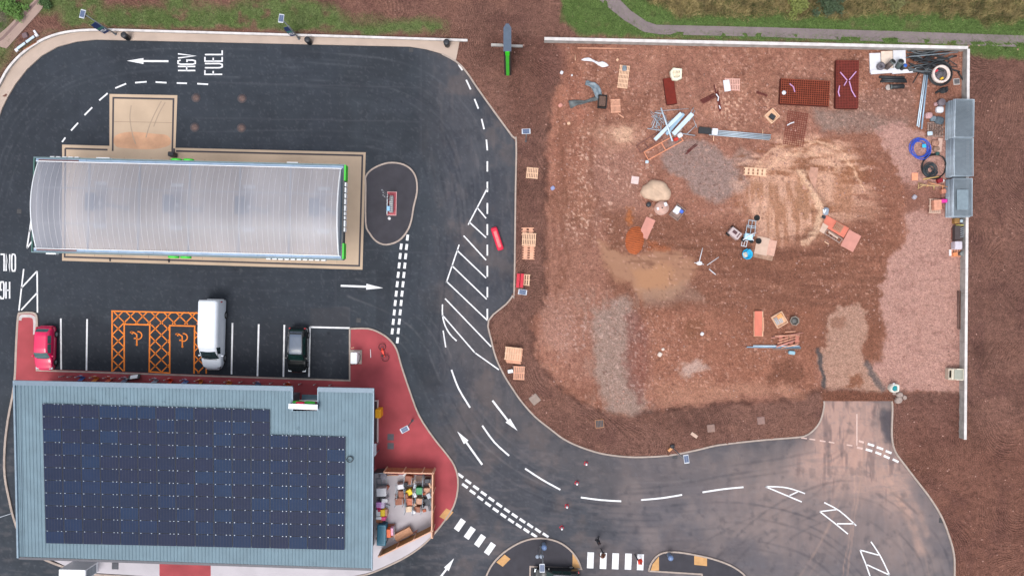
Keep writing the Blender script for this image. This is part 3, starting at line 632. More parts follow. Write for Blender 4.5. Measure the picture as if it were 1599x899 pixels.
for cx, cy in [(922,874),(942,875),(961,875.5),(981,876),(1000,877)]: pl([(cx + .5, cy - 12.5), (cx - .5, cy + 12.5)], 10.2)
for cx, cy in [(718,819),(733.5,831.5),(749.5,843.5),(765,856)]: pl([(cx + 5.6, cy - 8), (cx - 5.6, cy + 8)], 9.2)
for a, b in [((95,497),(95.5,577)),((136,498),(135,578)),((363,504),(361.5,584)),((404,506),(402,587)),((444,507),(442.5,588)),((484,510),(482.5,588)),((484,510.5),(546,512))]: seg(a, b, 2.6)
def arrow(tail, head, tip, hw=4.6, sw=3.0):
    tail, head, tip = map(lambda p: np.array(p, float), (tail, head, tip)); d = (tip - tail) / np.linalg.norm(tip - tail); n = np.array([-d[1], d[0]])
    pts = [tail - n * sw / 2, head - n * sw / 2, head - n * hw, tip, head + n * hw, head + n * sw / 2, tail + n * sw / 2]
    v = [(*W(p[0], p[1])[:2], ZM) for p in pts]; wm.add(v, [list(range(7))])
arrow((263,96),(224,95.7),(198,95.3)); arrow((532,446),(572,447.5),(598,449.5)); arrow((769,625),(793,656),(808,672)); arrow((753,725),(728,690),(714,673)); arrow((682,908),(697,888),(709,871))
for a, b in [((50,335),(42,388)),((42,388),(52,374)),((46,362),(52,350)),((37,420),(29.5,485)),((58,423),(58.5,488)),((33,450),(58,423)),((33,484),(58,457))]: seg(a, b, 2.2)
GL = {'H': [[(0,0),(0,1)],[(1,0),(1,1)],[(0,.5),(1,.5)]], 'G': [[(1,.85),(.8,1),(.2,1),(0,.85),(0,.15),(.2,0),(.8,0),(1,.15),(1,.48),(.5,.48)]], 'V': [[(0,1),(.5,0),(1,1)]], 'F': [[(0,0),(0,1),(1,1)],[(0,.52),(.8,.52)]],
  'U': [[(0,1),(0,.15),(.2,0),(.8,0),(1,.15),(1,1)]], 'E': [[(1,0),(0,0),(0,1),(1,1)],[(0,.52),(.8,.52)]], 'L': [[(0,1),(0,0),(1,0)]], 'O': [[(.2,0),(0,.15),(0,.85),(.2,1),(.8,1),(1,.85),(1,.15),(.8,0),(.2,0)]], 'N': [[(0,0),(0,1),(1,0),(1,1)]], 'Y': [[(0,1),(.5,.5),(1,1)],[(.5,.5),(.5,0)]]}
def text(s, ox, oy, ux, uy, vx, vy, lw_=6.4, gap=3.4, wd=2.2):
    # origin, unit of text direction u, unit of letter-up v (photo pixels)
    for i, c in enumerate(s):
        o0 = i * (lw_ + gap)
        for st_ in GL[c]: pl([(ox + ux * (o0 + a * lw_) + vx * b, oy + uy * (o0 + a * lw_) + vy * b) for a, b in st_], wd)
text('HGV', 305, 110.5, 0, -1, -27, 0); text('FUEL', 347, 116.5, 0, -1, -27, 0, 6.6, 3.7)
text('ONLY', 24, 397, -1, 0, 0, 26, 5.6, 3.2); text('HGV', 15, 440, -1, 0, 0, 26, 5.6, 3.2)
struct(wm, 'road_marking', WHITE)
def clipseg(a, b, rc):
    x0, y0, x1, y1 = rc; dx = b[0] - a[0]; dy = b[1] - a[1]; t0, t1 = 0., 1.
    for p, q in ((-dx, a[0] - x0), (dx, x1 - a[0]), (-dy, a[1] - y0), (dy, y1 - a[1])):
        if abs(p) < 1e-9:
            if q < 0: return None
        else:
            r_ = q / p
            if p < 0: t0 = max(t0, r_)
            else: t1 = min(t1, r_)
    if t0 >= t1 - .02: return None
    return ((a[0] + dx * t0, a[1] + dy * t0), (a[0] + dx * t1, a[1] + dy * t1))
def zcross(rc, z):
    for k in range(-30, 60):
        for sg in (1, -1):
            c = 184.5 * sg * -1 + 513 + 19.3 * k
            s_ = clipseg((100, 100 * sg + c), (400, 400 * sg + c), rc)
            if s_: om.strip(PXY(s_), 1.8 * S, z, z)
for rc in ((175,487,322,506),(175,506,194,579),(234,507,265,580),(303,509,322,582)): zcross(rc, ZM)
for p_ in ([(175,580),(175,485.5),(322,489),(322,583)], [(194,579),(194,506),(234,507),(233,580),(265,582),(265,508),(304,509),(303,583)]): om.strip(PXY(p_), 2.2 * S, ZM + .003, ZM + .003)
for cx, cy in ((213,525),(284,528)):
    th_ = [R(a) for a in range(-100, 140, 20)]
    om.strip(PXY([(cx + 2.5 + 6 * math.cos(t), cy - 1.5 + 6 * math.sin(t)) for t in th_]), 1.8 * S, ZM, ZM)
    for p_ in ([(cx + .8, cy + 12), (cx + .5, cy - 3), (cx - 5, cy - 6.5), (cx - 10, cy - 6.5)], [(cx + .5, cy + 3), (cx - 4, cy + 3)], [(cx - 8, cy - 8), (cx - 6, cy - 3.5)]): om.strip(PXY(p_), 2.0 * S, ZM + .002, ZM + .002)
    om.lathe([(1.7 * S, 0), (1.7 * S, .001)], *W(cx + .8, cy + 13)[:2], ZM + .003, n=12)
struct(om, 'bay_marking', ORANGE)

# ------------------------------------------------------------------ walls
def wall(name, pts, h, wd, label, seg_len=2.4, z0=-.1, cop=.08, w2=None):
    t = thing(name, label, 'wall', pts[0][0], pts[0][1], 0)
    o0 = Vector(W(*pts[0], 0)); body = MB(); top = MB(); Q = [Vector(W(p[0], p[1], h)) for p in pts]
    for a, b in zip(Q[:-1], Q[1:]):
        d = b - a; L = d.length; n = max(1, round(L / seg_len)); ang = math.atan2(d.y, d.x)
        for i in range(n):
            c = a + d * ((i + .5) / n) - o0; l = L / n
            body.box(c.x, c.y, (h - cop + z0) / 2, l - .025, wd, h - cop - z0, ang)
            top.box(c.x, c.y, h - cop / 2 + .002, l - .012, w2 or wd + .05, cop, ang)
    body.build('wall_block', m_wall, t); top.build('coping', m_walltop, t); return t
wall('retaining_wall', [(850,60.5),(1512,74.5)], 1.0, .24, 'long pale concrete block retaining wall on the north side of the building site')
wall('retaining_wall', [(1512.5,76.5),(1507.5,686)], 1.0, .20, 'pale concrete retaining wall down the east side of the building site')
wall('low_wall', smooth_poly([(-30,190),(-10,146),(0,128),(12,107),(32,85),(60,65),(90,53),(125,47.5),(170,46.5)], False, 3) + [(400,53),(560,57.5),(730,63)], .42, .16, 'low white topped concrete wall curving round the forecourt', 2.4, -.1, .06)
# ------------------------------------------------------------------ the canopy over the pumps
TILT = -1.4
m_steel = M('grey_steel', (150, 158, 168), .45, .6, var=.08)
m_pale_steel = M('pale_steel', (206, 212, 222), .5, .2, var=.06)
m_bluegut = M('gutter_blue', (150, 174, 200), .5, .1, var=.12, scale=1.2)
m_green = M('bright_green', (70, 205, 60), .45, var=.04)
m_whitep = M('white_paint', (242, 244, 248), .4, var=.03)
m_darkp = M('dark_plastic', (44, 46, 52), .5, var=.1)
m_black = M('black_plastic', (26, 28, 32), .45, var=.1)
def canopy():
    zc = 5.5; c = W(294, 325.5, 0); kz = S * (1 - zc / H)
    Ln = 486 * kz; Wd = 149 * kz
    cc = W(294, 325.5, zc)
    t = bpy.data.objects.new('canopy', None); COL.objects.link(t); t.location = (cc[0], cc[1], 0); t.rotation_euler = (0, 0, R(TILT))
    tag(t, 'long forecourt canopy with translucent ribbed barrel roof and blue gutters', 'canopy')
    # barrel roof: pale polycarbonate, see-through
    pm = bpy.data.materials.new('polycarbonate'); pm.use_nodes = True; nt_ = pm.node_tree; b = nt_.nodes['Principled BSDF']
    tc = nt_.nodes.new('ShaderNodeTexCoord'); wv = nt_.nodes.new('ShaderNodeTexNoise'); wv.inputs['Scale'].default_value = .35; wv.inputs['Detail'].default_value = 5
    mp = nt_.nodes.new('ShaderNodeMapping'); mp.inputs['Scale'].default_value = (.8, .3, .3); nt_.links.new(tc.outputs['Object'], mp.inputs[0]); nt_.links.new(mp.outputs[0], wv.inputs['Vector'])
    cr = nt_.nodes.new('ShaderNodeValToRGB'); cr.color_ramp.elements[0].position = .3; cr.color_ramp.elements[1].position = .72
    cr.color_ramp.elements[0].color = (*(lin((146, 148, 158)) * .82), 1); cr.color_ramp.elements[1].color = (*(lin((176, 177, 187)) * .84), 1)
    nt_.links.new(wv.outputs[0], cr.inputs[0]); nt_.links.new(cr.outputs[0], b.inputs['Base Color'])
    b.inputs['Alpha'].default_value = .66; b.inputs['Specular IOR Level'].default_value = .3; b.inputs['Roughness'].default_value = .3
    rise = 1.0; x0 = -Ln / 2 + .45; x1 = Ln / 2 - .38; hw = Wd / 2 - .42
    def arch(v): return (v * hw, zc + .05 + rise * (1 - v * v))
    nv = 24; mb = MB(); vs = []; xs = np.linspace(x0, x1, 60)
    for x in xs:
        for i in range(nv + 1): y, z = arch(-1 + 2 * i / nv); vs.append((x, y, z))
    n1_ = nv + 1
    mb.add(vs, [(a * n1_ + i, (a + 1) * n1_ + i, (a + 1) * n1_ + i + 1, a * n1_ + i + 1) for a in range(59) for i in range(nv)], smooth=True)
    mb.build('barrel_roof', pm, t)
    m_rib = M('rib_aluminium', (216, 214, 222), .4, .1, var=.05)
    n = 54
    for k in range(n):
        x = x0 + (x1 - x0) * k / (n - 1); rb = MB(); pts = [(x, *arch(-1 + 2 * i / nv)) for i in range(nv + 1)]
        end = k in (0, n - 1)
        rb.tube([(p[0], p[1], p[2] + .01) for p in pts], .055 if end else .018, 4)
        o = rb.build('rib', m_whitep if end else m_rib, t)
        if end: o['label'] = 'thick white end rib'
    # end gables
    for s, x in ((-1, x0 - .02), (1, x1 + .02)):
        g = MB(); P = [arch(-1 + 2 * i / nv) for i in range(nv + 1)]; g.add([(x, y, z) for y, z in P] + [(x + s * .05, y, z) for y, z in P], [list(range(nv + 1)), list(range(nv + 1, 2 * nv + 2))[::-1]] + [(i, i + 1, nv + 2 + i, nv + 1 + i) for i in range(nv)])
        g.build('gable', m_pale_steel, t)
    # fascias, gutters
    fh = .9
    for s in (-1, 1):
        y = s * (Wd / 2 - .05); g = MB(); g.box(0, y, zc - fh / 2 + .06, Ln, .1, fh); g.build('fascia', M('fascia_grey', (112, 134, 140), .5, .2), t)
        g = MB(); g.box(0, s * (Wd / 2 - .24), zc - .10, Ln - .3, .24, .10)
        for k in range(9): g.box(-Ln / 2 + (k + .5) * Ln / 9, s * (Wd / 2 - .24), zc - .035, .08, .22, .03)
        g.build('gutter', m_bluegut, t)
        g = MB(); g.box(0, s * (hw + .04), zc + .05, x1 - x0 + .3, .06, .16); g.build('gutter_edge', m_whitep, t)
        for k in range(2): g = MB(); g.box(-Ln / 2 + 2.2 + k * .02, s * (Wd / 2 - .26), zc - .02, 3.6, .14, .03); 
        g.build('gutter_cover', M('rust_brown', (122, 92, 92), .7), t)
    for s in (-1, 1):
        g = MB(); g.box(s * (Ln / 2 - .05), 0, zc - fh / 2 + .06, .1, Wd - .2, fh); g.build('end_fascia', M('fascia_dark', (70, 78, 84), .5) if s > 0 else M('fascia_green', (74, 116, 108), .5), t)
        g = MB(); g.box(s * (Ln / 2 - .26), 0, zc - .12, .2, Wd - .5, .06); g.build('end_gutter', M('slate_metal', (92, 108, 122), .5, .3), t)
    for y in (Wd / 2 - .75, -Wd / 2 + .8): g = MB(); g.box(Ln / 2 + .03, y, zc - .4, .14, 1.4, 1.0); g.build('green_panel', m_green, t)
    y = Wd / 2 - 1.6; r2 = random.Random(3)
    for k in range(9):
        l = r2.uniform(.26, .62); g = MB(); g.box(Ln / 2 + .06, y - l / 2, zc - .35, .14, l, .6); g.build('raised_letter', m_whitep, t); y -= l + .1
    for sx, sy, l in ((-.39, 1, 3.), (-.44, -1, .9), (.33, 1, 1.0), (.36, -1, 5.6), (-.28, 1, 1.2)):
        g = MB()
        if l > 2:
            for k in range(int(l / .55)): g.box(sx * Ln + k * .55 - l / 2, sy * (Wd / 2 + .05), zc - .35, .38, .12, .5)
        else: g.box(sx * Ln, sy * (Wd / 2 + .05), zc - .35, l, .14, .5)
        g.build('raised_letter', m_whitep, t)
    for sy in (1, -1):
        for dx in (-.55, .55):
            g = MB(); g.lathe([(.48, 0), (.5, .03), (.5, .15), (.4, .2)], n=20); o = g.build('logo_disc', m_green, t, (-Ln * .01 + dx, sy * (Wd / 2), zc - .3)); o.rotation_euler = (R(-90 * sy), 0, 0); o.scale = (1, .7, 1)
            o.location.x += -.47 if sy > 0 else -.5
    # frame under the roof and the columns
    fr = MB()
    for x in np.linspace(x0, x1, 7): fr.box(x, 0, zc - .12, .12, 2 * hw, .18)
    for y in (-1.6, 1.6): fr.box(0, y, zc - .12, x1 - x0, .1, .16)
    fr.build('frame', m_pale_steel, t)
    for px_ in (157, 275, 385, 500):
        x = (px_ - 294) * S * .95; g = MB(); g.box(x, .3, zc / 2 - .1, .3, .3, zc - .2); g.build('column', m_pale_steel, t)
        for y in (-1.8, 2.1): g = MB(); g.box(x, y, zc - .25, 1.1, .3, .08); g.build('light_fitting', m_whitep, t)
    return t
canopy()
def pump(px_, py_, lab, first=None):
    t = thing('fuel_pump', lab, 'fuel pump', px_, py_, 0.004, TILT, 'fuel pumps under the canopy')
    isl = MB(); isl.rbox(0, 0, .07, 1.3, 4.2, .15, .4); isl.build('plinth', m_kerb, t)
    b = MB(); b.rbox(0, 0, .95, .6, 1.15, 1.6, .08); b.build('cabinet', M('pump_blue_grey', (120, 140, 160), .4), t)
    b = MB(); b.rbox(0, 0, 1.86, .95, 1.7, .22, .08); b.build('hood', M('hood_slate', (56, 84, 110), .4), t)
    for s in (-1, 1): b = MB(); b.box(s * .31, 0, 1.3, .02, .7, .45); b.build('screen', m_black, t)
    for s in (-1, 1):
        b = MB(); b.tube([(s * .33, .4, 1.5), (s * .42, .45, 1.2), (s * .45, .5, .6), (s * .4, .5, .9), (s * .33, .5, 1.1)], .02, 5); b.build('hose', m_black, t)
    return t
for i, (x, l) in enumerate([(157, 'fuel pump under the canopy, at the rounded west end'), (275, 'fuel pump under the canopy, second from the west end'), (385, 'fuel pump under the canopy, third from the west end'), (498, 'fuel pump under the canopy, nearest the green east end')]): pump(x, 318 + (x - 157) * .024, l)

# ------------------------------------------------------------------ the shop
ZN, ZS = 5.6, 4.4
rc_ = [Vector(W(22,594,ZN)), Vector(W(584,606,ZN)), Vector(W(581.5,888,ZS)), Vector(W(28.5,870,ZS))]
def roofz(px_, py_):
    t = (py_ - (594 + (px_ - 22) * .0214)) / (277 + (px_ - 22) * .009); return ZN + (ZS - ZN) * t
def RW(px_, py_, dz=0.0): z = roofz(px_, py_); return Vector(W(px_, py_, z)) + Vector((0, 0, dz))
shop = bpy.data.objects.new('shop_building', None); COL.objects.link(shop)
tag(shop, 'filling station shop with blue grey ribbed metal roof covered in solar panels', 'building')
shop.location = W(300, 735, 0); so_ = Vector(shop.location)
m_roof = M('roof_metal', (108, 132, 145), .65, .0, var=.10, scale=.8)
m_gut = M('roof_gutter', (112, 130, 146), .45, .2, var=.08)
m_clad = M('wall_cladding', (96, 104, 112), .5, .1)
def build_roof():
    mb = MB(); v = []; f = []; n = 102; xs_r = []
    for i in range(n):
        for k, (fx, dz) in enumerate(((0, 0), (.62, 0), (.74, .045), (.90, .045))):
            x = 22.5 + (i + fx) * 561.0 / n
            for e in (457.0, 497.0):
                if abs(x - e) < .9: x = e
            xs_r.append((x, dz))
    xs_r.append((583.5, 0))
    for x, dz in xs_r:
        k = (x - 22) / 562; y0 = 594.5 + (x - 22) * .0214 + 6; y1 = 870 + (x - 28) * .0325 - 1.5
        dx = lambda y: (6.5 * (1 - k) - 2.5 * k) * (y - y0) / (y1 - y0)
        v += [RW(x + dx(y), y, dz) - so_ for y in (y0, 641.0, y1)]
    for i in range(len(xs_r) - 1):
        xm = (xs_r[i][0] + xs_r[i + 1][0]) / 2
        if not (457 < xm < 497): f.append((3 * i, 3 * i + 1, 3 * i + 4, 3 * i + 3))
        f.append((3 * i + 1, 3 * i + 2, 3 * i + 5, 3 * i + 4))
    mb.add(v, f); mb.build('roof', m_roof, shop)
    # gutters, verge trims
    g = MB()
    def beam(a, b, wd, h, dz): 
        A = RW(*a) - so_; B = RW(*b) - so_; d = B - A; ang = math.atan2(d.y, d.x); c = (A + B) / 2; L = d.length
        g.box(c.x, c.y, c.z + dz, L, wd, h, rz=0) if False else g.add(*_bm(A, B, wd, h, dz))
    def _bm(A, B, wd, h, dz):
        d = (B - A); n_ = Vector((-d.y, d.x, 0)).normalized() * wd / 2; up_ = Vector((0, 0, h / 2)); o_ = Vector((0, 0, dz))
        vs = [p + s * n_ + q * up_ + o_ for p in (A, B) for q in (-1, 1) for s in (-1, 1)]
        return vs, [(0, 1, 3, 2), (4, 6, 7, 5), (0, 4, 5, 1), (2, 3, 7, 6), (1, 5, 7, 3), (0, 2, 6, 4)]
    beam((22,597),(457,606.2),.42,.34,-.02); g.build('gutter', m_gut, shop); g = MB(); beam((497,607.5),(584,609.3),.42,.34,-.02); g.build('gutter', m_gut, shop)
    for q_ in (((22.8,594),(29,870),.16,.3,0), ((583.6,606),(581,888),.10,.3,0), ((457,604),(457,641),.10,.3,0), ((497,605),(497,641),.10,.3,0)):
        g = MB(); beam(*q_); g.build('verge_trim', M('verge', (120, 140, 156), .45, .2), shop)
    g = MB(); beam((29,871),(581,888.8),.22,.16,-.10); g.build('lower_gutter', M('gutter_dark', (84, 84, 92), .5, .2), shop)
    g = MB(); beam((32,598),(36,869),.03,.03,.05); g.build('verge_seam', M('verge_seam', (92, 116, 134), .5), shop)
build_roof()
# walls below the overhanging roof
wl = MB(); P = [W(32,612,4.1), W(450,621,4.1), W(450,648,4.1), W(506,649,4.1), W(506,622,4.1), W(574,624,4.1), W(572,872,4.1), W(38,856,4.1)]
wl.prism([(p[0] - so_.x, p[1] - so_.y) for p in P], 0, 4.1); wl.build('wall', m_clad, shop)
dg = MB(); c = Vector(W(478, 648.5, 4.1)) - so_; dg.box(c.x, c.y + .04, 1.2, 2.2, .06, 2.3); dg.build('glass_door', M('dark_glass', (40, 52, 60), .08, .0), shop)
for x in (120, 200, 290, 380):
    c = Vector(W(x, 612 + (x - 32) * .0215, 4.1)) - so_; g = MB(); g.box(c.x, c.y + .03, 1.6, 2.4, .05, 1.6); g.build('window', M('dark_glass', (40, 52, 60), .08), shop)
# solar panels
pmats = [M('solar_cell_%s' % n_, c_, .5, .0, var=.08, scale=1.0) for n_, c_ in (('navy', (27, 42, 70)), ('blue', (27, 45, 76)), ('ink', (27, 39, 66)), ('violet', (31, 40, 67)), ('teal', (27, 48, 79)))]

for q_ in pmats: q_.node_tree.nodes['Principled BSDF'].inputs['Specular IOR Level'].default_value = .12
m_frame = M('panel_frame', (40, 44, 62), .6, .0); m_clamp = M('panel_clamp', (170, 180, 196), .4, .4)
cells = []
for r_ in range(11):
    for c_ in range(16):
        if r_ < 2 and c_ >= 12: continue
        cells.append((r_, c_))
def gxy(r_, c_):
    u = c_ / 16; v = r_ / 11
    return (67 + 473.5 * u + (6 * v) * (1 - u) - 1.5 * v * u, 629.5 + 12.5 * u + (217.5 + -2 * u) * v)
def panel_verts(r_, c_, g=.012, dz=.16):
    q = [gxy(r_ + g, c_ + g), gxy(r_ + g, c_ + 1 - g), gxy(r_ + 1 - g * 1.6, c_ + 1 - g), gxy(r_ + 1 - g * 1.6, c_ + g)]
    return [RW(x, y, dz) - so_ for x, y in q]
def add_panel(mb, r_, c_):
    q = panel_verts(r_, c_); lo = [p - Vector((0, 0, .04)) for p in q]
    mb.add([*lo, *q], [(0, 1, 5, 4), (1, 2, 6, 5), (2, 3, 7, 6), (3, 0, 4, 7), (3, 2, 1, 0), (4, 5, 6, 7)], 1)
    cen = sum(q, Vector()) / 4; inn = [cen + (p - cen) * .975 + Vector((0, 0, .003)) for p in q]
    # three by one strings of cells with hairline gaps
    for k in range(6):
        a0 = k / 6 + .006; a1 = (k + 1) / 6 - .006; ql = [inn[0].lerp(inn[1], a0), inn[0].lerp(inn[1], a1), inn[3].lerp(inn[2], a1), inn[3].lerp(inn[2], a0)]
        mb.add(ql, [(0, 3, 2, 1)], 0)
    for fx in ((.1, .68) if c_ % 3 else (.1, .68, .88)):
        p = q[0].lerp(q[1], fx); mb.box(p.x, p.y, p.z + .012, .07, .06, .03, mi=2)
r3 = random.Random(5); order = sorted(cells, key=lambda c: 0); singles = cells[:100]; rest = cells[100:]
def pmat(r_, c_):
    v = float(vn(np.array([c_ * 1.0]), np.array([r_ * 2.6]), 2.1, 3)[0]) + r3.uniform(-.18, .18); return pmats[min(4, max(0, int(v * 5)))]
for r_, c_ in singles:
    mb = MB(); add_panel(mb, r_, c_); mb.build('solar_panel', [pmat(r_, c_), m_frame, m_clamp], shop)
mb = MB()
for r_, c_ in rest:
    n0 = len(mb.f); add_panel(mb, r_, c_); k = pmats.index(pmat(r_, c_))
    for i in range(n0, len(mb.f)):
        if mb.mi[i] == 0: mb.mi[i] = 3 + k
o = mb.build('solar_panels', [pmats[0], m_frame, m_clamp] + pmats, shop); o['kind'] = 'stuff'; o['label'] = 'lower rows of dark blue solar panels'
# bits on the roof
g = MB(); 
for a, b in (((544,711),(549,717)),): 
    p = RW(547, 716, .1) - so_; g.tube([(p.x + .28 * math.cos(t), p.y + .25 * math.sin(t), p.z + .03 + t * .01) for t in np.linspace(0, 11, 30)], .035, 5)
g.build('cable_coil', m_black, shop)
g = MB()
for x, y in [(148,626),(196,622),(222,627),(256,628),(345,626),(378,630),(466,668),(537,657),(465,671)]:
    p = RW(x, y, .06) - so_; g.tube([(p.x - .15, p.y, p.z), (p.x, p.y + .1, p.z + .03), (p.x + .15, p.y, p.z)], .015, 4)
g.build('cable_loop', M('grey_cable', (100, 118, 132), .5), shop)
# roof sign above the entrance: a box with round emblems on its north face
sg = thing('roof_sign', 'white topped sign box with two green and one red oval over the shop entrance', 'sign', 475, 640, 0)
so2 = Vector(sg.location)
zt = 6.2; A = Vector(W(451.5, 633.8, zt)) - so2; B = Vector(W(495, 635.5, zt)) - so2
d = (B - A); ang = math.atan2(d.y, d.x); c = (A + B) / 2
bx = MB(); bx.box(c.x, c.y, zt - .9 / 2 - .02, d.length, .42, .86, ang); bx.build('sign_box', M('sign_slate', (88, 98, 112), .5), sg)
bx = MB(); bx.box(c.x, c.y, zt, d.length + .1, .46, .06, ang); bx.build('sign_top', m_whitep, sg)
nrm = Vector((-math.sin(ang), math.cos(ang), 0)); tdir = Vector((math.cos(ang), math.sin(ang), 0))
for off, zz_, mt, sx in ((-.62, zt - .62, m_green, .5), (.42, zt - .62, m_green, .5), (-.35, zt - .30, M('sign_red', (222, 36, 76), .5), .4)):
    bx = MB(); bx.lathe([(sx * .96, 0), (sx, .02), (sx, .12), (sx * .9, .16)], n=24); o = bx.build('emblem_oval', mt, sg); o.location = c + nrm * .21 + tdir * off + Vector((0, 0, zz_ - c.z)); o.rotation_euler = (R(-72), 0, ang); o.scale = (1, .42, 1)
# entrance glazing roof line under the sign
ec = thing('entrance_canopy', 'grey glass entrance canopy with a white front edge in the roof notch', 'canopy', 482, 622, 0)
g = MB(); p = Vector(W(484, 620, 3.2)) - Vector(ec.location); g.box(p.x, p.y, 3.2, 1.5, .5, .06, R(TILT)); g.build('glass_top', M('smoky_glass', (84, 108, 122), .15), ec)
g = MB(); g.box(p.x - .12, p.y - .32, 3.22, 1.7, .12, .1, R(TILT)); g.build('front_edge', m_whitep, ec)

# ------------------------------------------------------------------ things against the shop's east and south sides
rl = thing('ramp_wall', 'narrow paved ramp edged by a white rail on the east side of the shop', 'ramp', 588, 657, .12)
g = MB(); g.box(-.05, 0, .12, .36, 3.9, .24); g.build('ramp', M('ramp_mauve', (132, 104, 108), .85), rl)
g = MB(); g.box(.17, 0, .3, .07, 4.0, .6); g.box(0, 2.0, .3, .4, .07, .6); g.build('rail', M('rail_pink_white', (226, 208, 206), .6), rl)
ob = thing('parcel_box', 'bright yellow orange wall cabinet beside the shop ramp', 'cabinet', 594, 642, .12)
g = MB(); g.rbox(0, 0, .75, .50, .82, 1.5, .05); g.build('cabinet', M('yellow_orange', (255, 180, 20), .5, var=.04), ob)
g = MB(); g.box(.26, 0, .8, .02, .6, 1.1); g.build('door', M('orange_door', (240, 160, 20), .5), ob)
aw = thing('awning', 'white angular wall canopy at the end of the shop ramp', 'awning', 588, 700, .12)
g = MB(); g.add([(-.35, .6, 2.0), (-.0, .86, 2.0), (.30, .86, 1.9), (.30, -.15, 1.9), (-.35, -.95, 2.0)], [(0, 4, 3, 2, 1)]); g.add([(-.35, .6, 1.94), (-.0, .86, 1.94), (.30, .86, 1.84), (.30, -.15, 1.84), (-.35, -.95, 1.94)], [(0, 1, 2, 3, 4)]); g.build('sheet', M('awning_white', (214, 216, 226), .5), aw)
for y in (.6, -.1): 
    g = MB(); g.box(.26, y, .95, .05, .05, 1.85); g.build('post', m_steel, aw)
for i, (y, l) in enumerate(((682,'dark square access cover in the red paving, the northern of two'),(696,'dark square access cover in the red paving, the southern of two'))):
    t = thing('access_cover', l, 'cover', 610, y, .121, TILT); g = MB(); g.box(0, 0, .0, .62, .62, .01)
    for k in range(4): g.box(-.22 + k * .15, 0, .008, .05, .5, .008)
    g.build('lid', M('cover_grey', (92, 88, 96), .6, .3), t)
wu = thing('service_unit', 'white box shaped plant unit with grey louvred end south of the shop', 'plant unit', 133, 884, .13, TILT)
g = MB(); g.rbox(0, 0, 1.15, 2.5, 1.05, 2.3, .06); g.build('casing', m_whitep, wu); g = MB()
for k in range(7): g.box(1.26, 0, .5 + k * .25, .03, .8, .16)
g.build('louvre', M('louvre_grey', (130, 140, 150), .5), wu)
sh = thing('shaft_cover', 'small dark square grille set in pale concrete south of the shop', 'grille', 180, 883, .128, TILT)
g = MB(); g.box(0, 0, .02, .62, .62, .04); g.build('frame', M('cover_dark', (58, 60, 70), .6), sh); g = MB()
for k in range(6): g.box(-.22 + k * .09, 0, .045, .03, .54, .012)
g.build('bars', M('bar_grey', (84, 86, 96), .5, .3), sh)
sv = thing('downpipe_guard', 'thin white rail post west of the shop kerb', 'post', 18, 800, 0, 18); g = MB(); g.tube([(-.6, 0, .9), (.65, 0, .9)], .03, 6); g.tube([(-.6, 0, 0), (-.6, 0, .9)], .03, 6); g.build('rail', m_pale_steel, sv)

# air and vacuum machine on its pad
av = thing('air_machine', 'white tyre inflation machine on a pale pad beside the empty bay', 'machine', 557, 557, .12, TILT)
g = MB(); g.box(-.1, 0, .03, 1.2, 1.35, .06); g.build('pad', m_kerb, av)
g = MB(); g.rbox(.0, 0, .75, .62, 1.1, 1.4, .08); g.build('casing', m_whitep, av)
g = MB(); g.tube([(.36, .45, .9), (.42, .2, .5), (.4, -.2, .45), (.36, -.5, .9), (.2, -.6, 1.2)], .03, 6); g.tube([(.1, -.55, 1.46), (-.3, -.65, 1.47)], .03, 6); g.build('hose', m_black, av)
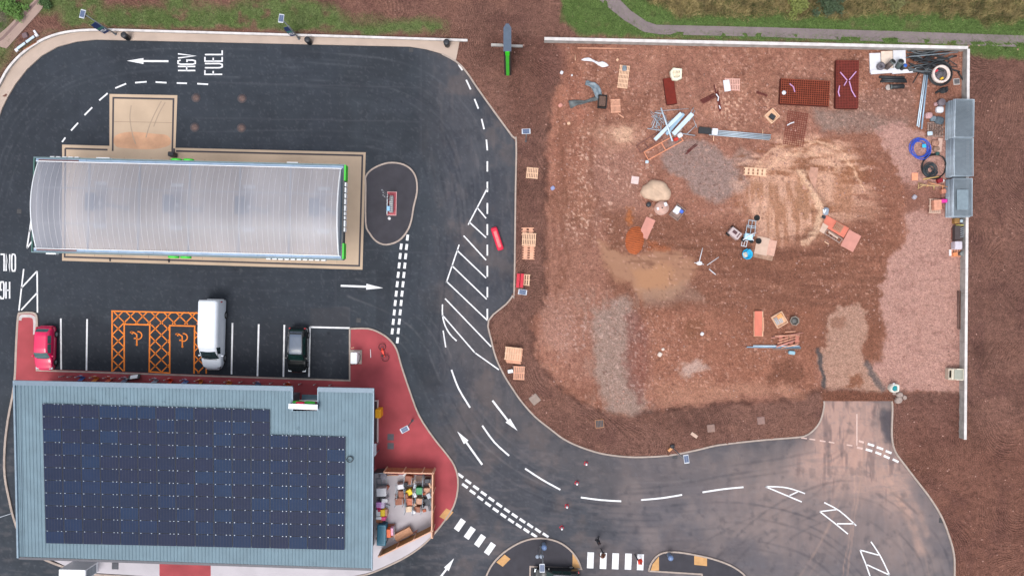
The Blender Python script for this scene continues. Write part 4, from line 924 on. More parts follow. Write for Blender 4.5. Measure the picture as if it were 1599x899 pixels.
# ------------------------------------------------------------------ vehicles
def interp(tab, u):
    for (a, va), (b, vb) in zip(tab[:-1], tab[1:]):
        if u <= b: t = (u - a) / (b - a); t = t * t * (3 - 2 * t) * .5 + t * .5; return va + (vb - va) * t
    return tab[-1][1]
m_glassd = M('vehicle_glass', (52, 74, 76), .12, .0, var=.25, scale=2.0)
m_tyre = M('tyre_rubber', (30, 31, 33), .85, var=.1); m_rim = M('rim_metal', (150, 152, 158), .4, .6)
m_lamp = M('headlight_glass', (206, 214, 220), .15, .2); m_tail = M('tail_lamp', (190, 20, 36), .2)
def car(name, label, cat, px_, py_, rot, L, Wd, paint, hz, T, glass=m_glassd, roofm=None, z=0.0, wheelr=.32, rails=False):
    """T: tables over u (0 nose .. 1 tail): width, belt height, roof half width, roof height; keys ws0 ws1 rs0 rs1 for glass"""
    t = thing(name, label, cat, px_, py_, z, rot)
    hw = Wd / 2
    def surf(u, v, off=0.0):
        a = abs(v); s = 1 if v >= 0 else -1
        w_ = hw * interp(T['w'], u); zb = interp(T['zb'], u); wr = hw * interp(T['wr'], u); zr = interp(T['zr'], u)
        x = L / 2 - u * L
        if a <= .45: k = a / .45; y = wr * k; zz = zr + .035 * (1 - k ** 2.5)
        elif a <= .7: k = (a - .45) / .25; y = wr + (w_ * .97 - wr) * k; zz = zr + (zb - zr) * k
        elif a <= .85: k = (a - .7) / .15; y = w_ * (.97 + .03 * k); zz = zb + (.55 * zb + .1 - zb) * k
        else: k = (a - .85) / .15; y = w_ * (1 - .05 * k * k); zz = (.55 * zb + .1) + (.2 - .55 * zb - .1) * k
        return Vector((x, s * (y + off * (.8 if a > .45 else 0)), zz + off * (1 if a < .6 else .5)))
    us = sorted(set(list(np.linspace(0, 1, 45)))); vs_ = [-1, -.92, -.85, -.775, -.7, -.57, -.45, -.3, -.15, 0, .15, .3, .45, .57, .7, .775, .85, .92, 1]
    nvv = len(vs_); mb = MB(); pts = [surf(u, v) for u in us for v in vs_]
    fs = [(i * nvv + j, i * nvv + j + 1, (i + 1) * nvv + j + 1, (i + 1) * nvv + j) for i in range(len(us) - 1) for j in range(nvv - 1)]
    fs += [list(range(nvv))[::-1], [(len(us) - 1) * nvv + j for j in range(nvv)]]
    mb.add(pts, fs, 0, True)
    mb.build('body', paint, t)
    def patch_(nm, mt, u0, u1, v0, v1, off=.012, skew=0, nu=8, nvp=8, taper=0):
        g = MB(); P = []
        for i in range(nu + 1):
            for j in range(nvp + 1):
                k = i / nu; vv = v0 + (v1 - v0) * j / nvp; vv *= (1 - taper * k) if True else 1
                P.append(surf(u0 + (u1 - u0) * k + skew * (abs((j / nvp) - .5) * 2) ** 2, vv, off))
        n_ = nvp + 1; g.add(P, [(i * n_ + j, i * n_ + j + 1, (i + 1) * n_ + j + 1, (i + 1) * n_ + j) for i in range(nu) for j in range(nvp)], 0, True); return g.build(nm, mt, t)
    patch_('windscreen', glass, *T['ws'], -.46, .46, skew=.012)
    if 'rs' in T: patch_('rear_window', glass, *T['rs'], -.42, .42)
    for s in (-1, 1):
        for a, b in T['side']: patch_('side_window', glass, a, b, s * .49, s * .66, nvp=3)
    if roofm: patch_('roof_panel', roofm, T['ws'][1] + .02, T['rs'][0] - .02 if 'rs' in T else .95, -.40, .40, .01)
    for s in (-1, 1):
        g = MB(); p = surf(.03, s * .62); g.rbox(p.x - .05, p.y * .93, p.z - .02, .22, .34, .12, .05); g.build('headlight', T.get('lamp', m_lamp), t)
        p = surf(.975, s * .66); g = MB(); g.rbox(p.x, p.y * .95, p.z - .05, .12, .16, .35, .04); g.build('tail_light', m_tail, t)
        p = surf(T['ws'][0] + .05, s * .7); g = MB(); g.rbox(p.x, p.y + s * .12, p.z + .04, .14, .22, .14, .05); g.build('wing_mirror', paint, t)
        for u in T['wheels']:
            g = MB(); x = L / 2 - u * L
            prof = [(.05, -.1), (wheelr * .9, -.11), (wheelr, -.07), (wheelr, .07), (wheelr * .9, .11), (.05, .1)]
            g.lathe(prof, n=20); o = g.build('wheel', m_tyre, t, (x, s * (hw - .06), wheelr)); o.rotation_euler = (R(90), 0, 0)
            q = MB(); q.lathe([(.03, -.115), (wheelr * .6, -.118), (wheelr * .6, .118), (.03, .115)], n=14); q.build('rim', m_rim, o)
    g = MB(); p0 = surf(T['ws'][0] - .005, 0); g.box(p0.x, 0, p0.z + .0, .05, hw * 1.3, .03); g.build('wiper_tray', m_black, t)
    for u in (0.0, 1.0):
        p = surf(u, 0); g = MB(); g.rbox(p.x + (.02 if u == 0 else -.02), 0, .42, .10, Wd * .82 * interp(T['w'], u), .2, .04); g.build('bumper', m_darkp if not T.get('bump') else T['bump'], t)
    if rails:
        for s in (-1, 1): g = MB(); g.tube([surf(u, s * .43, .05) for u in np.linspace(.42, .88, 8)], .02, 5); g.build('roof_rail', m_rim, t)
    return t
HB = dict(w=[(0,.72),(.03,.88),(.12,.97),(.3,1),(.8,1),(.95,.95),(1,.82)], zb=[(0,.62),(.05,.74),(.22,.92),(.3,.97),(.9,1.0),(.97,.92),(1,.7)],
  wr=[(0,.60),(.04,.72),(.2,.80),(.27,.82),(.38,.74),(.45,.72),(.86,.68),(.93,.74),(1,.7)], zr=[(0,.64),(.04,.76),(.22,.95),(.27,1.0),(.41,1.40),(.5,1.47),(.80,1.44),(.88,1.36),(.95,1.05),(1,.75)],
  ws=(.275,.40), rs=(.885,.95), side=[(.40,.60),(.62,.80)], wheels=(.17,.82))
m_redcar = M('red_paint', (226, 8, 88), .3, var=.03, coat=.6)
car('parked_car', 'crimson red hatchback parked nose south at the west end of the bays', 'car', 76.5, 542.5, -90 + TILT, 4.15, 1.72, m_redcar, 0, dict(HB, bump=m_redcar), M('greenish_glass', (70, 104, 106), .12, var=.2))
VN = dict(w=[(0,.62),(.02,.76),(.06,.9),(.12,.97),(.2,1),(.97,1),(1,.96)], zb=[(0,.75),(.05,1.0),(.15,1.15),(.22,1.25),(.97,1.3),(1,1.2)],
  wr=[(0,.5),(.05,.74),(.12,.82),(.18,.82),(.3,.80),(.4,.86),(.98,.86),(1,.82)], zr=[(0,.80),(.04,1.02),(.12,1.22),(.155,1.32),(.27,2.1),(.34,2.42),(.5,2.5),(.97,2.5),(1,2.38)],
  ws=(.155,.265), side=[(.235,.33)], wheels=(.16,.78), bump=m_whitep, lamp=m_darkp)
m_van = M('van_white', (236, 242, 252), .35, var=.02, coat=.3)
car('delivery_van', 'long white panel van parked over the orange hatched strip', 'van', 338, 521.5, -90 + TILT, 6.65, 1.98, m_van, 0, VN, M('dark_van_glass', (44, 58, 62), .12, var=.35, scale=3), wheelr=.35)
m_blackcar = M('black_paint', (24, 28, 31), .25, var=.1, coat=.4)
SU = dict(HB, zr=[(0,.70),(.04,.84),(.22,1.05),(.27,1.1),(.41,1.52),(.5,1.62),(.86,1.6),(.93,1.48),(.98,1.1),(1,.85)], zb=[(0,.68),(.05,.84),(.22,1.02),(.3,1.08),(.9,1.12),(.97,1.0),(1,.8)], rs=(.92,.965))
car('parked_car', 'black estate car with grey blue roof parked in the bay near the corner', 'car', 468, 545, -90 + TILT, 4.35, 1.8, m_blackcar, 0, SU, M('dark_green_glass', (24, 50, 48), .12, var=.3), M('blue_grey_roof', (84, 98, 118), .3, var=.05), rails=True)
car('parked_car', 'dark car cut off by the bottom edge of the photo, beside the solar lamp post', 'car', 868, 898, 178, 4.4, 1.85, m_blackcar, 0, SU, M('dark_green_glass', (24, 62, 56), .12), M('midnight_roof', (34, 44, 70), .3), rails=True)

# ------------------------------------------------------------------ people
def person(label, px_, py_, rot, pose, jacket, trousers, hairc, hatc=None):
    t = thing('person', label, 'person', px_, py_, 0.004, rot)
    V = []; E = []; Rd = []
    def j(p, r, par=None):
        V.append(p); Rd.append(r)
        if par is not None: E.append((par, len(V) - 1))
        return len(V) - 1
    st = pose['stride']; pel = j((0, 0, .92), .14); ab = j((.02, 0, 1.1), .13, pel); chest = j((.04, 0, 1.32), .155, ab); nk = j((.06, 0, 1.49), .06, chest); hd = j((.08, 0, 1.56), .075, nk); h2 = j((.09, 0, 1.64), .098, hd); h3 = j((.09, 0, 1.73), .07, h2)
    j((.185, 0, 1.62), .016, h2)
    for s in (-1, 1):
        f = st * s; hp = j((0, s * .10, .86), .10, pel); kn = j((f * .26 + .05, s * .11, .50), .065, hp); an = j((f * .45 - (.06 if f < 0 else 0), s * .11, .10), .045, kn); heel = j((f * .45 - .04, s * .11, .045), .04, an); j((f * .45 + .16, s * .125, .035), .035, heel)
        sh = j((.04, s * .19, 1.40), .065, chest); el = j((.04 - f * .16, s * .25, 1.13), .048, sh); wr_ = j((.16 - f * .22, s * .24, .92), .033, el); pa = j((.19 - f * .23, s * .235, .86), .032, wr_)
        for q in range(4): f1 = j((.20 - f * .23 + (q - 1.5) * .022, s * .235, .80 - .008 * abs(q - 1.5)), .010, pa); j((.215 - f * .23 + (q - 1.5) * .02, s * .222, .765), .009, f1)
        th_ = j((.225 - f * .23, s * .21, .845), .011, pa); j((.24 - f * .23, s * .205, .815), .009, th_)
    me = bpy.data.meshes.new('body'); me.from_pydata([Vector(v) for v in V], E, []); o = bpy.data.objects.new('body', me); COL.objects.link(o); o.parent = t
    md = o.modifiers.new('skin', 'SKIN'); sk = me.skin_vertices[0].data if me.skin_vertices else None
    if sk is None: me.attributes  # created by the modifier below
    import bmesh
    bm = bmesh.new(); bm.from_mesh(me); lay = bm.verts.layers.skin.verify(); bm.verts.ensure_lookup_table()
    for i, v in enumerate(bm.verts): v[lay].radius = (Rd[i], Rd[i]); v[lay].use_root = (i == 0)
    bm.to_mesh(me); bm.free()
    o.modifiers.new('sub', 'SUBSURF').render_levels = 1; o.modifiers['sub'].levels = 1
    m = bpy.data.materials.new('clothes_skin'); m.use_nodes = True; n_ = m.node_tree; tc = n_.nodes.new('ShaderNodeTexCoord'); sx = n_.nodes.new('ShaderNodeSeparateXYZ'); cr = n_.nodes.new('ShaderNodeValToRGB'); dv = n_.nodes.new('ShaderNodeMath'); dv.operation = 'DIVIDE'; dv.inputs[1].default_value = 1.8
    n_.links.new(tc.outputs['Object'], sx.inputs[0]); n_.links.new(sx.outputs[2], dv.inputs[0]); n_.links.new(dv.outputs[0], cr.inputs[0]); cr.color_ramp.interpolation = 'CONSTANT'
    e = cr.color_ramp.elements; e[0].position = 0; e[0].color = (.01, .01, .012, 1); e[1].position = .05; e[1].color = (*(lin(trousers) * K), 1)
    for p_, c_ in ((.50, jacket), (.835, (196, 150, 130))): q = e.new(p_); q.color = (*(lin(c_) * K), 1)
    n_.links.new(cr.outputs[0], n_.nodes['Principled BSDF'].inputs['Base Color']); n_.nodes['Principled BSDF'].inputs['Roughness'].default_value = .8
    me.materials.append(m)
    g = MB(); g.lathe([(.02, .115), (.06, .10), (.095, .05), (.108, 0), (.10, -.05), (.07, -.07)][::-1], .078, 0, 1.69, 12); g.build('hair', M('hair_' + str(hairc[0]), hairc, .8), t)
    g = MB()
    for s in (-1, 1): g.box(.178, s * .035, 1.655, .012, .022, .012)
    g.box(.178, 0, 1.585, .01, .05, .012); g.build('face', m_black, t)
    g = MB(); n0 = 14; prof = [(.98, .20, .20), (1.15, .18, .20), (1.3, .19, .235), (1.42, .16, .25), (1.49, .09, .12)]
    vs = [(.03 + a * math.cos(2 * math.pi * k / n0) * .9, b * math.sin(2 * math.pi * k / n0), z_) for z_, a, b in prof for k in range(n0)]
    g.add(vs, [(i * n0 + k, i * n0 + (k + 1) % n0, (i + 1) * n0 + (k + 1) % n0, (i + 1) * n0 + k) for i in range(4) for k in range(n0)], 0, True); g.build('jacket', M('jacket_%d' % jacket[0], jacket, .8), t)
    return t
person('person in a bright orange red jacket and dark trousers walking over the zebra crossing', 996, 869, -55, dict(stride=.75), (255, 74, 52), (40, 44, 56), (160, 60, 40))
person('person in a brown top and dark trousers stepping onto the second zebra stripe', 940, 861, 130, dict(stride=-.5), (128, 82, 60), (34, 38, 48), (84, 56, 44))
person('person in near black clothes walking on the road north of the zebra crossing', 932, 840, 10, dict(stride=.3), (30, 32, 40), (30, 32, 42), (50, 34, 40))

# ------------------------------------------------------------------ posts, lamps, bollards, cones
m_pv = M('lamp_solar', (84, 100, 132), .5, var=.05)
def solar_lamp(label, bx, by, hx, hy, prot, banner=False, first=[None]):
    t = thing('solar_lamp_post', label, 'lamp post', bx, by, .08, 0, 'solar lamp posts')
    o0 = Vector(t.location); hp = Vector(W(hx, hy, 5.6)) - o0
    g = MB(); g.tube([(0, 0, 0), (0, 0, 5.45)], .05, 8, radii=[.065, .045]); g.build('pole', M('lamp_pole', (150, 156, 160), .5, .4), t)
    g = MB(); g.lathe([(.16, 0), (.16, .03), (.09, .06), (.09, .5), (.06, .55)], n=10); g.build('base', M('lamp_base', (120, 124, 130), .5, .4), t)
    g = MB(); g.tube([(0, 0, 5.4), (hp.x, hp.y, 5.48)], .035, 6); g.build('arm', M('lamp_pole', (150, 156, 160)), t)
    a = R(prot); g = MB(); g.rbox(hp.x, hp.y, 5.58, .46, .78, .05, .03, a, top=.005); g.build('panel_tray', M('tray_grey', (206, 210, 218), .5), t)
    g = MB()
    for i in (-1, 1):
        for k in range(4): x, y = i * .1, (k - 1.5) * .15; g.box(hp.x + x * math.cos(a) - y * math.sin(a), hp.y + x * math.sin(a) + y * math.cos(a), 5.61, .19, .147, .008, a)
    g.build('solar_cells', m_pv, t)
    g = MB(); g.rbox(hp.x * .5, hp.y * .5, 5.38, .22, .34, .08, .03, a); g.build('lamp_head', m_darkp, t)
    return t
solar_lamp('solar lamp post rising from the low wall at the northwest bend', 181, 54, 129.5, 22.5, -14)
solar_lamp('solar lamp post on the footway above the HGV FUEL lane, next to a blue banner', 467, 61, 439.5, 29.5, -8)
solar_lamp('solar lamp post in the bare soil east of the dashed lane line', 821, 221, 821.5, 205.5, 92)
solar_lamp('solar lamp post beside the red barrier stack on the lot edge', 818, 452, 816, 456, 82)
solar_lamp('solar lamp post on the red paving east of the shop', 644, 656, 632, 670, -62)
solar_lamp('solar lamp post on the kerb in front of the middle of the lot', 1050, 698, 1071.5, 716, 8)
solar_lamp('solar lamp post on the channel island at the bottom of the photo', 845, 853, 846.5, 886, 2)
def banner(label, bx, by, rot):
    t = thing('feather_banner', label, 'banner', bx, by, .12, rot, 'blue banners on the low wall')
    bl = M('banner_blue', (36, 56, 104), .6, var=.08)
    g = MB(); g.tube([(0, 0, 0), (0, 0, 3.4)], .025, 6); g.build('pole', m_rim, t)
    g = MB(); pts = [(-.02, .5), (-.62, .45), (-.66, 1.4), (-.66, 2.4), (-.6, 2.95), (-.02, 3.15)]
    n_ = len(pts); g.add([(x, -.012, z) for x, z in pts] + [(x, .012, z) for x, z in pts], [list(range(n_)), list(range(n_, 2 * n_))[::-1]] + [(i, (i + 1) % n_, n_ + (i + 1) % n_, n_ + i) for i in range(n_)]); g.build('cloth', bl, t)
    g = MB(); g.box(-.33, -.016, 1.75, .6, .012, .4); g.build('stripe', M('banner_teal', (60, 120, 110), .6), t)
    g = MB()
    for k, (x, z, w_, h_) in enumerate([(-.56, 1.15, .05, .5), (-.50, 1.3, .14, .08), (-.42, 1.15, .05, .5), (-.32, 1.15, .05, .5), (-.26, .98, .12, .08), (-.16, 1.15, .06, .4)]): g.box(x, -.016, z, w_, .012, h_)
    g.build('lettering', m_whitep, t); return t
banner('dark blue banner on a pole at the low wall near the northwest bend', 176, 51, 27); banner('dark blue banner on a pole at the low wall above the HGV FUEL lane', 466, 58, 8)
def round_bin(label, bx, by):
    t = thing('litter_bin', label, 'bin', bx, by, .12, 0, 'round black bins on the footway')
    g = MB(); g.lathe([(.24, 0), (.28, .1), (.29, .9), (.25, .98)], n=20); g.build('drum', m_black, t)
    g = MB(); g.lathe([(.3, 0), (.3, .05), (.24, .14), (.1, .17)], n=20); g.build('lid', m_darkp, t, (0, 0, .96))
round_bin('round black bin on the footway near the northwest bend', 201, 60); round_bin('round black bin on the footway, the middle one of three', 484, 67); round_bin('round black bin at the east end of the footway', 698.5, 71)
def bollard_blue(label, bx, by):
    t = thing('traffic_bollard', label, 'bollard', bx, by, .1, 0, 'round topped bollards on the islands')
    g = MB(); g.lathe([(.2, 0), (.2, .1), (.17, .2), (.17, .95)], n=18); g.build('stem', M('bollard_grey', (110, 124, 146), .5), t)
    g = MB(); g.lathe([(.24, 0), (.27, .05), (.26, .14), (.18, .24), (.06, .28)], n=20); g.build('head', M('bollard_blue', (112, 136, 178), .35), t, (0, 0, .95))
bollard_blue('pale blue round bollard beside the lamp post on the western island', 849, 849); bollard_blue('pale blue round bollard on the eastern island by the zebra crossing', 1044, 865)
t = thing('traffic_sign', 'two small grey discs on a thin post on the western island', 'sign', 840, 858, .1); g = MB(); g.tube([(0, 0, 0), (0, 0, 1.9)], .03, 6); g.build('pole', m_steel, t)
g = MB(); g.lathe([(.18, 0), (.18, .03)], -.12, 0, 1.9, 14); g.lathe([(.2, 0), (.2, .03)], .28, .02, 1.92, 14); g.build('disc', M('disc_grey', (140, 150, 166), .4), t)
def cone(label, bx, by):
    t = thing('traffic_cone', label, 'cone', bx, by, .0, rnd.uniform(0, 90), 'cones on the road')
    g = MB(); g.rbox(0, 0, .02, .36, .36, .04, .06); g.lathe([(.15, .04), (.12, .2)], n=14); g.build('body', M('cone_red', (204, 48, 68), .5), t)
    g = MB(); g.lathe([(.125, .2), (.10, .5), (.085, .6), (.06, .62)], n=14); g.build('reflective_sleeve', m_whitep, t)
for i, (x, y) in enumerate([(915,723),(900.5,753.5),(885,789.5),(877,823)]): cone('red and white cone on the road, %s of the row of four' % ('northernmost', 'second from the north', 'second from the south', 'southernmost')[i], x, y)
# bollards and small boards along the bay kerb
boards = {2: ((96, 124, 190), 'blue'), 3: ((226, 140, 70), 'orange'), 4: ((232, 120, 96), 'salmon'), 6: ((140, 146, 170), 'grey'), 8: ((176, 182, 198), 'pale'), 9: ((240, 84, 54), 'red'), 10: ((140, 164, 214), 'light blue'), 11: ((228, 120, 60), 'orange'), 13: ((222, 120, 60), 'orange'), 15: ((130, 140, 178), 'lilac'), 17: ((214, 92, 40), 'burnt orange')}
xs_ = [100,113,125,147,168,180,193,204,240,262,287,309,333,355,378,400,425,447,470,493,517]
for i, x in enumerate(xs_):
    y = 586.2 + (x - 60) * .0325
    g = MB(); g.lathe([(.055, 0), (.055, .85), (.045, .92)], n=10)
    nm = boards[i][1] if i in boards else None
    solo(g, 'bollard', M('bollard_steel', (206, 196, 196), .35, .3), ('slim steel bollard on the bay kerb, number %d from the west' % (i + 1)), 'bollard', x, y - 1, .12, 0, 'slim bollards between the bays and the shop')
    if nm:
        t = thing('kerb_board', 'small %s board by the bay kerb, standing %s' % (nm, ['just east of the red car', 'left of the first orange column', 'at the foot of the first orange column', 'between the orange hatching and the folded frame', 'just left of the middle orange column', 'at the foot of the middle orange column', 'between the two orange columns', 'at the last orange column under the van', 'right of the van', 'between the van and the black car', 'below the black car'][sorted(boards).index(i)]), 'board', x + 5, y - .5, .12, rnd.uniform(-25, 25), 'small boards along the kerb')
        g = MB(); g.box(0, .05, .38, .42, .03, .72, rx=R(-14)); g.box(0, -.2, .36, .42, .03, .72, rx=R(20)); g.build('panel', M('board_' + nm.replace(' ', '_'), boards[i][0], .6), t)
        g = MB(); g.box(0, .16, .4, .22, .02, .2, rx=R(-14)); g.build('notice', m_whitep, t)
t = thing('folded_easel', 'white and dark folded display frame lying by the shop wall', 'frame', 212, 588, .12, 8); g = MB(); g.box(0, 0, .3, 1.1, .1, .5, rx=R(50)); g.build('frame', m_darkp, t); g = MB(); g.box(0, .02, .36, .7, .1, .4, rx=R(50)); g.build('sheet', m_whitep, t)

# ------------------------------------------------------------------ totem
tt = thing('totem_sign', 'tall slim price totem with dark sides and a bright green edge in the soil gap', 'sign', 793, 90, .05)
hT = 8.1
A = Vector(W(793.5, 119, .1)) - Vector(tt.location); yS = A.y; Ltot = (Vector(W(793, 81, hT)).y - Vector(W(793, 38, hT)).y); Ltot = abs(Ltot)
ln = [(.34, yS), (.34, yS + Ltot * .85), (.12, yS + Ltot), (-.12, yS + Ltot), (-.34, yS + Ltot * .85), (-.34, yS)]
g = MB(); g.prism([(x * .95, y + .06) for x, y in ln], 0, hT - .1); g.build('column', M('totem_side', (40, 46, 54), .4), tt)
g = MB(); g.prism(ln, hT - .1, hT); g.build('cap', M('totem_cap', (84, 98, 116), .4), tt)
g = MB(); g.box(0, yS + .03, hT / 2, .30, .08, hT - .5); g.build('green_edge', m_green, tt)
g = MB(); g.box(0, yS + .02, hT - .7, .36, .1, 1.0); g.build('green_head', M('vivid_green', (50, 235, 30), .4), tt)
bw = thing('concrete_beam', 'pale concrete beam lying in the soil behind the tall totem', 'beam', 792, 72, .1, TILT); g = MB(); g.box(-1.0, 0, .12, 1.1, .24, .3); g.box(1.0, -.04, .12, 1.0, .2, .3); g.box(0, -.02, .1, 1.0, .2, .26); g.build('beam', m_wall, bw)

# vent pipes on the oval island
vp = thing('vent_stand', 'red framed steel manifold with tall vent pipes on the oval island', 'vent pipes', 612, 318, .1, TILT)
g = MB(); g.box(0, 0, .05, .92, 2.3, .1); g.build('plinth', M('plinth_pink', (214, 170, 170), .8), vp)
g = MB(); g.box(0, 0, .07, .8, 2.18, .1); g.build('base', M('plinth_red', (176, 84, 92), .8), vp)
g = MB(); g.rbox(.02, -.1, .4, .34, 1.6, .6, .04); g.build('pipe_rack', M('rack_grey', (170, 172, 176), .5, .3), vp)
g = MB()
for k in range(8): g.box(.02, -.8 + k * .2, .72, .3, .06, .06)
g.build('valves', M('valve_grey', (120, 122, 120), .5, .3), vp)
for k, (x, y, h_) in enumerate(((-.16, .55, 4.3), (-.2, .35, 4.0), (-.22, .75, 4.5), (-.1, .25, 3.8))):
    g = MB(); g.tube([(x, y, .3), (x, y, h_)], .035, 8); g.tube([(x, y, h_), (x, y, h_ + .1)], .08, 8); g.build('vent_pipe', m_rim, vp)
g = MB(); g.rbox(-.2, -.55, .75, .3, .45, .3, .05); g.build('valve_box', M('light_blue', (150, 200, 240), .4), vp)
g = MB(); g.box(-.36, -.1, .4, .06, 1.9, .5); g.build('rail', M('rail_pale', (220, 226, 232), .5), vp)
g = MB(); g.lathe([(.15, 0), (.15, .05), (.13, .06)], n=16); solo(g, 'dip_cover', M('dip_white', (214, 212, 216), .5), 'small white round cover south of the vent stand', 'cover', 608, 341, .1)
for x, y, l in ((306,153,'northwest'),(378,154,'northeast'),(304,199,'southwest'),(377,200,'southeast')):
    t = thing('tank_cover', 'brown stained round tank cover, the %s of four on the dark lane' % l, 'manhole cover', x, y, .003, 0, 'round tank covers'); g = MB(); g.lathe([(.45, 0), (.45, .012)], n=24); g.build('frame', M('cover_ring', (82, 74, 78), .8), t); g = MB(); g.lathe([(.3, 0), (.3, .018), (.1, .02)], n=20); g.build('lid', M('cover_lid', (104, 84, 80), .8, var=.3, scale=5), t)
g = MB(); g.rbox(0, 0, .5, .55, .45, 1.0, .1); solo(g, 'air_hose_post', m_darkp, 'dark post with a hose just north of the canopy', 'post', 273, 243, .004)

for x, y, l in ((1054,712,'gully grate in the road edge below the middle lamp post'),(642,78,'gully grate at the top of the long lane, under the low wall'),(800,445,'gully grate at the east kerb beside the red barriers'),(1470,812,'gully grate at the outer kerb of the lower right bend'),(30,330,'gully grate west of the canopy'),(560,500,'gully grate just north of the red paving corner')):
    t = thing('gully_grate', l, 'drain cover', x, y, .003, rnd.uniform(-5, 5), 'gully grates in the road'); g = MB(); g.box(0, 0, .003, .46, .46, .006); g.build('surround', M('grate_frame', (60, 62, 66), .7, .3), t); g = MB(); [g.box(-.16 + k * .08, 0, .010, .035, .38, .008) for k in range(5)]; g.build('bars', M('grate_bars', (86, 84, 86), .6, .3), t)
# ------------------------------------------------------------------ building site things
m_pine = M('pine_wood', (226, 168, 140), .8, var=.16, scale=4); m_pine2 = M('pale_pine', (232, 190, 158), .8, var=.12, scale=4); m_oldwood = M('grey_wood', (158, 132, 122), .85, var=.18, scale=4)
m_ply = M('plywood', (206, 176, 158), .75, var=.1, scale=2); m_form = M('red_formply', (214, 120, 98), .7, var=.1, scale=1.5); m_form2 = M('pink_formply', (204, 140, 126), .7, var=.1, scale=1.5)
m_rust = M('rebar_rust', (154, 74, 48), .85, var=.2, scale=3); m_rust2 = M('rebar_rust_light', (120, 52, 40), .85, var=.15); m_lilac = M('lilac_tape', (200, 150, 196), .6)
m_galv = M('galvanised', (186, 200, 212), .45, .35, var=.1); m_bluest = M('blue_white_steel', (204, 222, 236), .4, .1, var=.06); m_blackpipe = M('black_pipe', (38, 40, 44), .5, var=.15); m_greypipe = M('grey_pipe', (88, 94, 98), .5, var=.12)
m_whitesheet = M('white_sheet', (226, 226, 232), .5, var=.05); m_sheetblue = M('grey_blue_sheet', (118, 132, 142), .45, var=.35, scale=2.5); m_bag = M('bag_white', (230, 228, 216), .8, var=.1)
def pallet(label, px_, py_, rot, L=1.2, Wd=1.0, n=7, mat=None, z=None, h=.14, group='wooden pallets', cross=3):
    z = gz(px_, py_) if z is None else z; mat = mat or m_pine
    t = thing('pallet', label, 'pallet', px_, py_, z, rot, group)
    g = MB(); sw = L / n * .62
    for k in range(n): g.box(-L / 2 + (k + .5) * L / n, 0, h - .01, sw, Wd, .022)
    g.build('deck', mat, t); g = MB()
    for k in range(cross):
        y = -Wd / 2 + .05 + k * (Wd - .1) / (cross - 1); g.box(0, y, h / 2 - .01, L, .09, h - .03)
    g.build('bearers', mat, t); return t
def board(name, label, cat, px_, py_, rot, L, Wd, mat, z=None, th=.03, tilt=0, group=None):
    z = gz(px_, py_) + .03 if z is None else z; g = MB(); g.box(0, 0, th / 2, L, Wd, th, rx=R(tilt)); return solo(g, name, mat, label, cat, px_, py_, z, rot, group)
def poles(name, label, cat, a, b, n, r, mat, sp=1.0, z=None, jit=.2, ends=None, group=None):
    ax_, ay_ = a; bx_, by_ = b; z = gz((ax_ + bx_) / 2, (ay_ + by_) / 2) + .05 if z is None else z
    A = Vector(W(ax_, ay_, z)); B = Vector(W(bx_, by_, z)); d = B - A; nn = Vector((-d.y, d.x, 0)).normalized(); g = MB(); rr = random.Random(int(ax_ * 7 + ay_))
    for k in range(n):
        o_ = nn * ((k - (n - 1) / 2) * r * 2.15 * sp); e = d.normalized() * rr.uniform(-jit, jit); g.tube([A + o_ + e, B + o_ + e * .6 + nn * rr.uniform(-.03, .03)], r, 7)
    c = (A + B) / 2; g.v = [tuple(Vector(v) - Vector((c.x, c.y, z)) + Vector((0, 0, r))) for v in g.v]
    o = g.build(name, mat); o.location = (c.x, c.y, z); return tag(o, label, cat, group)

# east-side stacks of mesh fencing panels (a panel is 3.4 by 1.8 metres)
def fence_panel_proto():
    t = bpy.data.objects.new('fence_panel', None); COL.objects.link(t)
    g = MB(); g.tube([(-.90, -1.79, 0), (.90, -1.79, 0), (.90, 1.79, 0), (-.90, 1.79, 0)], .034, 6, closed=True); g.build('tube_frame', m_galv, t)
    g = MB()
    for k in range(22): y = -1.68 + k * .16; g.box(0, y, 0, 1.74, .012, .008)
    for k in range(26): x = -.85 + k * .068; g.box(x, 0, .008, .014, 3.54, .008)
    g.build('mesh_infill', M('mesh_wire', (160, 172, 182), .5, .3), t); return t
fpp = None; r5 = random.Random(9)
for si, (cx, cy, top, nm) in enumerate([(1490, 190, 18, 'northern'), (1490.5, 249, 16, 'middle'), (1490, 311, 15, 'southern')]):
    for k in range(top):
        z = .12 + k * .095; x, y, _ = W(cx, cy, 0); lb = ('top mesh fencing panel of the %s stack by the east wall' if k == top - 1 else 'mesh fencing panel lying below the top of the %s stack') % nm
        if fpp is None: t = fence_panel_proto(); fpp = t; t.location = (x, y, z); t['label'] = lb
        else: t = copy_tree(fpp, lb)
        t.location = (x + r5.uniform(-.03, .03), y + r5.uniform(-.04, .04), z); t.rotation_euler = (0, 0, R(r5.uniform(-.6, .6) - .5)); t['category'] = 'fence panel'; t['group'] = 'mesh fencing panels in the %s stack' % nm
board('ply_lid', 'square of grey sheet lying on the southern fencing stack', 'sheet', 1503, 312, 0, 1.1, 1.9, M('grey_lid', (126, 142, 152), .6), z=.12 + 15 * .095)

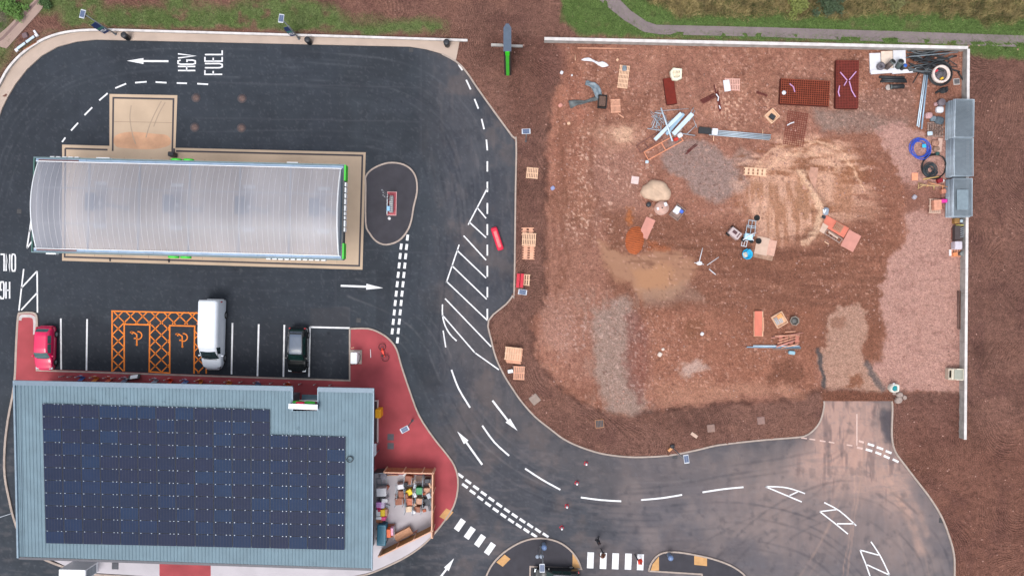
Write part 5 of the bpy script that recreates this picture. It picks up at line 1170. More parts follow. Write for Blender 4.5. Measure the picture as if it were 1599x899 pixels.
# rebar mats
def rebar(label, px_, py_, rot, L, Wd, layers, pitch, mat, wd=.03, h=.05):
    t = thing('rebar_mat_stack', label, 'reinforcing mesh', px_, py_, gz(px_, py_) + .03, rot, 'rusty reinforcing mats')
    for q in range(layers):
        g = MB(); ox = random.Random(q).uniform(-.04, .04)
        w9 = wd if q == layers - 1 else wd * 1.9
        for k in range(int(L / pitch) + 1): g.box(-L / 2 + k * pitch + ox, 0, q * h, w9, Wd, .02)
        for k in range(int(Wd / pitch) + 1): g.box(0, -Wd / 2 + k * pitch + ox, q * h + .02, L, w9, .02)
        g.build('rebar_mat', mat if (layers == 1 or q == layers - 1) else M('rebar_shaded', (84, 26, 14), .9, var=.2), t)  # lower mats coloured darker: shade between the bars put into their rust
    return t
rebar('deep square rusty rebar stack, wider than long, on the north part of the lot', 1255, 145.5, -3, 4.7, 2.4, 7, .21, m_rust, .045, .07)
rebar('tall upright rusty rebar stack marked with a lilac cross', 1320.5, 133, -1, 2.1, 4.6, 7, .15, M('rebar_wine', (128, 50, 40), .8, var=.15), .05, .06)
rebar('thin open rusty rebar mat lying on the sand below the rebar stacks', 1242.5, 201, -9, 2.0, 3.3, 1, .21, m_rust2, .045)
rebar('dark red rebar bundle next to the white bulk bag', 1046, 143, 8, .95, 2.5, 6, .12, M('rebar_dark_red', (126, 34, 18), .8, var=.12), .06, .05)
def ribbon(label, px_, py_, strips, z, mat=m_lilac, name='marker_tape', cat='tape', wd=.10):
    g = MB(); x0, y0, _ = W(px_, py_, z)
    for s_ in strips:
        g.strip([(W(a, b, z)[0] - x0, W(a, b, z)[1] - y0) for a, b in s_], wd, 0, .02)
    return solo(g, name, mat, label, cat, px_, py_, z)
ribbon('lilac tape cross on the upright rebar stack', 1324, 130, [[(1312,113),(1323,126)],[(1337,112),(1326,125)],[(1326,127),(1330,142),(1336,152)],[(1322,127),(1318,134)],[(1311,134),(1309,144),(1311,151)]], .62)
ribbon('lilac tape scrap on the wide rebar stack', 1237, 136, [[(1233,131),(1239,136),(1241,144)]], .68)
ribbon('pale tape scrap on the thin rebar mat', 1234, 194, [[(1229,196),(1234,193),(1240,191)]], .14, m_whitesheet)
g = MB(); g.lathe([(.2, 0), (.2, .06), (.08, .07)], n=14); solo(g, 'wire_roll', m_whitesheet, 'small pale wire roll on the wide rebar stack', 'wire roll', 1224, 145, .66)
def bars(label, px_, py_, rot, L, Wd, n, mat=None):
    g = MB(); rr = random.Random(int(px_))
    for k in range(n): y = -Wd / 2 + (k + .5) * Wd / n; e = rr.uniform(-.1, .1); g.tube([(-L / 2 + e, y, .04 + (k % 2) * .04), (L / 2 + e, y + rr.uniform(-.03, .03), .04 + (k % 2) * .04)], .022, 5)
    return solo(g, 'rebar_bundle', mat or M('rebar_plum', (112, 48, 46), .8, var=.15), label, 'rebar bundle', px_, py_, gz(px_, py_) + .03, rot, 'small rebar bundles')
bars('short plum coloured rebar bundle pointing northeast', 1106, 154, 28, 1.5, .5, 9); bars('narrow rebar bundle tied with pale tape, standing north to south', 1122, 158, -80, 1.9, .3, 6); bars('thin rebar offcuts above the tied bundle', 1117, 142, -76, 1.1, .12, 3)
bars('curved scrap of rebar west of the wide rebar stack', 1189, 147, -20, 1.1, .25, 4); bars('rebar offcuts on grey gravel south of the steel pile', 1081, 231, 38, 1.1, .22, 4); bars('short rebar scrap on grey gravel', 1074, 238, 40, .6, .18, 3)
ribbon('pale ties on the narrow rebar bundle', 1122, 155, [[(1118,147),(1122,152),(1121,158)],[(1123,165),(1125,170)]], .22, m_whitesheet)
# bulk bags
def bulkbag(label, px_, py_, r, h, mat, fill, rot=0, name='bulk_bag', n=9):
    t = thing(name, label, 'bulk bag', px_, py_, gz(px_, py_), rot); rr = random.Random(int(px_)); k_ = [1 + rr.uniform(-.12, .12) for _ in range(n)]
    g = MB(); rows = [(.86, 0), (1, .3), (1.02, .7), (.92, 1.0), (.72, .98), (.6, .8)]; vs = []
    for a, z_ in rows:
        for k in range(n): th_ = 2 * math.pi * k / n; q = max(abs(math.cos(th_)), abs(math.sin(th_))); vs.append((r * a * k_[k] * math.cos(th_) / q ** .6, r * a * k_[k] * math.sin(th_) / q ** .6, h * z_ + rr.uniform(-.03, .03)))
    g.add(vs, [(i * n + k, i * n + (k + 1) % n, (i + 1) * n + (k + 1) % n, (i + 1) * n + k) for i in range(5) for k in range(n)], 0, True); g.build('sack', mat, t)
    g = MB(); f0 = [(r * .63 * math.cos(2 * math.pi * k / 12), r * .63 * math.sin(2 * math.pi * k / 12), h * .8 + rr.uniform(-.05, .08)) for k in range(12)]; g.add(f0 + [(0, 0, h * .92)], [(k, (k + 1) % 12, 12) for k in range(12)], 0); g.build('contents', fill, t); return t
bulkbag('white bulk bag with a brown hollow next to the dark red rebar', 1054, 118, .58, .8, M('bag_cream', (240, 238, 214), .7, var=.06), M('bag_fill', (220, 205, 180), .8, var=.4, scale=3))
bulkbag('round white bin bag with teal contents at the mouth of the lot', 1391.5, 604.5, .42, .9, m_bag, M('teal_fill', (20, 140, 150), .5, var=.15, scale=5), 0)
g = MB(); g.rbox(.12, .1, 0, .22, .2, .06, .05); solo(g, 'white_lump', m_whitesheet, 'white lump on the teal filled bag', 'lump', 1394, 601, .8)
# big pale rock and neighbours
def rock(label, px_, py_, rx_, ry_, h, mat, seed, rot=0, name='boulder', n=22, group=None):
    rr = random.Random(seed); kk = [1 + .10 * math.sin(3 * 2 * math.pi * k / n + seed) + rr.uniform(-.07, .07) for k in range(n)]; g = MB(); vs = []
    rows = [(1.0, 0), (1.03, .35), (.93, .75), (.72, .95), (.4, 1.0), (.12, .97)]
    for i, (a, z_) in enumerate(rows):
        for k in range(n): th_ = 2 * math.pi * k / n; q = kk[k] * (1 - i * .0) + (1 - kk[k]) * i * .15; vs.append((rx_ * a * q * math.cos(th_), ry_ * a * q * math.sin(th_), h * z_ + rr.uniform(-.03, .03) * h * 2))
    g.add(vs, [(i * n + k, i * n + (k + 1) % n, (i + 1) * n + (k + 1) % n, (i + 1) * n + k) for i in range(5) for k in range(n)] + [[5 * n + k for k in range(n)]], 0, n > 12)
    return solo(g, name, mat, label, 'rock', px_, py_, gz(px_, py_) - .03, rot, group)
rock('large lumpy pale sandstone boulder near the middle of the lot', 1024, 299, 1.42, 1.0, .85, M('sandstone', (206, 176, 152), .9, var=.22, scale=1.1, bump=.8, bscale=6), 3, -8)
for i, (x, y, r, l) in enumerate([(1404,616,.35,'grey angular rock beside the teal filled bag'),(1402,624,.42,'pale angular rock at the mouth of the drive, nearest the kerb'),(1396,613,.22,'small rock touching the teal filled bag'),(1412,620,.25,'small grey rock east of the mouth of the drive')]):
    rock(l, x, y, r, r * .8, r * .8, M('rock_grey', (166, 148, 140), .9, var=.2, scale=3, bump=.6), i + 11, i * 40, n=8)
t = thing('cable_drum', 'round pale wooden reel with two white patches beside the boulder', 'cable drum', 1032, 325.5, gz(1032, 325), 20)
g = MB(); g.lathe([(.66, 0), (.66, .06), (.3, .07), (.3, .6), (.66, .61), (.66, .68)], n=28); g.build('reel', M('reel_wood', (200, 160, 146), .75, var=.18, scale=3), t)
g = MB(); g.box(-.42, .05, .69, .2, .26, .02); g.box(.42, .2, .69, .28, .36, .02); g.build('reel_patch', m_whitesheet, t); g = MB(); g.lathe([(.07, .67), (.07, .69)], n=10); g.build('hub_hole', m_black, t)
t = thing('crate', 'tilted open crate with blue and white contents beside the reel', 'crate', 1057, 332, gz(1057, 332), -38)
g = MB()
for a in ((0, .62, 1.0, .05), (0, -.62, 1.0, .05)): g.box(a[0], a[1], .2, a[2], a[3], .4)
for a in ((.5, 0), (-.5, 0)): g.box(a[0], a[1], .2, .05, 1.3, .4)
g.box(0, 0, .03, 1.0, 1.25, .04); g.build('crate_box', m_oldwood, t)
g = MB(); g.rbox(-.05, .1, .2, .6, .7, .3, .1); solo(g, 'white_sack', m_whitesheet, 'white sack inside the tilted crate', 'sack', 1056, 330, gz(1057, 332) + .06, -30); g = MB(); g.rbox(0, 0, .15, .42, .3, .3, .06); solo(g, 'blue_parcel', M('parcel_blue', (70, 110, 220), .5), 'bright blue packet in the corner of the tilted crate', 'packet', 1063, 330, gz(1057, 332) + .1, -38)
g = MB(); g.lathe([(.2, 0), (.24, .1), (.24, .5), (.2, .55)], n=12); solo(g, 'drum', m_darkp, 'small dark drum half under the boulder', 'drum', 1012, 320, gz(1012, 320))
board('sheet', 'small square pale sheet northwest of the boulder', 'sheet', 991.5, 281.5, -8, .72, .72, M('pink_white_sheet', (222, 196, 192), .7))
board('formwork_board', 'long pink board reaching out of the rusty orange mound', 'board', 1010, 356, 66, 2.0, .95, m_form2)
# orange mound
clay = M('rust_clay', (166, 84, 42), .85, var=.15, scale=3, bump=.8, bscale=8); _t = clay.node_tree; _w = _t.nodes.new('ShaderNodeTexWave'); _w.bands_direction = 'Y'; _w.inputs['Scale'].default_value = 1.6; _w.inputs['Distortion'].default_value = 5; _w.inputs['Detail'].default_value = 4
_tc = _t.nodes.new('ShaderNodeTexCoord'); _t.links.new(_tc.outputs['Object'], _w.inputs['Vector']); _r = _t.nodes.new('ShaderNodeMapRange'); _r.inputs[3].default_value = .62; _r.inputs[4].default_value = 1.25; _t.links.new(_w.outputs['Fac'], _r.inputs[0])
_b = _t.nodes['Principled BSDF']; _src = _b.inputs['Base Color'].links[0].from_socket; _v = _t.nodes.new('ShaderNodeVectorMath'); _v.operation = 'SCALE'; _t.links.new(_src, _v.inputs[0]); _t.links.new(_r.outputs[0], _v.inputs['Scale']); _t.links.new(_v.outputs[0], _b.inputs['Base Color'])
g = MB(); rr = random.Random(4); n = 22; vs = [(0, 0, .34)]
for i in range(1, 7):
    a = i / 6
    for k in range(n): th_ = 2 * math.pi * k / n; vs.append((.95 * a * math.cos(th_) * (1 + rr.uniform(-.05, .05)), 1.42 * a * math.sin(th_) * (1 + rr.uniform(-.06, .06)), .34 * (1 - a * a) - .04 + .03 * math.sin(9 * a * math.sin(th_) * 1.42 + k)))
g.add(vs, [(0, 1 + k, 1 + (k + 1) % n) for k in range(n)] + [(1 + i * n + k, 1 + (i + 1) * n + k, 1 + (i + 1) * n + (k + 1) % n, 1 + i * n + (k + 1) % n) for i in range(5) for k in range(n)], 0, True)
solo(g, 'clay_mound', clay, 'rusty orange clay mound at the edge of the puddle', 'mound', 991, 375, gz(991, 375) + .02, -8)
# steel pile near the top left of the lot: each member its own thing
pz = gz(1058, 195) + .1
board('steel_channel', 'wide pale blue steel channel, the left of two on the steel pile', 'steel channel', 1043, 198, 45, 3.6, .34, m_bluest, z=pz + .5, th=.14); board('steel_channel', 'wide pale steel channel, the right of two on the steel pile', 'steel channel', 1066, 194, 47, 2.7, .42, m_bluest, z=pz + .42, th=.14)
board('steel_sheet', 'bent grey blue sheet between the two channels', 'sheet', 1054, 194, 50, 2.6, .3, M('pale_blue_sheet', (160, 192, 214), .4), z=pz + .3, th=.06, tilt=20)
poles('steel_pole', 'bright white pole lying across the top of the steel pile', 'pole', (1032,169), (1050,221), 1, .075, m_bluest, z=pz + .75, jit=0)
for i, (a, b, r, l) in enumerate([((1011,201),(1085,212),.045,'long grey tube under the steel pile running east'),((1024,174),(1075,170),.022,'thin rod along the north edge of the steel pile'),((1072,186),(1083,168),.03,'short tube pointing northeast off the steel pile'),((1076,190),(1085,172),.028,'second short tube pointing northeast off the steel pile'),((1026,180),(1018,200),.04,'steel tube down the west edge of the pile'),((1081,182),(1088,200),.022,'thin tube at the east edge of the steel pile'),((1072,210),(1088,195),.03,'crooked tube southeast of the channels'),((1022,176),(1036,178),.05,'stub of tube at the northwest corner of the pile')]):
    poles('steel_tube', l, 'tube', a, b, 1, r, m_galv, z=pz + .05 + .03 * i, jit=0, group='loose tubes of the steel pile')
g = MB(); rr = random.Random(8)
for k in range(26): x, y = rr.uniform(-.9, .9), rr.uniform(-.7, .7); a = rr.uniform(0, 3.1); l = rr.uniform(.3, .7); g.tube([(x - l * math.cos(a), y - l * math.sin(a), rr.uniform(.05, .4)), (x + l * math.cos(a), y + l * math.sin(a), rr.uniform(.05, .4))], .022, 5)
tag(solo(g, 'scaffold_fittings', m_galv, 'tangle of grey scaffold fittings in the steel pile', 'fittings', 1033, 190, pz), kind='stuff')
g = MB(); g.rbox(0, 0, .2, .5, .45, .4, .15); solo(g, 'white_sack', m_whitesheet, 'small white sack at the south tip of the steel pile', 'sack', 1061, 212, pz + .2, 30); g = MB(); g.rbox(0, 0, .15, .42, .32, .3, .08); solo(g, 'red_can', M('can_red', (206, 52, 36), .5), 'small red can on the timber frame beside the steel pile', 'can', 1055, 218, pz + .12, 20)
g = MB(); g.box(0, 0, .05, 1.0, .5, .1); solo(g, 'brown_sheet', m_oldwood, 'crumpled tan sheet by the small white sack', 'sheet', 1057, 207, pz + .1, 50)
def frame(label, px_, py_, rot, L, Wd, mat, rungs=3, z=None, name='timber_skid', b=.09, h=.12):
    g = MB(); g.box(0, Wd / 2, h / 2, L, b, h); g.box(0, -Wd / 2, h / 2, L, b, h)
    for k in range(rungs + 2): x = -L / 2 + b / 2 + k * (L - b) / (rungs + 1); g.box(x, 0, h / 2 - .004, b * .8, Wd - b, h * .8)
    return solo(g, name, mat, label, 'frame', px_, py_, gz(px_, py_) + .03 if z is None else z, rot)
frame('long pale timber frame below the steel pile', 1036, 229, 29, 3.9, .85, M('orange_pine', (226, 150, 116), .8, var=.12), 1)
frame('weathered red brown frame between the timber frame and the steel pile', 1014, 222, 33, 2.6, .75, M('brown_frame', (120, 78, 70), .8, var=.3, scale=2), 2)
poles('scaffold_pole', 'bundle of four long pale poles running east from the steel pile', 'pole bundle', (1110,207), (1203,215), 4, .06, m_galv, 1.15, jit=.25); g = MB(); g.rbox(0, 0, .12, 1.2, .62, .24, .05); solo(g, 'pole_sleeve', m_blackpipe, 'black sleeve over the west end of the long poles', 'sleeve', 1100, 204.5, gz(1100, 204) + .05, -5); g = MB(); g.rbox(0, 0, .14, .55, .6, .26, .03); solo(g, 'pole_wrap', m_whitesheet, 'white wrap beside the black sleeve on the poles', 'wrap', 1115.5, 206.3, gz(1100, 204) + .05, -5)
for i, (x, y) in enumerate(((1115,213),(1191,212))): poles('prop_timber', 'short timber under the long poles, %s one' % ('west', 'east')[i], 'timber', (x, y - 10), (x - 1, y + 7), 1, .04, m_pine2, z=gz(x, y) + .02, jit=0)
# pallets and boards on the lot
pallet('long slatted pallet with a grey patch, north of the dark crate', 973.5, 120.5, -7, 1.0, 2.2, 7, m_pine2, cross=6)
g = MB(); g.rbox(0, 0, .05, .4, .5, .1, .05); solo(g, 'grey_rag', m_sheetblue, 'grey rag on the long slatted pallet', 'rag', 975, 107, gz(973, 120) + .14, 0)
pallet('small bright slatted pallet east of the dark crate', 961, 166, 2, .95, 1.3, 8); poles('timber_offcut', 'short timber offcut below the small bright pallet', 'timber', (965,178), (974,184), 1, .06, m_pine, jit=0)
pallet('square pallet alone on the dark soil west of the lot', 831, 270.5, -5, 1.15, 1.05, 7, m_pine2)
pallet('lowest pallet of the trio, its slats showing south of the stack', 825.5, 393, -2, 1.2, 1.5, 2, m_pine, cross=7); pallet('pallet peeping out north of the trio', 824, 361, 0, 1.2, .7, 2, m_pine, cross=3); pallet('upper pallet lying across the other two of the trio', 826, 374, -3, 1.35, 1.25, 8, m_pine2, z=gz(825, 380) + .3)
pallet('small pallet half under the red barrier panels', 822, 437, -4, .7, 1.1, 3, m_pine2, cross=3)
for i, x in enumerate((809, 815)): g = MB(); g.box(0, 0, .1, .30, 1.35, .2); g.box(0, .33, .215, .2, .5, .03); g.box(0, -.33, .215, .2, .5, .03); solo(g, 'plastic_barrier', M('barrier_red', (206, 16, 52), .45, var=.05), 'red plastic barrier panel beside the small pallet, the %s one' % ('left', 'right')[i], 'barrier', x, 438, gz(815, 438) + .22, -4, 'red barrier panels')
for i, (dx, dy) in enumerate(((0, 4), (-1, 2), (0, 0), (-2, -1))): pallet(['bottom pallet of the tall orange stack by the kerb', 'second pallet of the tall orange stack by the kerb', 'third pallet of the tall orange stack by the kerb', 'top pallet of the tall orange stack by the kerb'][i], 803 + dx, 553 + dy, -6, 1.6 if i > 1 else 1.4, 1.25, 7, m_pine if i < 3 else m_pine2, z=gz(803, 553) + .16 * i, cross=3)
pallet('grey weathered pallet south of the tall orange stack', 810, 581, 2, 1.15, 1.3, 6, m_oldwood); pallet('worn pallet under the grey one, south of the orange stack', 810.5, 582, -3, 1.1, 1.3, 6, m_pine, z=gz(810, 581) + .16)
g = MB(); g.rbox(0, 0, .15, .5, .32, .3, .04); solo(g, 'white_block', m_whitep, 'white block touching the west side of the grey pallet', 'block', 797, 579, gz(797, 579), 8)
t = thing('road_barrier', 'red plastic road barrier with a pinkish dirty top lying in the hatched lane', 'barrier', 776.5, 373, .004, -72); g = MB(); g.rbox(0, 0, .22, 2.3, .62, .42, .18); g.build('shell', M('barrier_crimson', (226, 22, 66), .4, var=.05), t); g = MB(); g.rbox(.05, 0, .43, 1.7, .34, .06, .1); g.build('dirty_top', M('barrier_top', (224, 130, 130), .7, var=.15), t)
g = MB(); g.box(-.95, 0, .47, .12, .45, .12); g.box(.95, 0, .45, .1, .2, .1); g.build('handle', M('barrier_crimson', (226, 22, 66)), t)
pallet('narrow pale pallet lying east to west near the sand', 1179, 268.5, -4, 2.2, .75, 5, m_pine2, cross=3); board('formwork_board', 'weathered planked board on the sand, lying north to south', 'board', 1265, 279, -8, 1.25, 2.25, M('old_planks', (188, 142, 122), .8, var=.2, scale=3), th=.08)
pallet('small pallet under a white sheet near the north wall', 1143, 132.5, -2, 1.5, 1.15, 9, M('pink_pine', (222, 172, 158), .8)); board('white_board', 'white sheet lying on the small pallet near the north wall', 'sheet', 1135, 134, 8, .6, 1.1, m_whitesheet, z=gz(1143, 132) + .16)
t = thing('crate', 'tilted pale crate holding a dark block, west of the thin rebar mat', 'crate', 1204.5, 182, gz(1204, 182), 42); g = MB(); g.box(0, 0, .04, 1.0, 1.0, .05); [g.box(s * .5, 0, .16, .08, 1.05, .28) for s in (-1, 1)]; [g.box(0, s * .5, .155, .92, .08, .27) for s in (-1, 1)]; g.build('crate_box', m_pine2, t)
g = MB(); g.rbox(0, 0, .15, .55, .42, .28, .04); solo(g, 'battery_box', m_darkp, 'dark block inside the tilted pale crate', 'box', 1205, 183, gz(1204, 182) + .07, -35)
board('formwork_board', 'long orange board on trestles at the east centre of the lot', 'board', 1184, 505, 90, 2.4, .72, m_form, z=gz(1184, 505) + .3, th=.06); frame('pale frame under the long orange board', 1184, 505.5, 90, 2.4, .8, m_pine2, 3); frame('wider timber frame crossing under the long orange board', 1184.5, 506, 0, 1.0, 1.2, m_pine, 0, z=gz(1184, 505) + .15)
t = thing('crate', 'tilted crate of steel rods with an orange lid corner', 'crate', 1216, 499, gz(1216, 499), 30); g = MB(); g.box(0, 0, .04, 1.1, 1.2, .06); [g.box(s * .55, 0, .18, .06, 1.26, .32) for s in (-1, 1)]; [g.box(0, s * .6, .175, 1.04, .06, .31) for s in (-1, 1)]; g.build('crate_box', m_pine2, t)
for i in range(4): poles('steel_rod', 'steel rod in the tilted crate, number %d from its west side' % (i + 1), 'rod', (1208.5 + i * 2.6, 497 - i * 1.4), (1214.5 + i * 2.6, 507 - i * 1.4), 1, .05, m_galv, z=gz(1216, 499) + .3, jit=0, group='rods in the crate')
g = MB(); g.box(0, 0, .02, .5, .4, .04); solo(g, 'orange_tray', M('lid_orange', (226, 160, 100), .7), 'orange lid on the corner of the rod crate', 'lid', 1217.5, 493.5, gz(1216, 499) + .36, 30)
t = thing('round_tub', 'grey round tub with dark contents east of the rod crate', 'tub', 1238.5, 500.5, gz(1238, 500), 30); g = MB(); g.lathe([(.36, 0), (.45, .45), (.47, .47), (.40, .47), (.36, .3)], n=7, smooth=False); g.build('tub', M('tub_grey', (150, 138, 128), .6, .2), t); g = MB(); g.lathe([(.36, .3), (.36, .32), (.12, .42)], n=10); g.build('contents', M('tub_dark', (92, 90, 88), .6, var=.4, scale=8), t)
pallet('pallet with rails under the loose timbers', 1231, 531, -4, 2.1, 1.0, 4, M('reddish_pine', (188, 120, 102), .8, var=.15))
for i, (a, b) in enumerate([((1204,527.5),(1253,519)),((1210,524),(1248,523)),((1214,536),(1243,527)),((1212,541),(1240,531)),((1220,543),(1246,536)),((1226,518),(1242,517)),((1216,531),(1240,524)),((1230,541),(1244,538))]): poles('loose_timber', 'loose timber on the railed pallet, number %d from the north end' % (i + 1), 'timber', a, b, 1, .045 if i != 3 else .09, m_form2 if i in (0, 3) else m_pine, z=gz(1231, 531) + .2 + .04 * (i % 3), jit=0, group='loose timbers')
poles('steel_rail', 'long pale blue steel rail south of the loose timbers', 'rail', (1166,541.5), (1250,542), 1, .06, M('rail_blue', (140, 178, 204), .4, .2), jit=0, z=gz(1210, 542) + .12); poles('steel_rail', 'second pale blue steel rail, slightly shorter and further north', 'rail', (1176,539.5), (1248,540), 1, .06, m_bluest, jit=0, z=gz(1210, 540) + .14); poles('steel_rail', 'short grey rail under the long pale blue ones', 'rail', (1206,545), (1250,545), 1, .05, m_oldwood, jit=0)
g = MB(); g.rbox(0, 0, .2, .62, .36, .4, .14); solo(g, 'blue_grey_sack', M('sack_blue', (150, 188, 204), .6), 'small pale blue sack below the long rails', 'sack', 1235, 550, gz(1235, 550), -8)
# mixer corner
pm_ = gz(1165, 365)
def ladder(label, px_, py_, rot, L, Wd, mat, z): return frame(label, px_, py_, rot, L, Wd, mat, 1, z, 'steel_trestle', .06, .08)
ladder('light steel frame north of the blue bucket, top one', 1174, 350, -8, .75, .7, m_galv, pm_ + .1); ladder('light steel frame over the machine parts', 1172, 360, -8, .9, .9, m_galv, pm_ + .3); ladder('small steel frame nearest the blue bucket', 1162, 380, -12, .55, .55, m_whitesheet, pm_ + .1)
t = thing('mixer_machine', 'white and pale blue machine parts in a steel frame north of the blue bucket', 'machine', 1167, 370, pm_, -10); g = MB(); g.rbox(0, 0, .3, .8, .6, .5, .1); g.build('housing', M('machine_blue', (180, 220, 240), .4, var=.2, scale=5), t); g = MB(); g.tube([(-.5, -.4, .5), (.1, .2, .62), (.6, .5, .5)], .06, 6); g.tube([(-.4, .4, .4), (.5, -.3, .6)], .05, 6); g.build('arm', m_whitesheet, t); 
for s in (-1, 1): g = MB(); g.lathe([(.1, -.06), (.2, -.06), (.2, .06), (.1, .06)], s * .4, -.35, .2, 12); g.build('wheel', m_tyre, t)
t = thing('generator', 'pale square machine with dark vents on a black wheel, west of the steel frames', 'generator', 1145, 365, pm_, -38); g = MB(); g.rbox(0, 0, .4, 1.15, .75, .7, .08); g.build('casing', M('machine_grey', (196, 178, 178), .6, var=.08), t); g = MB(); g.box(-.1, .05, .76, .45, .3, .02); g.box(.35, 0, .76, .1, .5, .02); g.build('vents', M('vent_plum', (84, 50, 56), .6), t)
for s in (-1, 1): g = MB(); g.lathe([(.05, -.07), (.22, -.07), (.22, .07), (.05, .07)], n=14); o = g.build('wheel', m_tyre, t, (-.42, s * .42, .22)); o.rotation_euler = (R(90), 0, 0)
t = thing('bucket_bag', 'bright cyan blue tub with white rags spilling over its west side', 'tub', 1165, 397, gz(1165, 397), 20); g = MB(); g.lathe([(.38, 0), (.5, .45), (.53, .5), (.46, .5), (.4, .25)], n=9); g.build('tub', M('cyan', (20, 176, 226), .45, var=.06), t); g = MB(); g.rbox(-.22, .02, .42, .42, .5, .24, .12); g.build('rags', M('rag', (196, 190, 180), .8, var=.45, scale=7), t)
g = MB(); g.box(-.0, .2, .52, .7, .05, .05, .4); solo(g, 'spade', m_black, 'dark handle lying across the cyan tub', 'tool', 1168, 392, gz(1165, 397), 12)
board('plywood_sheet', 'pale plywood sheet east of the cyan tub, the left of two', 'sheet', 1190, 384, -12, 1.25, 1.7, m_ply); board('plywood_sheet', 'pale plywood sheet east of the cyan tub, the right of two', 'sheet', 1205, 387, -12, .75, 1.5, M('plywood_pink', (210, 164, 146), .75)); board('dirty_sheet', 'mud stained plywood lying partly under the pale sheets', 'sheet', 1192, 398, -12, 1.9, .8, M('muddy_ply', (160, 126, 106), .85, var=.3, scale=3), z=gz(1192, 398) + .01)
for i, (x, y) in enumerate(((1184, 376.5), (1181.5, 340.5))): g = MB(); g.lathe([(.16, 0), (.27, .02), (.28, .16), (.16, .18), (.12, .1)], n=18); solo(g, 'wheel_tyre', m_tyre, ('small black tyre on the corner of the left plywood sheet', 'small dark tyre north of the top steel frame')[i], 'tyre', x, y, gz(x, y) + .05)
poles('white_stick', 'longest white stick of the splayed sticks east of the puddle', 'stick', (1097,387), (1091,411), 1, .04, m_whitesheet, jit=0); poles('white_stick', 'white stick pointing northeast, east of the puddle', 'stick', (1104,414), (1122,401), 1, .035, m_whitesheet, jit=0); poles('white_stick', 'short thick white stick southeast of the splayed sticks', 'stick', (1107,420), (1117,429), 1, .05, m_whitesheet, jit=0); poles('white_stick', 'short white stick at the foot of the splayed sticks', 'stick', (1084,410), (1099,413), 1, .035, m_whitesheet, jit=0)
rock('white rubble lump where the sticks meet', 1092, 411, .3, .2, .15, m_whitesheet, 5, n=8, name='rubble_lump')
# formwork group
board('formwork_board', 'large salmon coloured formwork board on the sand edge', 'board', 1301, 352, -30, 2.9, 1.05, m_form, z=gz(1301, 352) + .2, th=.05); board('formwork_board', 'pinkish formwork board at the east end of the salmon one', 'board', 1328.5, 376, -28, 1.35, 1.75, m_form2, th=.05)
board('plywood_sheet', 'pale square board at the west end of the salmon board', 'sheet', 1283, 355, -32, .95, .85, m_ply, z=gz(1283, 355) + .15, th=.08); pallet('timber pallet lying on the salmon board', 1308.5, 355, -30, .85, .75, 5, M('brown_pine', (172, 128, 104), .8), z=gz(1301, 352) + .25); frame('long timber frame along the south edge of the salmon board', 1298, 367, -32, 2.2, .45, m_oldwood, 4); board('timber_board', 'light timber leaning along the long frame', 'timber', 1301, 367, -34, 1.1, .16, m_ply, z=gz(1301, 367) + .2)
g = MB(); g.rbox(0, 0, .25, .5, .72, .5, .18); solo(g, 'grey_sack', M('sack_grey', (150, 160, 176), .6, var=.15), 'grey sack with a white fold beside the salmon board', 'sack', 1287.5, 330.5, gz(1287, 330), -10); g = MB(); g.box(-.05, 0, .02, .12, .4, .04, .3); g.box(.1, .05, .02, .1, .3, .04, -.4); solo(g, 'white_rag', m_whitep, 'white rag on the grey sack', 'rag', 1287, 330, gz(1287, 330) + .5, 0); g = MB(); g.rbox(0, 0, .12, .4, .3, .24, .06); solo(g, 'dark_box', m_darkp, 'small dark box between the grey sack and the salmon board', 'box', 1285, 339, gz(1285, 339), -20); poles('timber_offcut', 'short pale timber alone south of the long frame', 'timber', (1287,377), (1294,381), 1, .05, m_pine2, jit=0)
# sheeting near the north-west of the lot
def cloth(name, label, cat, px_, py_, pts, wds, mat, seed=1, h=.12):
    rr = random.Random(seed); g = MB(); P = smooth_poly(pts, False, 4); Wt = smooth_poly([(w_, 0) for w_ in wds], False, 4); z = gz(px_, py_) + .04; x0, y0, _ = W(px_, py_, z); vs = []; nn = 7
    for i, p in enumerate(P):
        a = P[max(0, i - 1)]; b = P[min(len(P) - 1, i + 1)]; d = Vector((b[0] - a[0], b[1] - a[1])).normalized(); n_ = Vector((-d.y, d.x))
        for k in range(nn): s_ = (k / (nn - 1) - .5) * Wt[i][0]; q = W(p[0] + n_.x * s_, p[1] + n_.y * s_, z); vs.append((q[0] - x0, q[1] - y0, rr.uniform(0, h)))
    g.add(vs, [(i * nn + k, i * nn + k + 1, (i + 1) * nn + k + 1, (i + 1) * nn + k) for i in range(len(P) - 1) for k in range(nn - 1)], 0, True); o = solo(g, name, mat, label, cat, px_, py_, z); md = o.modifiers.new('thick', 'SOLIDIFY'); md.thickness = .012; return o
cloth('plastic_sheet', 'twisted white plastic strip near the northwest corner of the lot', 'sheet', 930, 97, [(908,94),(918,93),(927,96),(935,100),(942,101),(950,103)], [1.5, 6, 3, 5, 9, 1.5], m_whitesheet, 2)
cloth('tarpaulin', 'grey blue crumpled tarpaulin reaching northwest from the dark crate', 'tarpaulin', 928, 141, [(914,130),(924,133),(931,140),(935,150),(938,153)], [7, 9, 12, 11, 4], m_sheetblue, 3, .3); cloth('tarpaulin', 'grey tarpaulin tail trailing west from the dark crate', 'tarpaulin', 910, 160, [(889,164),(900,161),(912,160),(925,156),(935,152)], [13, 9, 5, 6, 9], M('tarp_dark', (92, 98, 100), .6, var=.4, scale=2.5), 4, .25)
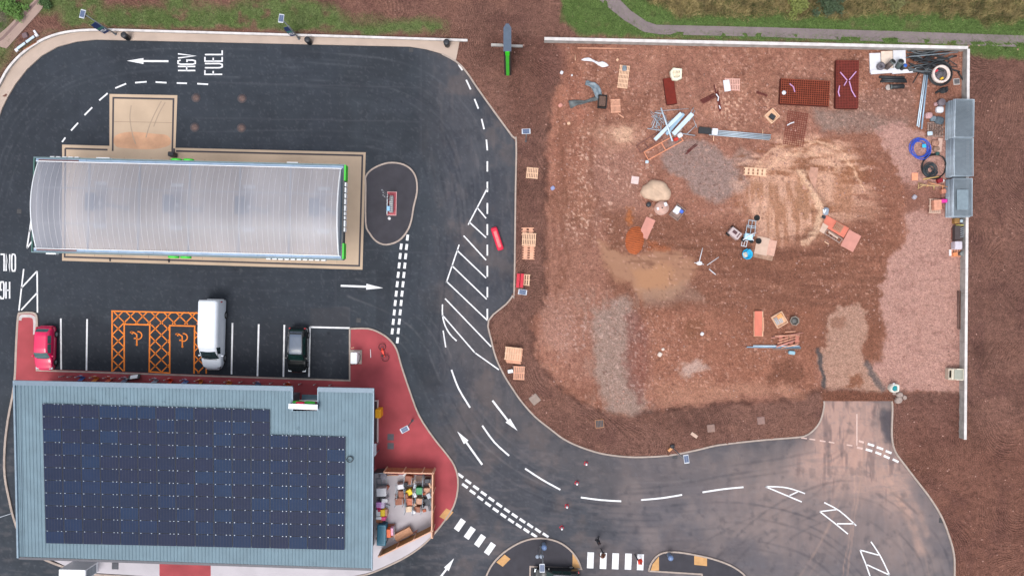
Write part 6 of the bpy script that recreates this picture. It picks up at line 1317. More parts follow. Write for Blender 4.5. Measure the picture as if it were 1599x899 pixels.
t = thing('crate', 'dark crate of bagged earth at the end of the tarpaulins', 'crate', 940, 160, gz(940, 160), -4); g = MB(); [g.box(s * .4, 0, .22, .06, 1.2, .44) for s in (-1, 1)]; [g.box(0, s * .6, .215, .78, .06, .43) for s in (-1, 1)]; g.box(0, 0, .03, .8, 1.15, .05); g.build('crate_box', m_black, t); g = MB(); g.rbox(0, .05, .22, .68, 1.0, .32, .1); g.build('contents', M('dark_earth', (104, 80, 70), .9, var=.3, scale=6, bump=.5), t)
poles('timber_plank', 'long thin plank by the north wall', 'timber', (902,75.5), (979,76), 1, .05, m_pine, jit=0); poles('timber_offcut', 'thin upright stick near the northwest corner of the lot', 'timber', (898,86), (898,95), 1, .03, m_pine2, jit=0)
for i, (x, y, r, m_) in enumerate([(877,114,.16,m_whitesheet),(893,118,.09,m_whitesheet),(964,94,.12,m_pine2),(863,294,.2,M('lilac_tub', (150, 156, 196), .5)),(1010,253,.16,m_bluest),(875,165,.2,M('pink_stone', (214, 150, 136), .8)),(1096,521,.17,m_whitesheet),(1030,553,.22,M('cream_block', (222, 204, 192), .7)),(1035,545,.14,M('cream_block', (222, 204, 192))),(888,193,.15,m_pine2),(1427,308,.22,M('tub_pale', (168, 164, 174), .5))]):
    g = MB(); g.rbox(0, 0, r * .6, r * 2, r * 1.8, r * 1.2, r * .6); solo(g, 'litter_block', m_, ['white block by the edge of dark soil, northwest of the lot', 'small white scrap east of the white block', 'cream scrap north of the long slatted pallet', 'lilac tub on the tracks at the west side of the lot', 'pale blue scrap south of the timber frame', 'pink stone west of the tarpaulin tail', 'white block in the middle of the southern part of the lot', 'cream square block in the south of the lot', 'smaller cream block just north of the cream square block', 'cream scrap west of the rubble patch', 'pale lidded tub west of the southern fencing stack'][i], 'scrap', x, y, gz(x, y) - .02, rnd.uniform(0, 60))
# manholes in the soil
for i, (x, y, s_, c_, l) in enumerate([(936,661,.72,(72,74,80),'dark square gully grate in a clay ring, in the soil above the road bend'),(835,623,.75,(158,140,130),'pale square inspection cover near the west kerb bend'),(1110,668,.62,(150,122,112),'pale square inspection cover in the soil below the lot'),(1188,656,.6,(150,120,112),'pinkish square inspection cover east of the other soil covers'),(1493,128,.5,(190,180,176),'small framed grate near the northeast corner of the lot')]):
    t = thing('inspection_cover', l, 'cover', x, y, gz(x, y) - .03, 38 if x < 900 else 6); g = MB(); g.rbox(0, 0, .06, s_ + .12, s_ + .12, .12, .06); g.build('surround', M('cover_ring_%d' % i, (164, 120, 92) if i == 0 else c_, .9, var=.1), t)
    g = MB(); [g.box(-s_ / 2 + (k + .5) * s_ / 5, 0, .13, s_ / 6.5, s_ * .9, .03) for k in range(5)]; g.build('grate', M('grate_%d' % i, c_ if i != 4 else (96, 96, 100), .8, var=.15), t)
g = MB(); g.rbox(0, 0, .1, .45, .25, .2, .05); solo(g, 'orange_brick', M('brick_tan', (222, 160, 110), .8), 'tan block on the soil beside the middle lamp post', 'block', 1046, 701, gz(1046, 701), 40); g = MB(); g.rbox(0, 0, .15, .4, .35, .3, .1); solo(g, 'dark_lump', m_darkp, 'dark box beside the tan block near the middle lamp post', 'box', 1049.5, 696, gz(1049, 696), 10); board('board_scrap', 'tan board scrap in the soil north of the middle lamp post', 'scrap', 1084, 679, -35, .7, .3, m_ply)
# hoses and clutter along the east wall
def coil(label, px_, py_, r0, r1, turns, tr, mat, z=None, cat='hose coil', name='hose_coil', wob=.05, off=.0):
    z = gz(px_, py_) + .04 if z is None else z; g = MB(); rr = random.Random(int(px_)); n = int(turns * 22); P = []
    for i in range(n): a = i / 22 * 2 * math.pi; k = i / n; r = r0 + (r1 - r0) * k + rr.uniform(-wob, wob) * .4; P.append((r * math.cos(a) + off * math.sin(k * 19), r * math.sin(a) + off * math.cos(k * 13), .03 + tr * 1.2 * (i // 22) * .6 + rr.uniform(0, .02)))
    g.tube(P, tr, 6); return solo(g, name, mat, label, cat, px_, py_, z)
coil('bright blue hose coil lying on the pink gravel', 1436, 232, .72, 1.02, 5, .045, M('hose_blue', (56, 88, 196), .4), off=.12); board('blue_tag', 'small cyan square inside the blue hose coil', 'tag', 1443, 228, 0, .36, .34, M('tag_cyan', (50, 186, 240), .5), z=.3)
coil('black hose coil wound tightly, south of the blue coil', 1451, 266, .22, .72, 8, .05, M('hose_black', (40, 52, 58), .45), off=.05); coil('loose black hose loop around the tight black coil', 1458, 260, 1.1, 1.22, 2.2, .05, m_black, off=.08)
board('orange_square', 'flat orange square west of the black hose coils', 'board', 1428.5, 276, 0, .58, .72, M('orange_square', (250, 158, 122), .7)); poles('timber_offcut', 'yellowish timber at the south edge of the black coils', 'timber', (1441,280), (1465,276), 1, .07, M('yellow_timber', (204, 170, 110), .8), jit=0)
m_trest = M('trestle_yellow', (214, 184, 128), .7, var=.1)
def trestle(label, px_, py_, rot, mat):
    t = thing('trestle', label, 'trestle', px_, py_, gz(px_, py_), rot, 'timber trestles'); g = MB(); g.tube([(-.9, 0, .6), (.9, 0, .6)], .04, 5); g.build('top_rail', mat, t)
    for s in (-1, 1): g = MB(); g.tube([(s * .8, .3, 0), (s * .4, .05, .6), (s * .8, -.3, 0)], .035, 5); g.tube([(s * .75, .25, .08), (s * .75, -.25, .08)], .03, 5); g.build('leg_frame', mat, t)
    return t
trestle('yellowish timber trestle nearest the orange square', 1446, 291, -4, m_trest); trestle('orange tinted trestle nearer the southern fencing stack', 1460, 290, -12, M('trestle_orange', (226, 160, 116), .7)); g = MB(); g.rbox(0, 0, .2, .5, .4, .4, .08); solo(g, 'red_jerrycan', M('can_dark_red', (150, 24, 40), .5), 'dark red can between the coils and the southern stack', 'can', 1465.5, 282.5, gz(1465, 283), 20); g = MB(); g.lathe([(.12, 0), (.13, .3), (.05, .36)], n=10); solo(g, 'white_bottle', m_whitep, 'white bottle next to the dark red can', 'bottle', 1470.5, 282.5, gz(1470, 283)); g = MB(); g.rbox(0, 0, .2, .45, .45, .4, .1); solo(g, 'cardboard_box', M('cardboard', (204, 136, 112), .8), 'brown box by the south end of the trestles', 'box', 1471, 299, gz(1471, 299), 5)
pallet('pale pallet under a cardboard bundle west of the southern stack', 1459, 322, -2, 1.15, 1.4, 6, m_ply); g = MB(); g.rbox(0, 0, .25, .75, .95, .5, .06); solo(g, 'cardboard_bundle', M('cardboard_orange', (220, 156, 130), .8, var=.2, scale=3), 'orange cardboard bundle on the pale pallet', 'bundle', 1460.5, 320.5, gz(1459, 322) + .14, 3); g = MB(); g.rbox(0, 0, .25, .58, .34, .5, .05); solo(g, 'pink_box', M('pink_box', (232, 60, 168), .5), 'hot pink box between the cardboard bundle and the southern stack', 'box', 1470.5, 314.5, gz(1470, 314), 0)
pallet('dark pallet of stone rubble west of the northern stack', 1459.5, 203, -1, 1.6, 1.4, 7, m_oldwood); rr = random.Random(12)
g = MB()
for k in range(90): s_ = rr.uniform(.05, .11); g.box(rr.uniform(-.75, .75), rr.uniform(-.62, .62), .2 + rr.uniform(0, .1), s_, s_ * rr.uniform(.6, 1.3), s_, rr.uniform(0, 3), rr.uniform(-.3, .3))
tag(solo(g, 'stone_rubble', M('rubble', (128, 106, 98), .9, var=.4, scale=7), 'small broken stone on the dark pallet by the northern stack', 'rubble', 1459.5, 203, gz(1459, 203)), kind='stuff')
g = MB(); g.rbox(0, 0, .04, .5, .38, .08, .08); solo(g, 'white_tray', m_bluest, 'white tray on the stone rubble pallet', 'tray', 1452, 208.5, gz(1459, 203) + .3, 5)
for i, (x, y, s_, m_, l) in enumerate([(1449,181,.34,M('mauve_bag', (190, 150, 150), .7, var=.4, scale=6),'mauve and white bag northwest of the rubble pallet'),(1456,186,.3,m_sheetblue,'grey blue bag just north of the rubble pallet'),(1465,189,.42,M('slate_bag', (84, 96, 106), .6, var=.3, scale=4),'slate coloured bag north of the rubble pallet, by the stack'),(1466,172,.36,m_whitesheet,'white bag lying west of the northern stack'),(1461,163,.2,M('mauve_bag', (190, 150, 150)),'small pale bag beside the grey drum lid'),(1459,224,.34,M('ochre_bits', (170, 128, 110), .8, var=.4, scale=5),'brown rubble sack south of the rubble pallet'),(1461,233,.3,M('khaki_bag', (150, 120, 104), .8, var=.3, scale=5),'khaki sack beside the pale plank bundle'),(1463,240,.2,M('bottle_green', (40, 84, 80), .5),'dark green can north of the black coils')]):
    g = MB(); g.rbox(0, 0, s_ * .5, s_ * 2, s_ * 1.7, s_, s_ * .6, top=s_ * .3); solo(g, 'site_bag', m_, l, 'bag', x, y, gz(x, y), rnd.uniform(-20, 20))
g = MB(); g.lathe([(.34, 0), (.36, .5), (.3, .55)], n=16); solo(g, 'grey_drum', M('drum_mauve_grey', (110, 100, 108), .6), 'grey drum north of the white bag by the northern stack', 'drum', 1467, 161.5, gz(1467, 161)); board('plank_bundle', 'pale plank bundle south of the rubble pallet', 'timber', 1466, 227, 84, 1.3, .42, M('plank_pink', (206, 172, 158), .8), th=.2)
cloth('black_jacket', 'black jacket thrown on the ground east of the long steel poles', 'jacket', 1469, 142, [(1460,146),(1465,143),(1470,142),(1476,140),(1479,136)], [3, 4, 9, 9, 2], m_black, 6, .15)
poles('steel_pole', 'pair of long pale steel poles running north to south by the pipe coil', 'pole pair', (1444,116), (1433,198), 2, .06, m_bluest, 1.1, jit=.1); poles('steel_pole', 'single blue grey pole just east of the pale pair', 'pole', (1448,112), (1438,202), 1, .085, M('pole_bluegrey', (150, 172, 194), .4, .3), jit=0)
t = thing('hose_drum', 'white rimmed round drum full of coloured bits inside the pipe coil', 'drum', 1466, 117.5, gz(1466, 117), 0); g = MB(); g.lathe([(.86, 0), (.86, .5), (.80, .56), (.68, .56), (.64, .3)], n=30); g.build('rim', M('rim_cream', (226, 208, 200), .6), t)
g = MB(); g.lathe([(.66, .3), (.66, .32), (.1, .4)], n=16); g.build('contents', M('drum_fill', (86, 82, 88), .7, var=.7, scale=9), t)
for x, y, m_, l in ((1461.5,111,M('valve_red', (204, 40, 60), .5),'red fitting inside the white rimmed drum'),(1470,123,M('valve_yellow', (226, 180, 40), .5),'yellow fitting inside the white rimmed drum')): g = MB(); g.rbox(0, 0, .08, .3, .2, .16, .05); solo(g, 'pipe_fitting', m_, l, 'fitting', x, y, gz(1466, 117) + .38, 30)
coil('black pipe coil around the white rimmed drum', 1467, 116, .98, 1.18, 4.4, .06, m_blackpipe, name='pipe_coil', cat='pipe coil', off=.06)
rr = random.Random(21)
for i in range(56):
    a = (rr.uniform(1414, 1470), rr.uniform(79, 112)); ang = rr.choice([rr.uniform(-.25, .3), rr.uniform(-.6, .6)]); l = rr.uniform(22, 42); b = (min(1501, a[0] + l * math.cos(ang)), min(max(a[1] + l * math.sin(ang), 79), 118)); z = gz(1460, 95) + .06 + .03 * (i % 13)
    mid = ((a[0] + b[0]) / 2, (a[1] + b[1]) / 2 + rr.uniform(-4, 4)); P = [Vector(W(*q, z)) for q in smooth_poly([a, mid, b], False, 5)]; c = P[len(P) // 2]; g = MB(); g.tube([p - c for p in P], rr.choice([.05, .06, .08]), 6)
    o = g.build('black_pipe', rr.choice([m_blackpipe, m_blackpipe, m_greypipe])); o.location = c; tag(o, 'black plastic pipe in the tangled heap in the northeast corner', 'pipe', 'tangled black pipes')
poles('grey_pipe', 'long light grey pipe lying over the black pipe heap', 'pipe', (1419,89), (1495,82), 1, .05, M('lightgrey_pipe', (128, 138, 146), .4), z=gz(1460, 85) + .5, jit=0); poles('bent_pipe', 'black pipe leaning out southeast of the heap', 'pipe', (1495,112), (1503,126), 1, .07, m_blackpipe, jit=0); poles('bent_pipe', 'thin black pipe leaning out southwest of the heap', 'pipe', (1436,112), (1425,130), 1, .045, m_blackpipe, jit=0)
for i, (x, y, L_w, l) in enumerate([(1366,99,(1.05,1.9),'left white board in the pipe corner'),(1384.5,95,(1.1,1.8),'middle cream board in the pipe corner'),(1404,93,(1.2,1.7),'right white board in the pipe corner')]): board('insulation_board', l, 'board', x, y, 2, L_w[0], L_w[1], (m_whitesheet, M('cream_board', (232, 212, 196), .7), m_whitesheet)[i], th=.1, z=gz(x, y) + .03 + .02 * i)
for i, (x, y, l_) in enumerate([(1377,112.5,2.2),(1394,110,1.2),(1411,112,2.3)]): board('insulation_slab', 'narrow white slab along the front of the boards, %s of three' % ('left', 'middle', 'right')[i], 'board', x, y, 4, l_, .36, m_whitesheet, z=gz(x, y) + .14 + .02 * i, th=.12)
def bigpipe(label, a, b, r, mat, z0=.25, z1=.25, inner=True, group='wide plastic pipes'):
    A = Vector(W(*a, z0)); B = Vector(W(*b, z1)); t = bpy.data.objects.new('wide_pipe', None); COL.objects.link(t); t.location = A; tag(t, label, 'pipe', group); g = MB(); g.tube([(0, 0, 0), B - A], r, 14); g.build('pipe_wall', mat, t); d = (B - A).normalized()
    g = MB(); g.tube([B - A + d * -.02, B - A + d * .012], r * .78, 14); g.build('pipe_bore', m_black, t); g = MB(); g.tube([B - A - d * .12, B - A + d * .004], r * 1.06, 14); g.build('collar', M('collar_green_grey', (92, 100, 100), .5), t)
bigpipe('wide brown grey pipe standing up among the white boards, left one', (1384,106), (1395,96), .27, M('pipe_brown', (98, 84, 80), .5), .3, 1.15); bigpipe('wide green grey pipe standing up among the white boards, right one', (1402,105), (1407,96), .27, M('pipe_green', (76, 92, 94), .5), .3, 1.15); bigpipe('blue capped pipe at the right of the standing pipes', (1407,108), (1413.5,102.5), .2, m_blackpipe, .25, .8)
g = MB(); g.lathe([(.16, 0), (.17, .04), (.1, .06)], n=14); solo(g, 'blue_plug', M('cap_blue', (30, 92, 190), .4), 'bright blue cap on the smallest standing pipe', 'cap', 1413.6, 102.4, .86)
g = MB(); g.lathe([(.16, .0), (.36, 0), (.38, .3), (.32, .34), (.16, .34), (.15, .02)], n=18); solo(g, 'pipe_ring', M('ring_grey', (104, 98, 106), .5), 'grey pipe ring lying flat on the left white board', 'pipe ring', 1374, 104.5, gz(1374, 104) + .16)
for i, (a, b, r) in enumerate([((1372,121),(1411,122),.13),((1376,125),(1413,126),.15),((1374,128),(1415,128.5),.11)]): poles('black_pipe', 'thick black pipe south of the white boards, %s of three' % ('north', 'middle', 'south')[i], 'pipe', a, b, 1, r, m_blackpipe, z=gz(1390, 124) + .02, jit=0)
bigpipe('short black pipe with a pale open end facing southwest', (1411,135), (1390,136), .22, m_blackpipe, .25, .3); g = MB(); g.lathe([(.2, 0), (.27, .02), (.27, .12), (.2, .14)], n=16); solo(g, 'pipe_collar', M('collar_pale', (176, 166, 162), .5), 'pale collar lying at the open end of the short black pipe', 'collar', 1386.5, 137, gz(1386, 137) + .1)
# south of the stacks
t = thing('compactor', 'small yellow and grey machine just south of the southern stack', 'machine', 1494.5, 347, gz(1494, 347), 0); g = MB(); g.rbox(-.25, .1, .25, .5, .55, .5, .1); g.build('engine', M('engine_ochre', (150, 112, 60), .6, var=.3, scale=5), t); g = MB(); g.tube([(-.3, -.3, .3), (.4, -.32, .55), (.5, .1, .6)], .05, 6); g.build('handle', M('handle_yellow', (214, 204, 110), .5), t); g = MB(); g.rbox(.35, .1, .2, .5, .3, .4, .06); g.build('tank', m_bluest, t)
t = thing('dark_crate', 'long dark crate with curved grey hoses by the east wall', 'crate', 1495, 364, gz(1495, 364), 0); g = MB(); g.box(0, 0, .25, 1.0, 1.35, .5); g.build('crate_box', M('crate_dark', (78, 68, 68), .8, var=.2), t); g = MB(); [g.tube([(.0, y, .5), (.25, y + .08, .6), (.48, y, .5)], .03, 5) for y in (-.4, -.2, 0, .2, .4)]; g.build('hoses', m_galv, t)
poles('timber_offcut', 'thin reddish timber west of the long dark crate', 'timber', (1486,356), (1486,374), 1, .03, m_rust2, jit=0)
pallet('pallet under a white bag near the east wall', 1493.5, 389, 0, 1.2, 1.5, 5, M('orange_pallet', (214, 150, 120), .8)); g = MB(); g.rbox(0, 0, .35, .72, .78, .7, .12); solo(g, 'white_crate', M('greyish_white', (204, 196, 206), .6), 'greyish white box on the pallet near the east wall', 'box', 1491, 383.5, gz(1493, 389) + .14, 0); g = MB(); g.rbox(0, 0, .15, .4, .35, .3, .05); solo(g, 'orange_bag', M('bag_orange', (226, 140, 90), .7), 'orange bag south of the greyish white box', 'bag', 1489.5, 397, gz(1493, 389) + .14, 10); g = MB(); g.lathe([(.22, 0), (.24, .4), (.18, .44)], n=14); solo(g, 'grey_bucket', M('bucket_grey', (126, 132, 132), .6), 'grey bucket beside the orange bag', 'bucket', 1500, 396, gz(1493, 389) + .1); board('white_board', 'narrow white board at the corner of the orange pallet', 'board', 1483.5, 394.5, 0, .22, .6, m_whitep, th=.1)
for i, x in enumerate((1495.5, 1499.5)): poles('timber_beam', 'long dark timber beam beside the east wall, the %s one' % ('west', 'east')[i], 'beam', (x, 454), (x, 514), 1, .08, M('beam_dark', (112, 84, 76), .85, var=.2), jit=0, group='long dark beams')
t = thing('site_dumper', 'cream and grey skip shaped box with a boarded front beside the east wall', 'skip', 1488, 583, gz(1488, 583), TILT); g = MB(); g.rbox(0, 0, .35, 1.55, 1.1, .6, .06); g.build('tub', M('dumper_cream', (196, 182, 164), .7, var=.15), t); g = MB(); g.box(.15, 0, .68, .8, .9, .06); g.build('deck', M('dumper_grey', (160, 162, 150), .6, var=.1), t); g = MB(); g.box(-.42, 0, .7, .08, 1.0, .12); g.box(.62, 0, .7, .1, 1.02, .12); g.box(.3, .5, .7, .7, .08, .1); g.box(.3, -.5, .7, .7, .08, .1); g.build('white_edge', M('dumper_white', (232, 226, 208), .6), t); g = MB(); g.rbox(-.62, 0, .5, .28, .8, .3, .1); g.build('sack_front', M('dumper_tan', (176, 150, 124), .8, var=.2), t)
# top left corner
t = thing('barrier_board', 'blue white striped barrier plank on feet beside the walkway in the corner', 'barrier', 43.5, 68, .3, 36); g = MB(); g.box(-.55, 0, .3, .9, .22, .1); g.box(.5, 0, .3, .95, .22, .1); g.build('plank', m_bluest, t); g = MB(); g.box(-1.2, 0, .12, .28, .3, .24); g.box(1.2, .05, .12, .28, .3, .24); g.box(1.25, .4, .12, .2, .3, .2); g.build('foot', m_whitesheet, t)
poles('timber_offcut', 'rusty plank by the low wall in the corner', 'timber', (37,78), (58,66), 1, .05, M('rust_plank', (160, 100, 70), .8), z=.38, jit=0); poles('white_stick', 'white stick at the very top left of the photo', 'stick', (16,0), (24,4), 1, .05, m_whitesheet, z=.2, jit=0)
g = MB(); g.rbox(0, 0, .2, .5, .5, .4, .1); solo(g, 'grey_box', M('box_mauve', (118, 96, 100), .7), 'mauve grey box between the walkway and the barrier plank', 'box', 42, 57, .2, 20)

# ------------------------------------------------------------------ the fenced yard beside the shop
m_fence = M('fence_larch', (186, 118, 82), .8, var=.25, scale=3); m_rail = M('fence_rail', (224, 176, 148), .8, var=.1); m_ochre = M('fence_ochre', (184, 136, 84), .8, var=.2, scale=3)
def fence(label, a, b, h=2.1, mat=m_fence, inner=False):
    A = Vector(W(*a, .12)); B = Vector(W(*b, .12)); d = B - A; L = d.length; t = bpy.data.objects.new('timber_fence', None); COL.objects.link(t); t.location = A; t.rotation_euler = (0, 0, math.atan2(d.y, d.x)); tag(t, label, 'fence')
    g = MB(); n = int(L / .14); [g.box((k + .5) * L / n, 0, h / 2, L / n - .02, .03, h - .06) for k in range(n)]; g.build('boards', mat, t)
    g = MB(); [g.box(L / 2, (-.05 if inner else .05) * -1, z_, L, .07, .09) for z_ in (.4, 1.2, h - .15)]; g.box(L / 2, 0, h, L + .05, .11, .05); g.build('rail', m_rail, t)
    for k in range(int(L / 1.8) + 2): x = min(L, k * 1.8); g = MB(); g.box(x, .07 if not inner else -.07, h / 2, .1, .1, h); g.build('post', m_rail, t)
fence('timber fence along the north side of the service yard', (605,729.5), (679,731)); fence('timber fence along the east side of the service yard', (679,731), (677.5,829)); fence('long slanting timber fence on the south side of the service yard', (677,819), (597,858), 2.1, m_ochre, True)
t = thing('yard_gate', 'dark steel gate leaf in the corner of the service yard', 'gate', 597, 731, .12, 3); g = MB(); g.box(0, 0, 1.0, 1.05, .05, 1.9); g.build('leaf', M('gate_dark', (74, 64, 64), .6), t); g = MB(); g.tube([(-.55, 0, 1.98), (.55, 0, 1.98)], .04, 6); g.build('top_rail', m_steel, t)
def cage(label, px_, py_, rot=0, w_=.62, d_=.72, h_=1.5, base=None):
    t = thing('roll_cage', label, 'roll cage', px_, py_, .13, rot, 'wire roll cages in the service yard')
    g = MB(); g.box(0, 0, .14, w_, d_, .04); g.build('base', base or m_oldwood, t); g = MB()
    for x in (-w_ / 2, w_ / 2):
        g.tube([(x, -d_ / 2, .1), (x, -d_ / 2, h_), (x, d_ / 2, h_), (x, d_ / 2, .1)], .016, 5)
        for k in range(5): g.box(x, -d_ / 2 + (k + .5) * d_ / 5, h_ / 2, .008, .008, h_ - .1)
        for z_ in (.5, .9, 1.25): g.box(x, 0, z_, .01, d_, .01)
    g.build('wire_side', m_galv, t); g = MB()
    for x in (-1, 1):
        for y in (-1, 1): g.lathe([(.06, 0), (.06, .05)], x * (w_ / 2 - .08), y * (d_ / 2 - .08), .02, 8)
    g.build('castor', m_black, t); return t
def load(nm, label, px_, py_, z, sx_, sy_, sz_, mat, rot=0): g = MB(); g.rbox(0, 0, sz_ / 2, sx_, sy_, sz_, min(sx_, sy_) * .12); return solo(g, nm, mat, label, 'box', px_, py_, z, rot)
m_card = M('brown_card', (162, 108, 88), .8, var=.25, scale=5); m_card2 = M('tan_card', (206, 160, 136), .8, var=.2, scale=5)
cg = [(639,747,'at the north of the group, holding a wide brown box',m_card,.55,.62),(627,757,'with a white topped load at the northwest of the group',m_whitesheet,.5,.35),(641,765,'holding the yellow bag',None,0,0),(656,762,'holding the green crate',None,0,0),(668,764,'holding a flat brown box by the east fence',m_card2,.5,.5),(628,768,'with a small brown box on the west edge',m_card,.4,.45),(625,780,'holding mottled brown boxes at the southwest of the group',m_card,.65,.5),(641,780,'full of loose orange brown boxes in the centre',M('card_orange', (196, 120, 96), .8, var=.4, scale=7),.5,.5),(656,779,'with a tan round load between the centre and the east fence',m_card2,.45,.42),(640,792,'with a cream and white load at the south edge',M('cream_load', (230, 204, 176), .7, var=.3, scale=6),.45,.4),(653,792,'holding a brown box at the southeast edge',m_card,.45,.4),(656,748,'of bent steel bars in the northeast corner',None,0,0),(668,781,'with a dark low load beside the east fence',M('dark_load', (70, 74, 84), .6),.5,.5),(668,748,'tangled with black parts in the northeast corner',M('dark_load', (70, 74, 84)),.4,.3)]
for i, (x, y, l, m_, sx_, sy_) in enumerate(cg):
    cage('roll cage ' + l, x, y + 0, rnd.uniform(-6, 6), .74, .74, 1.35)
    if m_: load('cardboard_box', ('load in the roll cage ' + l).replace('roll cage holding', 'cage holding').replace(' of the group', '').replace('between the centre and the east fence', 'near the east fence'), x, y, .30, sx_ * 1.32, sy_ * 1.32, .6 + .1 * (i % 3), m_, rnd.uniform(-9, 9))
load('green_crate', 'emerald green crate on a roll cage', 656, 763, .31, .62, .66, .8, M('emerald', (14, 138, 78), .45, var=.06)); load('yellow_bag', 'bright yellow bag in the middle of the roll cages', 640.5, 765.5, .31, .55, .55, .75, M('yellow_bag', (246, 206, 30), .6, var=.1), 30)
for i in range(5): g = MB(); g.tube([(0, -.4, .3), (.03, 0, .9), (0, .35, 1.4)], .028, 6); solo(g, 'steel_hoop', m_rim, 'curved steel bar leaning north of the green crate, number %d from the west' % (i + 1), 'bar', 651 + i * 2.4, 751, .13, 0, 'curved steel bars')
for i, (x, y, w_, d_, h_, m_, l, z) in enumerate([(597,766,.95,.8,1.1,m_whitesheet,'big white bag against the shop wall, north end of the row',.13),(598,776,.5,.5,.9,M('charcoal', (60, 60, 66), .6, var=.3, scale=6),'charcoal bag south of the big white bag',.13),(602,779,.55,.35,1.0,m_whitesheet,'folded white sheet over the charcoal bag',.13),(593,785.5,.5,.5,1.1,M('lilac_pack', (206, 150, 214), .5, var=.15, scale=5),'lilac parcel in the row by the shop',.13),(598.5,786,.38,.6,1.0,M('pale_lilac', (222, 204, 232), .5, var=.1, scale=5),'pale lilac parcel next to the lilac one',.13),(593,791,.42,.34,.9,M('magenta', (214, 30, 130), .5),'magenta parcel below the lilac one',.13),(592.5,798,.45,.62,1.0,m_whitesheet,'white parcel left of the yellow one',.13),(599,798,.42,.62,1.05,M('yellow_pack', (250, 212, 20), .5),'solid yellow parcel in the row by the shop',.13),(604,798,.22,.62,.8,m_card2,'tan board right of the yellow parcel',.13),(595,794.5,.4,.2,1.0,M('crimson_pack', (206, 30, 70), .5),'crimson strip above the white parcel',.16),(593,806,.5,.26,1.0,m_whitep,'flat white parcel below the yellow one',.13),(600,807,.4,.34,.95,M('hot_pink', (240, 70, 140), .5),'hot pink parcel at the south end of the row',.13),(593,811,.6,.36,.7,M('orange_brown', (196, 130, 92), .8, var=.15),'orange brown box ending the row by the shop',.13)]):
    load('parcel', l, x + 1, y - (h_ * 2), z, w_, d_, h_, m_, rnd.uniform(-3, 3))
frame('dark steel trolley frame at the north end of the parcels', 596, 751, 2, 1.0, .55, m_steel, 1, z=.13, name='trolley'); g = MB(); g.lathe([(.34, 0), (.36, .3), (.3, .34)], n=14); solo(g, 'grey_tub', M('tub_lilac_grey', (168, 166, 180), .6, var=.2, scale=5), 'round lilac grey tub near the yard gate', 'tub', 599, 742, .13)
t = thing('waste_bin', 'large petrol blue wheeled bin with a ribbed lid beside the shop wall', 'bin', 599, 829, .13, -2); g = MB(); g.rbox(0, 0, .62, .82, 1.95, 1.1, .08); g.build('body', M('petrol', (22, 104, 130), .5, var=.08), t); g = MB(); g.rbox(0, 0, 1.22, .86, 2.0, .12, .1); [g.box(.0, -.8 + k * .17, 1.29, .45, .05, .03) for k in range(10)]; g.build('lid', M('petrol_lid', (30, 116, 144), .4, var=.06), t)
g = MB(); [g.lathe([(.09, 0), (.09, .1)], x * .33, y * .8, 0, 10) for x in (-1, 1) for y in (-1, 1)]; g.build('castor', m_black, t); g = MB(); [g.box(-.5, y, .8, .2, .2, .1) for y in (-.45, .45)]; g.build('lift_lug', m_oldwood, t)
cage('brown roll cage of orange and pink packs beside the blue bin', 612, 827, 2, .75, 1.3, 1.3, m_card); load('orange_pack', 'orange pack in the brown roll cage', 609, 828, .31, .4, .8, .9, M('orange_pack', (248, 110, 50), .5), 2); load('pink_pack', 'white and pink pack in the brown roll cage', 613.5, 826, .31, .3, .7, .8, M('pink_white_pack', (240, 176, 206), .5, var=.3, scale=9), 2)
t = thing('timber_stack', 'slanting stack of pale planks leaning along the south yard fence', 'timber stack', 631, 831, .13, 27); g = MB(); [g.box(0, -.32 + k * .13, .5 + .04 * k, 1.75, .11, .05) for k in range(6)]; g.box(-.05, 0, .24, 1.7, .7, .46); g.build('planks', M('plank_pale', (214, 160, 126), .8, var=.15, scale=4), t)
poles('timber_offcut', 'thin pinkish plank beside the slanting stack', 'timber', (640,836), (652,827), 1, .06, m_form2, z=.2, jit=0); poles('timber_offcut', 'pale plank lying just inside the north yard fence', 'timber', (604,741.5), (622,741.5), 1, .05, m_rail, z=.16, jit=0)
rr = random.Random(77); goods = [('white', (236, 236, 240)), ('brown', (150, 96, 74)), ('grey', (120, 124, 132)), ('tan', (210, 170, 140)), ('black', (40, 40, 46)), ('silver', (190, 196, 204)), ('rust coloured', (176, 92, 62))]
spots = [(633,741,'at the northwest corner of the cages'),(645,742,'north of the wide brown box'),(662,743,'north of the curved bars'),(672,757,'by the east fence, upper part'),(634,756,'between the two northwest cages'),(648,758,'north of the yellow bag'),(662,770,'south east of the green crate'),(648,772,'south of the yellow bag'),(634,773,'left of the centre cage'),(633,787,'below the mottled boxes'),(648,787,'below the centre cage'),(661,788,'below the tan round load'),(670,773,'by the east fence, middle part'),(663,796,'at the southeast corner of the cages'),(646,798,'at the south end of the cages'),(620,772,'at the west end of the cages'),(671,792,'by the east fence, lower part'),(648,750,'above the yellow bag'),(600,815,'north of the blue bin'),(605,790,'east of the magenta parcel'),(605,760,'east of the big white bag')]
for i, (x, y, l) in enumerate(spots):
    nm, c_ = goods[i % 7]; load('small_parcel', '%s small parcel %s' % (nm, l), x, y, .13 + (.9 if 2 < i < 15 else 0), rr.uniform(.2, .42), rr.uniform(.2, .5), rr.uniform(.15, .3), M('goods_' + nm.replace(' ', '_'), c_, .7, var=.3, scale=9), rr.uniform(-30, 30))
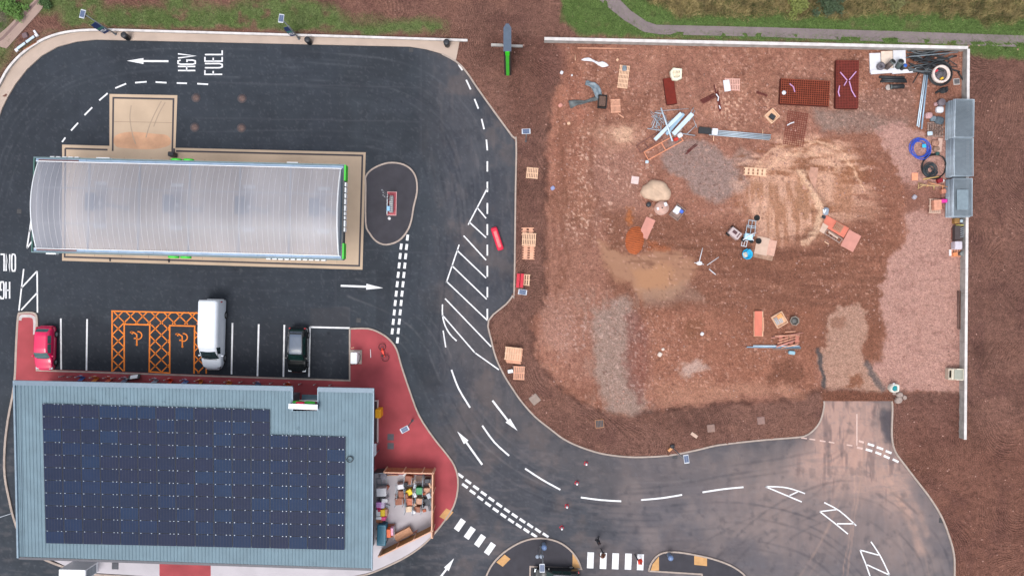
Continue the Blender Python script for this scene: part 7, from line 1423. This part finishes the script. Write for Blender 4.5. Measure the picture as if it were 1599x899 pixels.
# bicycle on the red paving
bk = thing('bicycle', 'bicycle with a bright orange red frame lying on the red paving', 'bicycle', 599, 550, .13, 14)
for i, y in enumerate((.55, -.55)):
    g = MB(); g.tube([(.34 * math.cos(a), .34 * math.sin(a), 0) for a in np.linspace(0, 2 * math.pi, 25)[:-1]], .025, 6, closed=True); o = g.build('wheel', m_tyre, bk, (.02 if i == 0 else .08, y, .12 + .1 * i)); o.rotation_euler = (R(20), R(12), 0)
    q = MB(); [q.tube([(0, 0, 0), (.33 * math.cos(a), .33 * math.sin(a), 0)], .004, 3) for a in np.linspace(0, 2 * math.pi, 13)[:-1]]; q.build('spokes', m_steel, o)
g = MB(); F = [(.02,.5,.2),(-.12,.15,.3),(.0,-.05,.25),(.06,-.5,.2)]; g.tube([F[0], F[1]], .03, 6); g.tube([F[1], F[3]], .028, 6); g.tube([F[0], F[2], F[3]], .03, 6); g.tube([F[1], F[2]], .035, 6); g.rbox(0, .05, .27, .16, .4, .12, .05); g.build('frame', M('bike_red', (255, 70, 40), .4), bk); g = MB(); g.tube([(-.28, .42, .3), (-.1, .5, .34), (.2, .5, .34)], .018, 5); g.build('handlebar', m_black, bk); g = MB(); g.rbox(-.2, -.25, .3, .2, .12, .06, .04); g.build('saddle', m_black, bk)
poles('white_strip', 'thin white strip painted rail west of the bicycle', 'strip', (578.5,545), (578.5,558), 1, .035, m_whitep, z=.14, jit=0); poles('kerb_stub', 'small pale bollard lying above the air machine', 'bollard', (549,543), (553,542), 1, .045, m_rail, z=.15, jit=0)

# ------------------------------------------------------------------ vegetation and loose stones
def shrub(name, label, px_, py_, r, h, cols, n, seed):
    rr = np.random.default_rng(seed); t = thing(name, label, 'shrub', px_, py_, gz(px_, py_), 0); g = MB()
    for k in range(7): a = k * .9; g.tube([(0, 0, 0), (r * .3 * math.cos(a), r * .3 * math.sin(a), h * .5), (r * .6 * math.cos(a), r * .6 * math.sin(a), h * .8)], .03, 5)
    g.build('stems', M('bark', (92, 72, 58), .9), t)
    me_v = []; me_f = []; cen = rr.normal(size=(26, 3)) * (r * .42, r * .42, h * .25) + (0, 0, h * .6)
    for i in range(n):
        c = cen[i % 26] + rr.normal(size=3) * r * .17; c[2] = max(.05, c[2]); a, b = rr.uniform(0, 6.28), rr.uniform(-.8, .8); s_ = rr.uniform(.05, .11); u = np.array((math.cos(a), math.sin(a), b * .5)) * s_; v = np.array((-math.sin(a), math.cos(a), b)) * s_ * .6; o_ = len(me_v); me_v += [tuple(c - u), tuple(c - v), tuple(c + u), tuple(c + v)]; me_f.append((o_, o_ + 1, o_ + 2, o_ + 3))
    g = MB(); g.add(me_v, me_f); g.build('foliage', M('leaf_' + name, cols, .7, var=.45, scale=4), t)
shrub('dark_bush', 'dark green bush in the dry grass north of the path', 1291, 10, 1.1, 1.3, (66, 84, 56), 2600, 1); shrub('yellow_green_bush', 'yellow green bush left of the dark bush', 1245, 12, 1.0, .9, (118, 126, 62), 1800, 2); shrub('corner_bush', 'light green bush in the top left corner by the walkway', 24, 16, .9, .8, (88, 124, 52), 2000, 3); shrub('small_bush', 'small dark bush at the end of the walkway in the top left', 72, 6, .6, .6, (60, 88, 42), 1000, 4); shrub('low_bush', 'low straggling bush at the top edge right of the dark bush', 1400, 6, 1.0, .7, (112, 112, 66), 1400, 5)
def blades(name, label, cat, N, mask, h0, h1, wd, cols, seed, box):
    rr = np.random.default_rng(seed); x = rr.uniform(box[0], box[1], N * 4); y = rr.uniform(box[2], box[3], N * 4)
    ii = np.clip(np.searchsorted(_gx, x), 0, len(_gx) - 1); jj = np.clip(np.searchsorted(_gy, y), 0, len(_gy) - 1); mk = mask.reshape(_Z.shape)[jj, ii]; ok = rr.random(len(x)) < mk; x = x[ok][:N]; y = y[ok][:N]; z = _Z[jj[ok], ii[ok]][:N]; n = len(x)
    X = (x - CX) * S; Y = -(y - CY) * S; a = rr.uniform(0, 6.28, n); h = rr.uniform(h0, h1, n); ln_ = rr.normal(size=(n, 2)) * .5 * h[:, None]; ux = np.cos(a) * wd; uy = np.sin(a) * wd
    v = np.stack([np.stack([X - ux, Y - uy, z - .02], -1), np.stack([X + ux, Y + uy, z - .02], -1), np.stack([X + ln_[:, 0], Y + ln_[:, 1], z + h], -1)], 1).reshape(-1, 3)
    me = bpy.data.meshes.new(name); me.vertices.add(3 * n); me.vertices.foreach_set('co', v.astype(np.float32).ravel()); me.loops.add(3 * n); me.loops.foreach_set('vertex_index', np.arange(3 * n, dtype=np.int32)); me.polygons.add(n); me.polygons.foreach_set('loop_start', np.arange(0, 3 * n, 3, dtype=np.int32)); me.update(calc_edges=True)
    me.materials.append(M('blade_' + name, cols, .8, var=.5, scale=1.3)); o = bpy.data.objects.new(name, me); COL.objects.link(o); tag(o, label, cat, kind='stuff')
blades('grass', 'short green grass beyond the walls', 'grass', 60000, GRASSM * (1 - DRYM) * .9, .05, .16, .022, (112, 134, 74), 1, (-10, 1610, -12, 100)); blades('dry_grass', 'tall straw coloured grass north of the path', 'dry grass', 30000, GRASSM * DRYM, .15, .5, .03, (158, 142, 98), 2, (960, 1610, -12, 45)); blades('rough_grass', 'darker rough grass among the straw', 'grass', 14000, GRASSM * DRYM * (fbm(PXs, PYs, 16, 91) > .5), .1, .35, .035, (92, 104, 58), 3, (960, 1610, -12, 45))
# loose stones: one scatter
rr = np.random.default_rng(6); N = 5200; x = rr.uniform(800, 1600, N * 3); y = rr.uniform(66, 899, N * 3); dl = sd(x, y, LOT, 60); da = sd(x, y, ASPH, 60)
p_ = np.where(dl < 0, .15 + .9 * (fbm(x, y, 40, 95) > .52), .12) * (da > 3) * (sd(x, y, PUD, 20) > 2); ok = rr.random(len(x)) < p_; x = x[ok][:N]; y = y[ok][:N]; n = len(x)
z = np.array([gz(a, b) for a, b in zip(x, y)]); s_ = .025 + .11 * rr.random(n) ** 5; base = np.array([(1, 0, 0), (0, 1, 0), (-1, 0, 0), (0, -1, 0), (0, 0, .7), (0, 0, -.7)], float)
X = np.stack([(x - CX) * S, -(y - CY) * S, z], -1); V = X[:, None, :] + base[None] * s_[:, None, None] * rr.uniform(.6, 1.3, (n, 6, 1)); F = np.array([(0,1,4),(1,2,4),(2,3,4),(3,0,4),(1,0,5),(2,1,5),(3,2,5),(0,3,5)]); Fi = (F[None] + 6 * np.arange(n)[:, None, None]).reshape(-1)
me = bpy.data.meshes.new('loose_stones'); me.vertices.add(6 * n); me.vertices.foreach_set('co', V.astype(np.float32).ravel()); me.loops.add(len(Fi)); me.loops.foreach_set('vertex_index', Fi.astype(np.int32)); me.polygons.add(len(Fi) // 3); me.polygons.foreach_set('loop_start', np.arange(0, len(Fi), 3, dtype=np.int32)); me.update(calc_edges=True)
me.materials.append(M('stone_pale', (184, 142, 128), .9, var=.4, scale=2.0)); o = bpy.data.objects.new('loose_stones', me); COL.objects.link(o); tag(o, 'loose pale stones scattered over the soil', 'stones', kind='stuff')
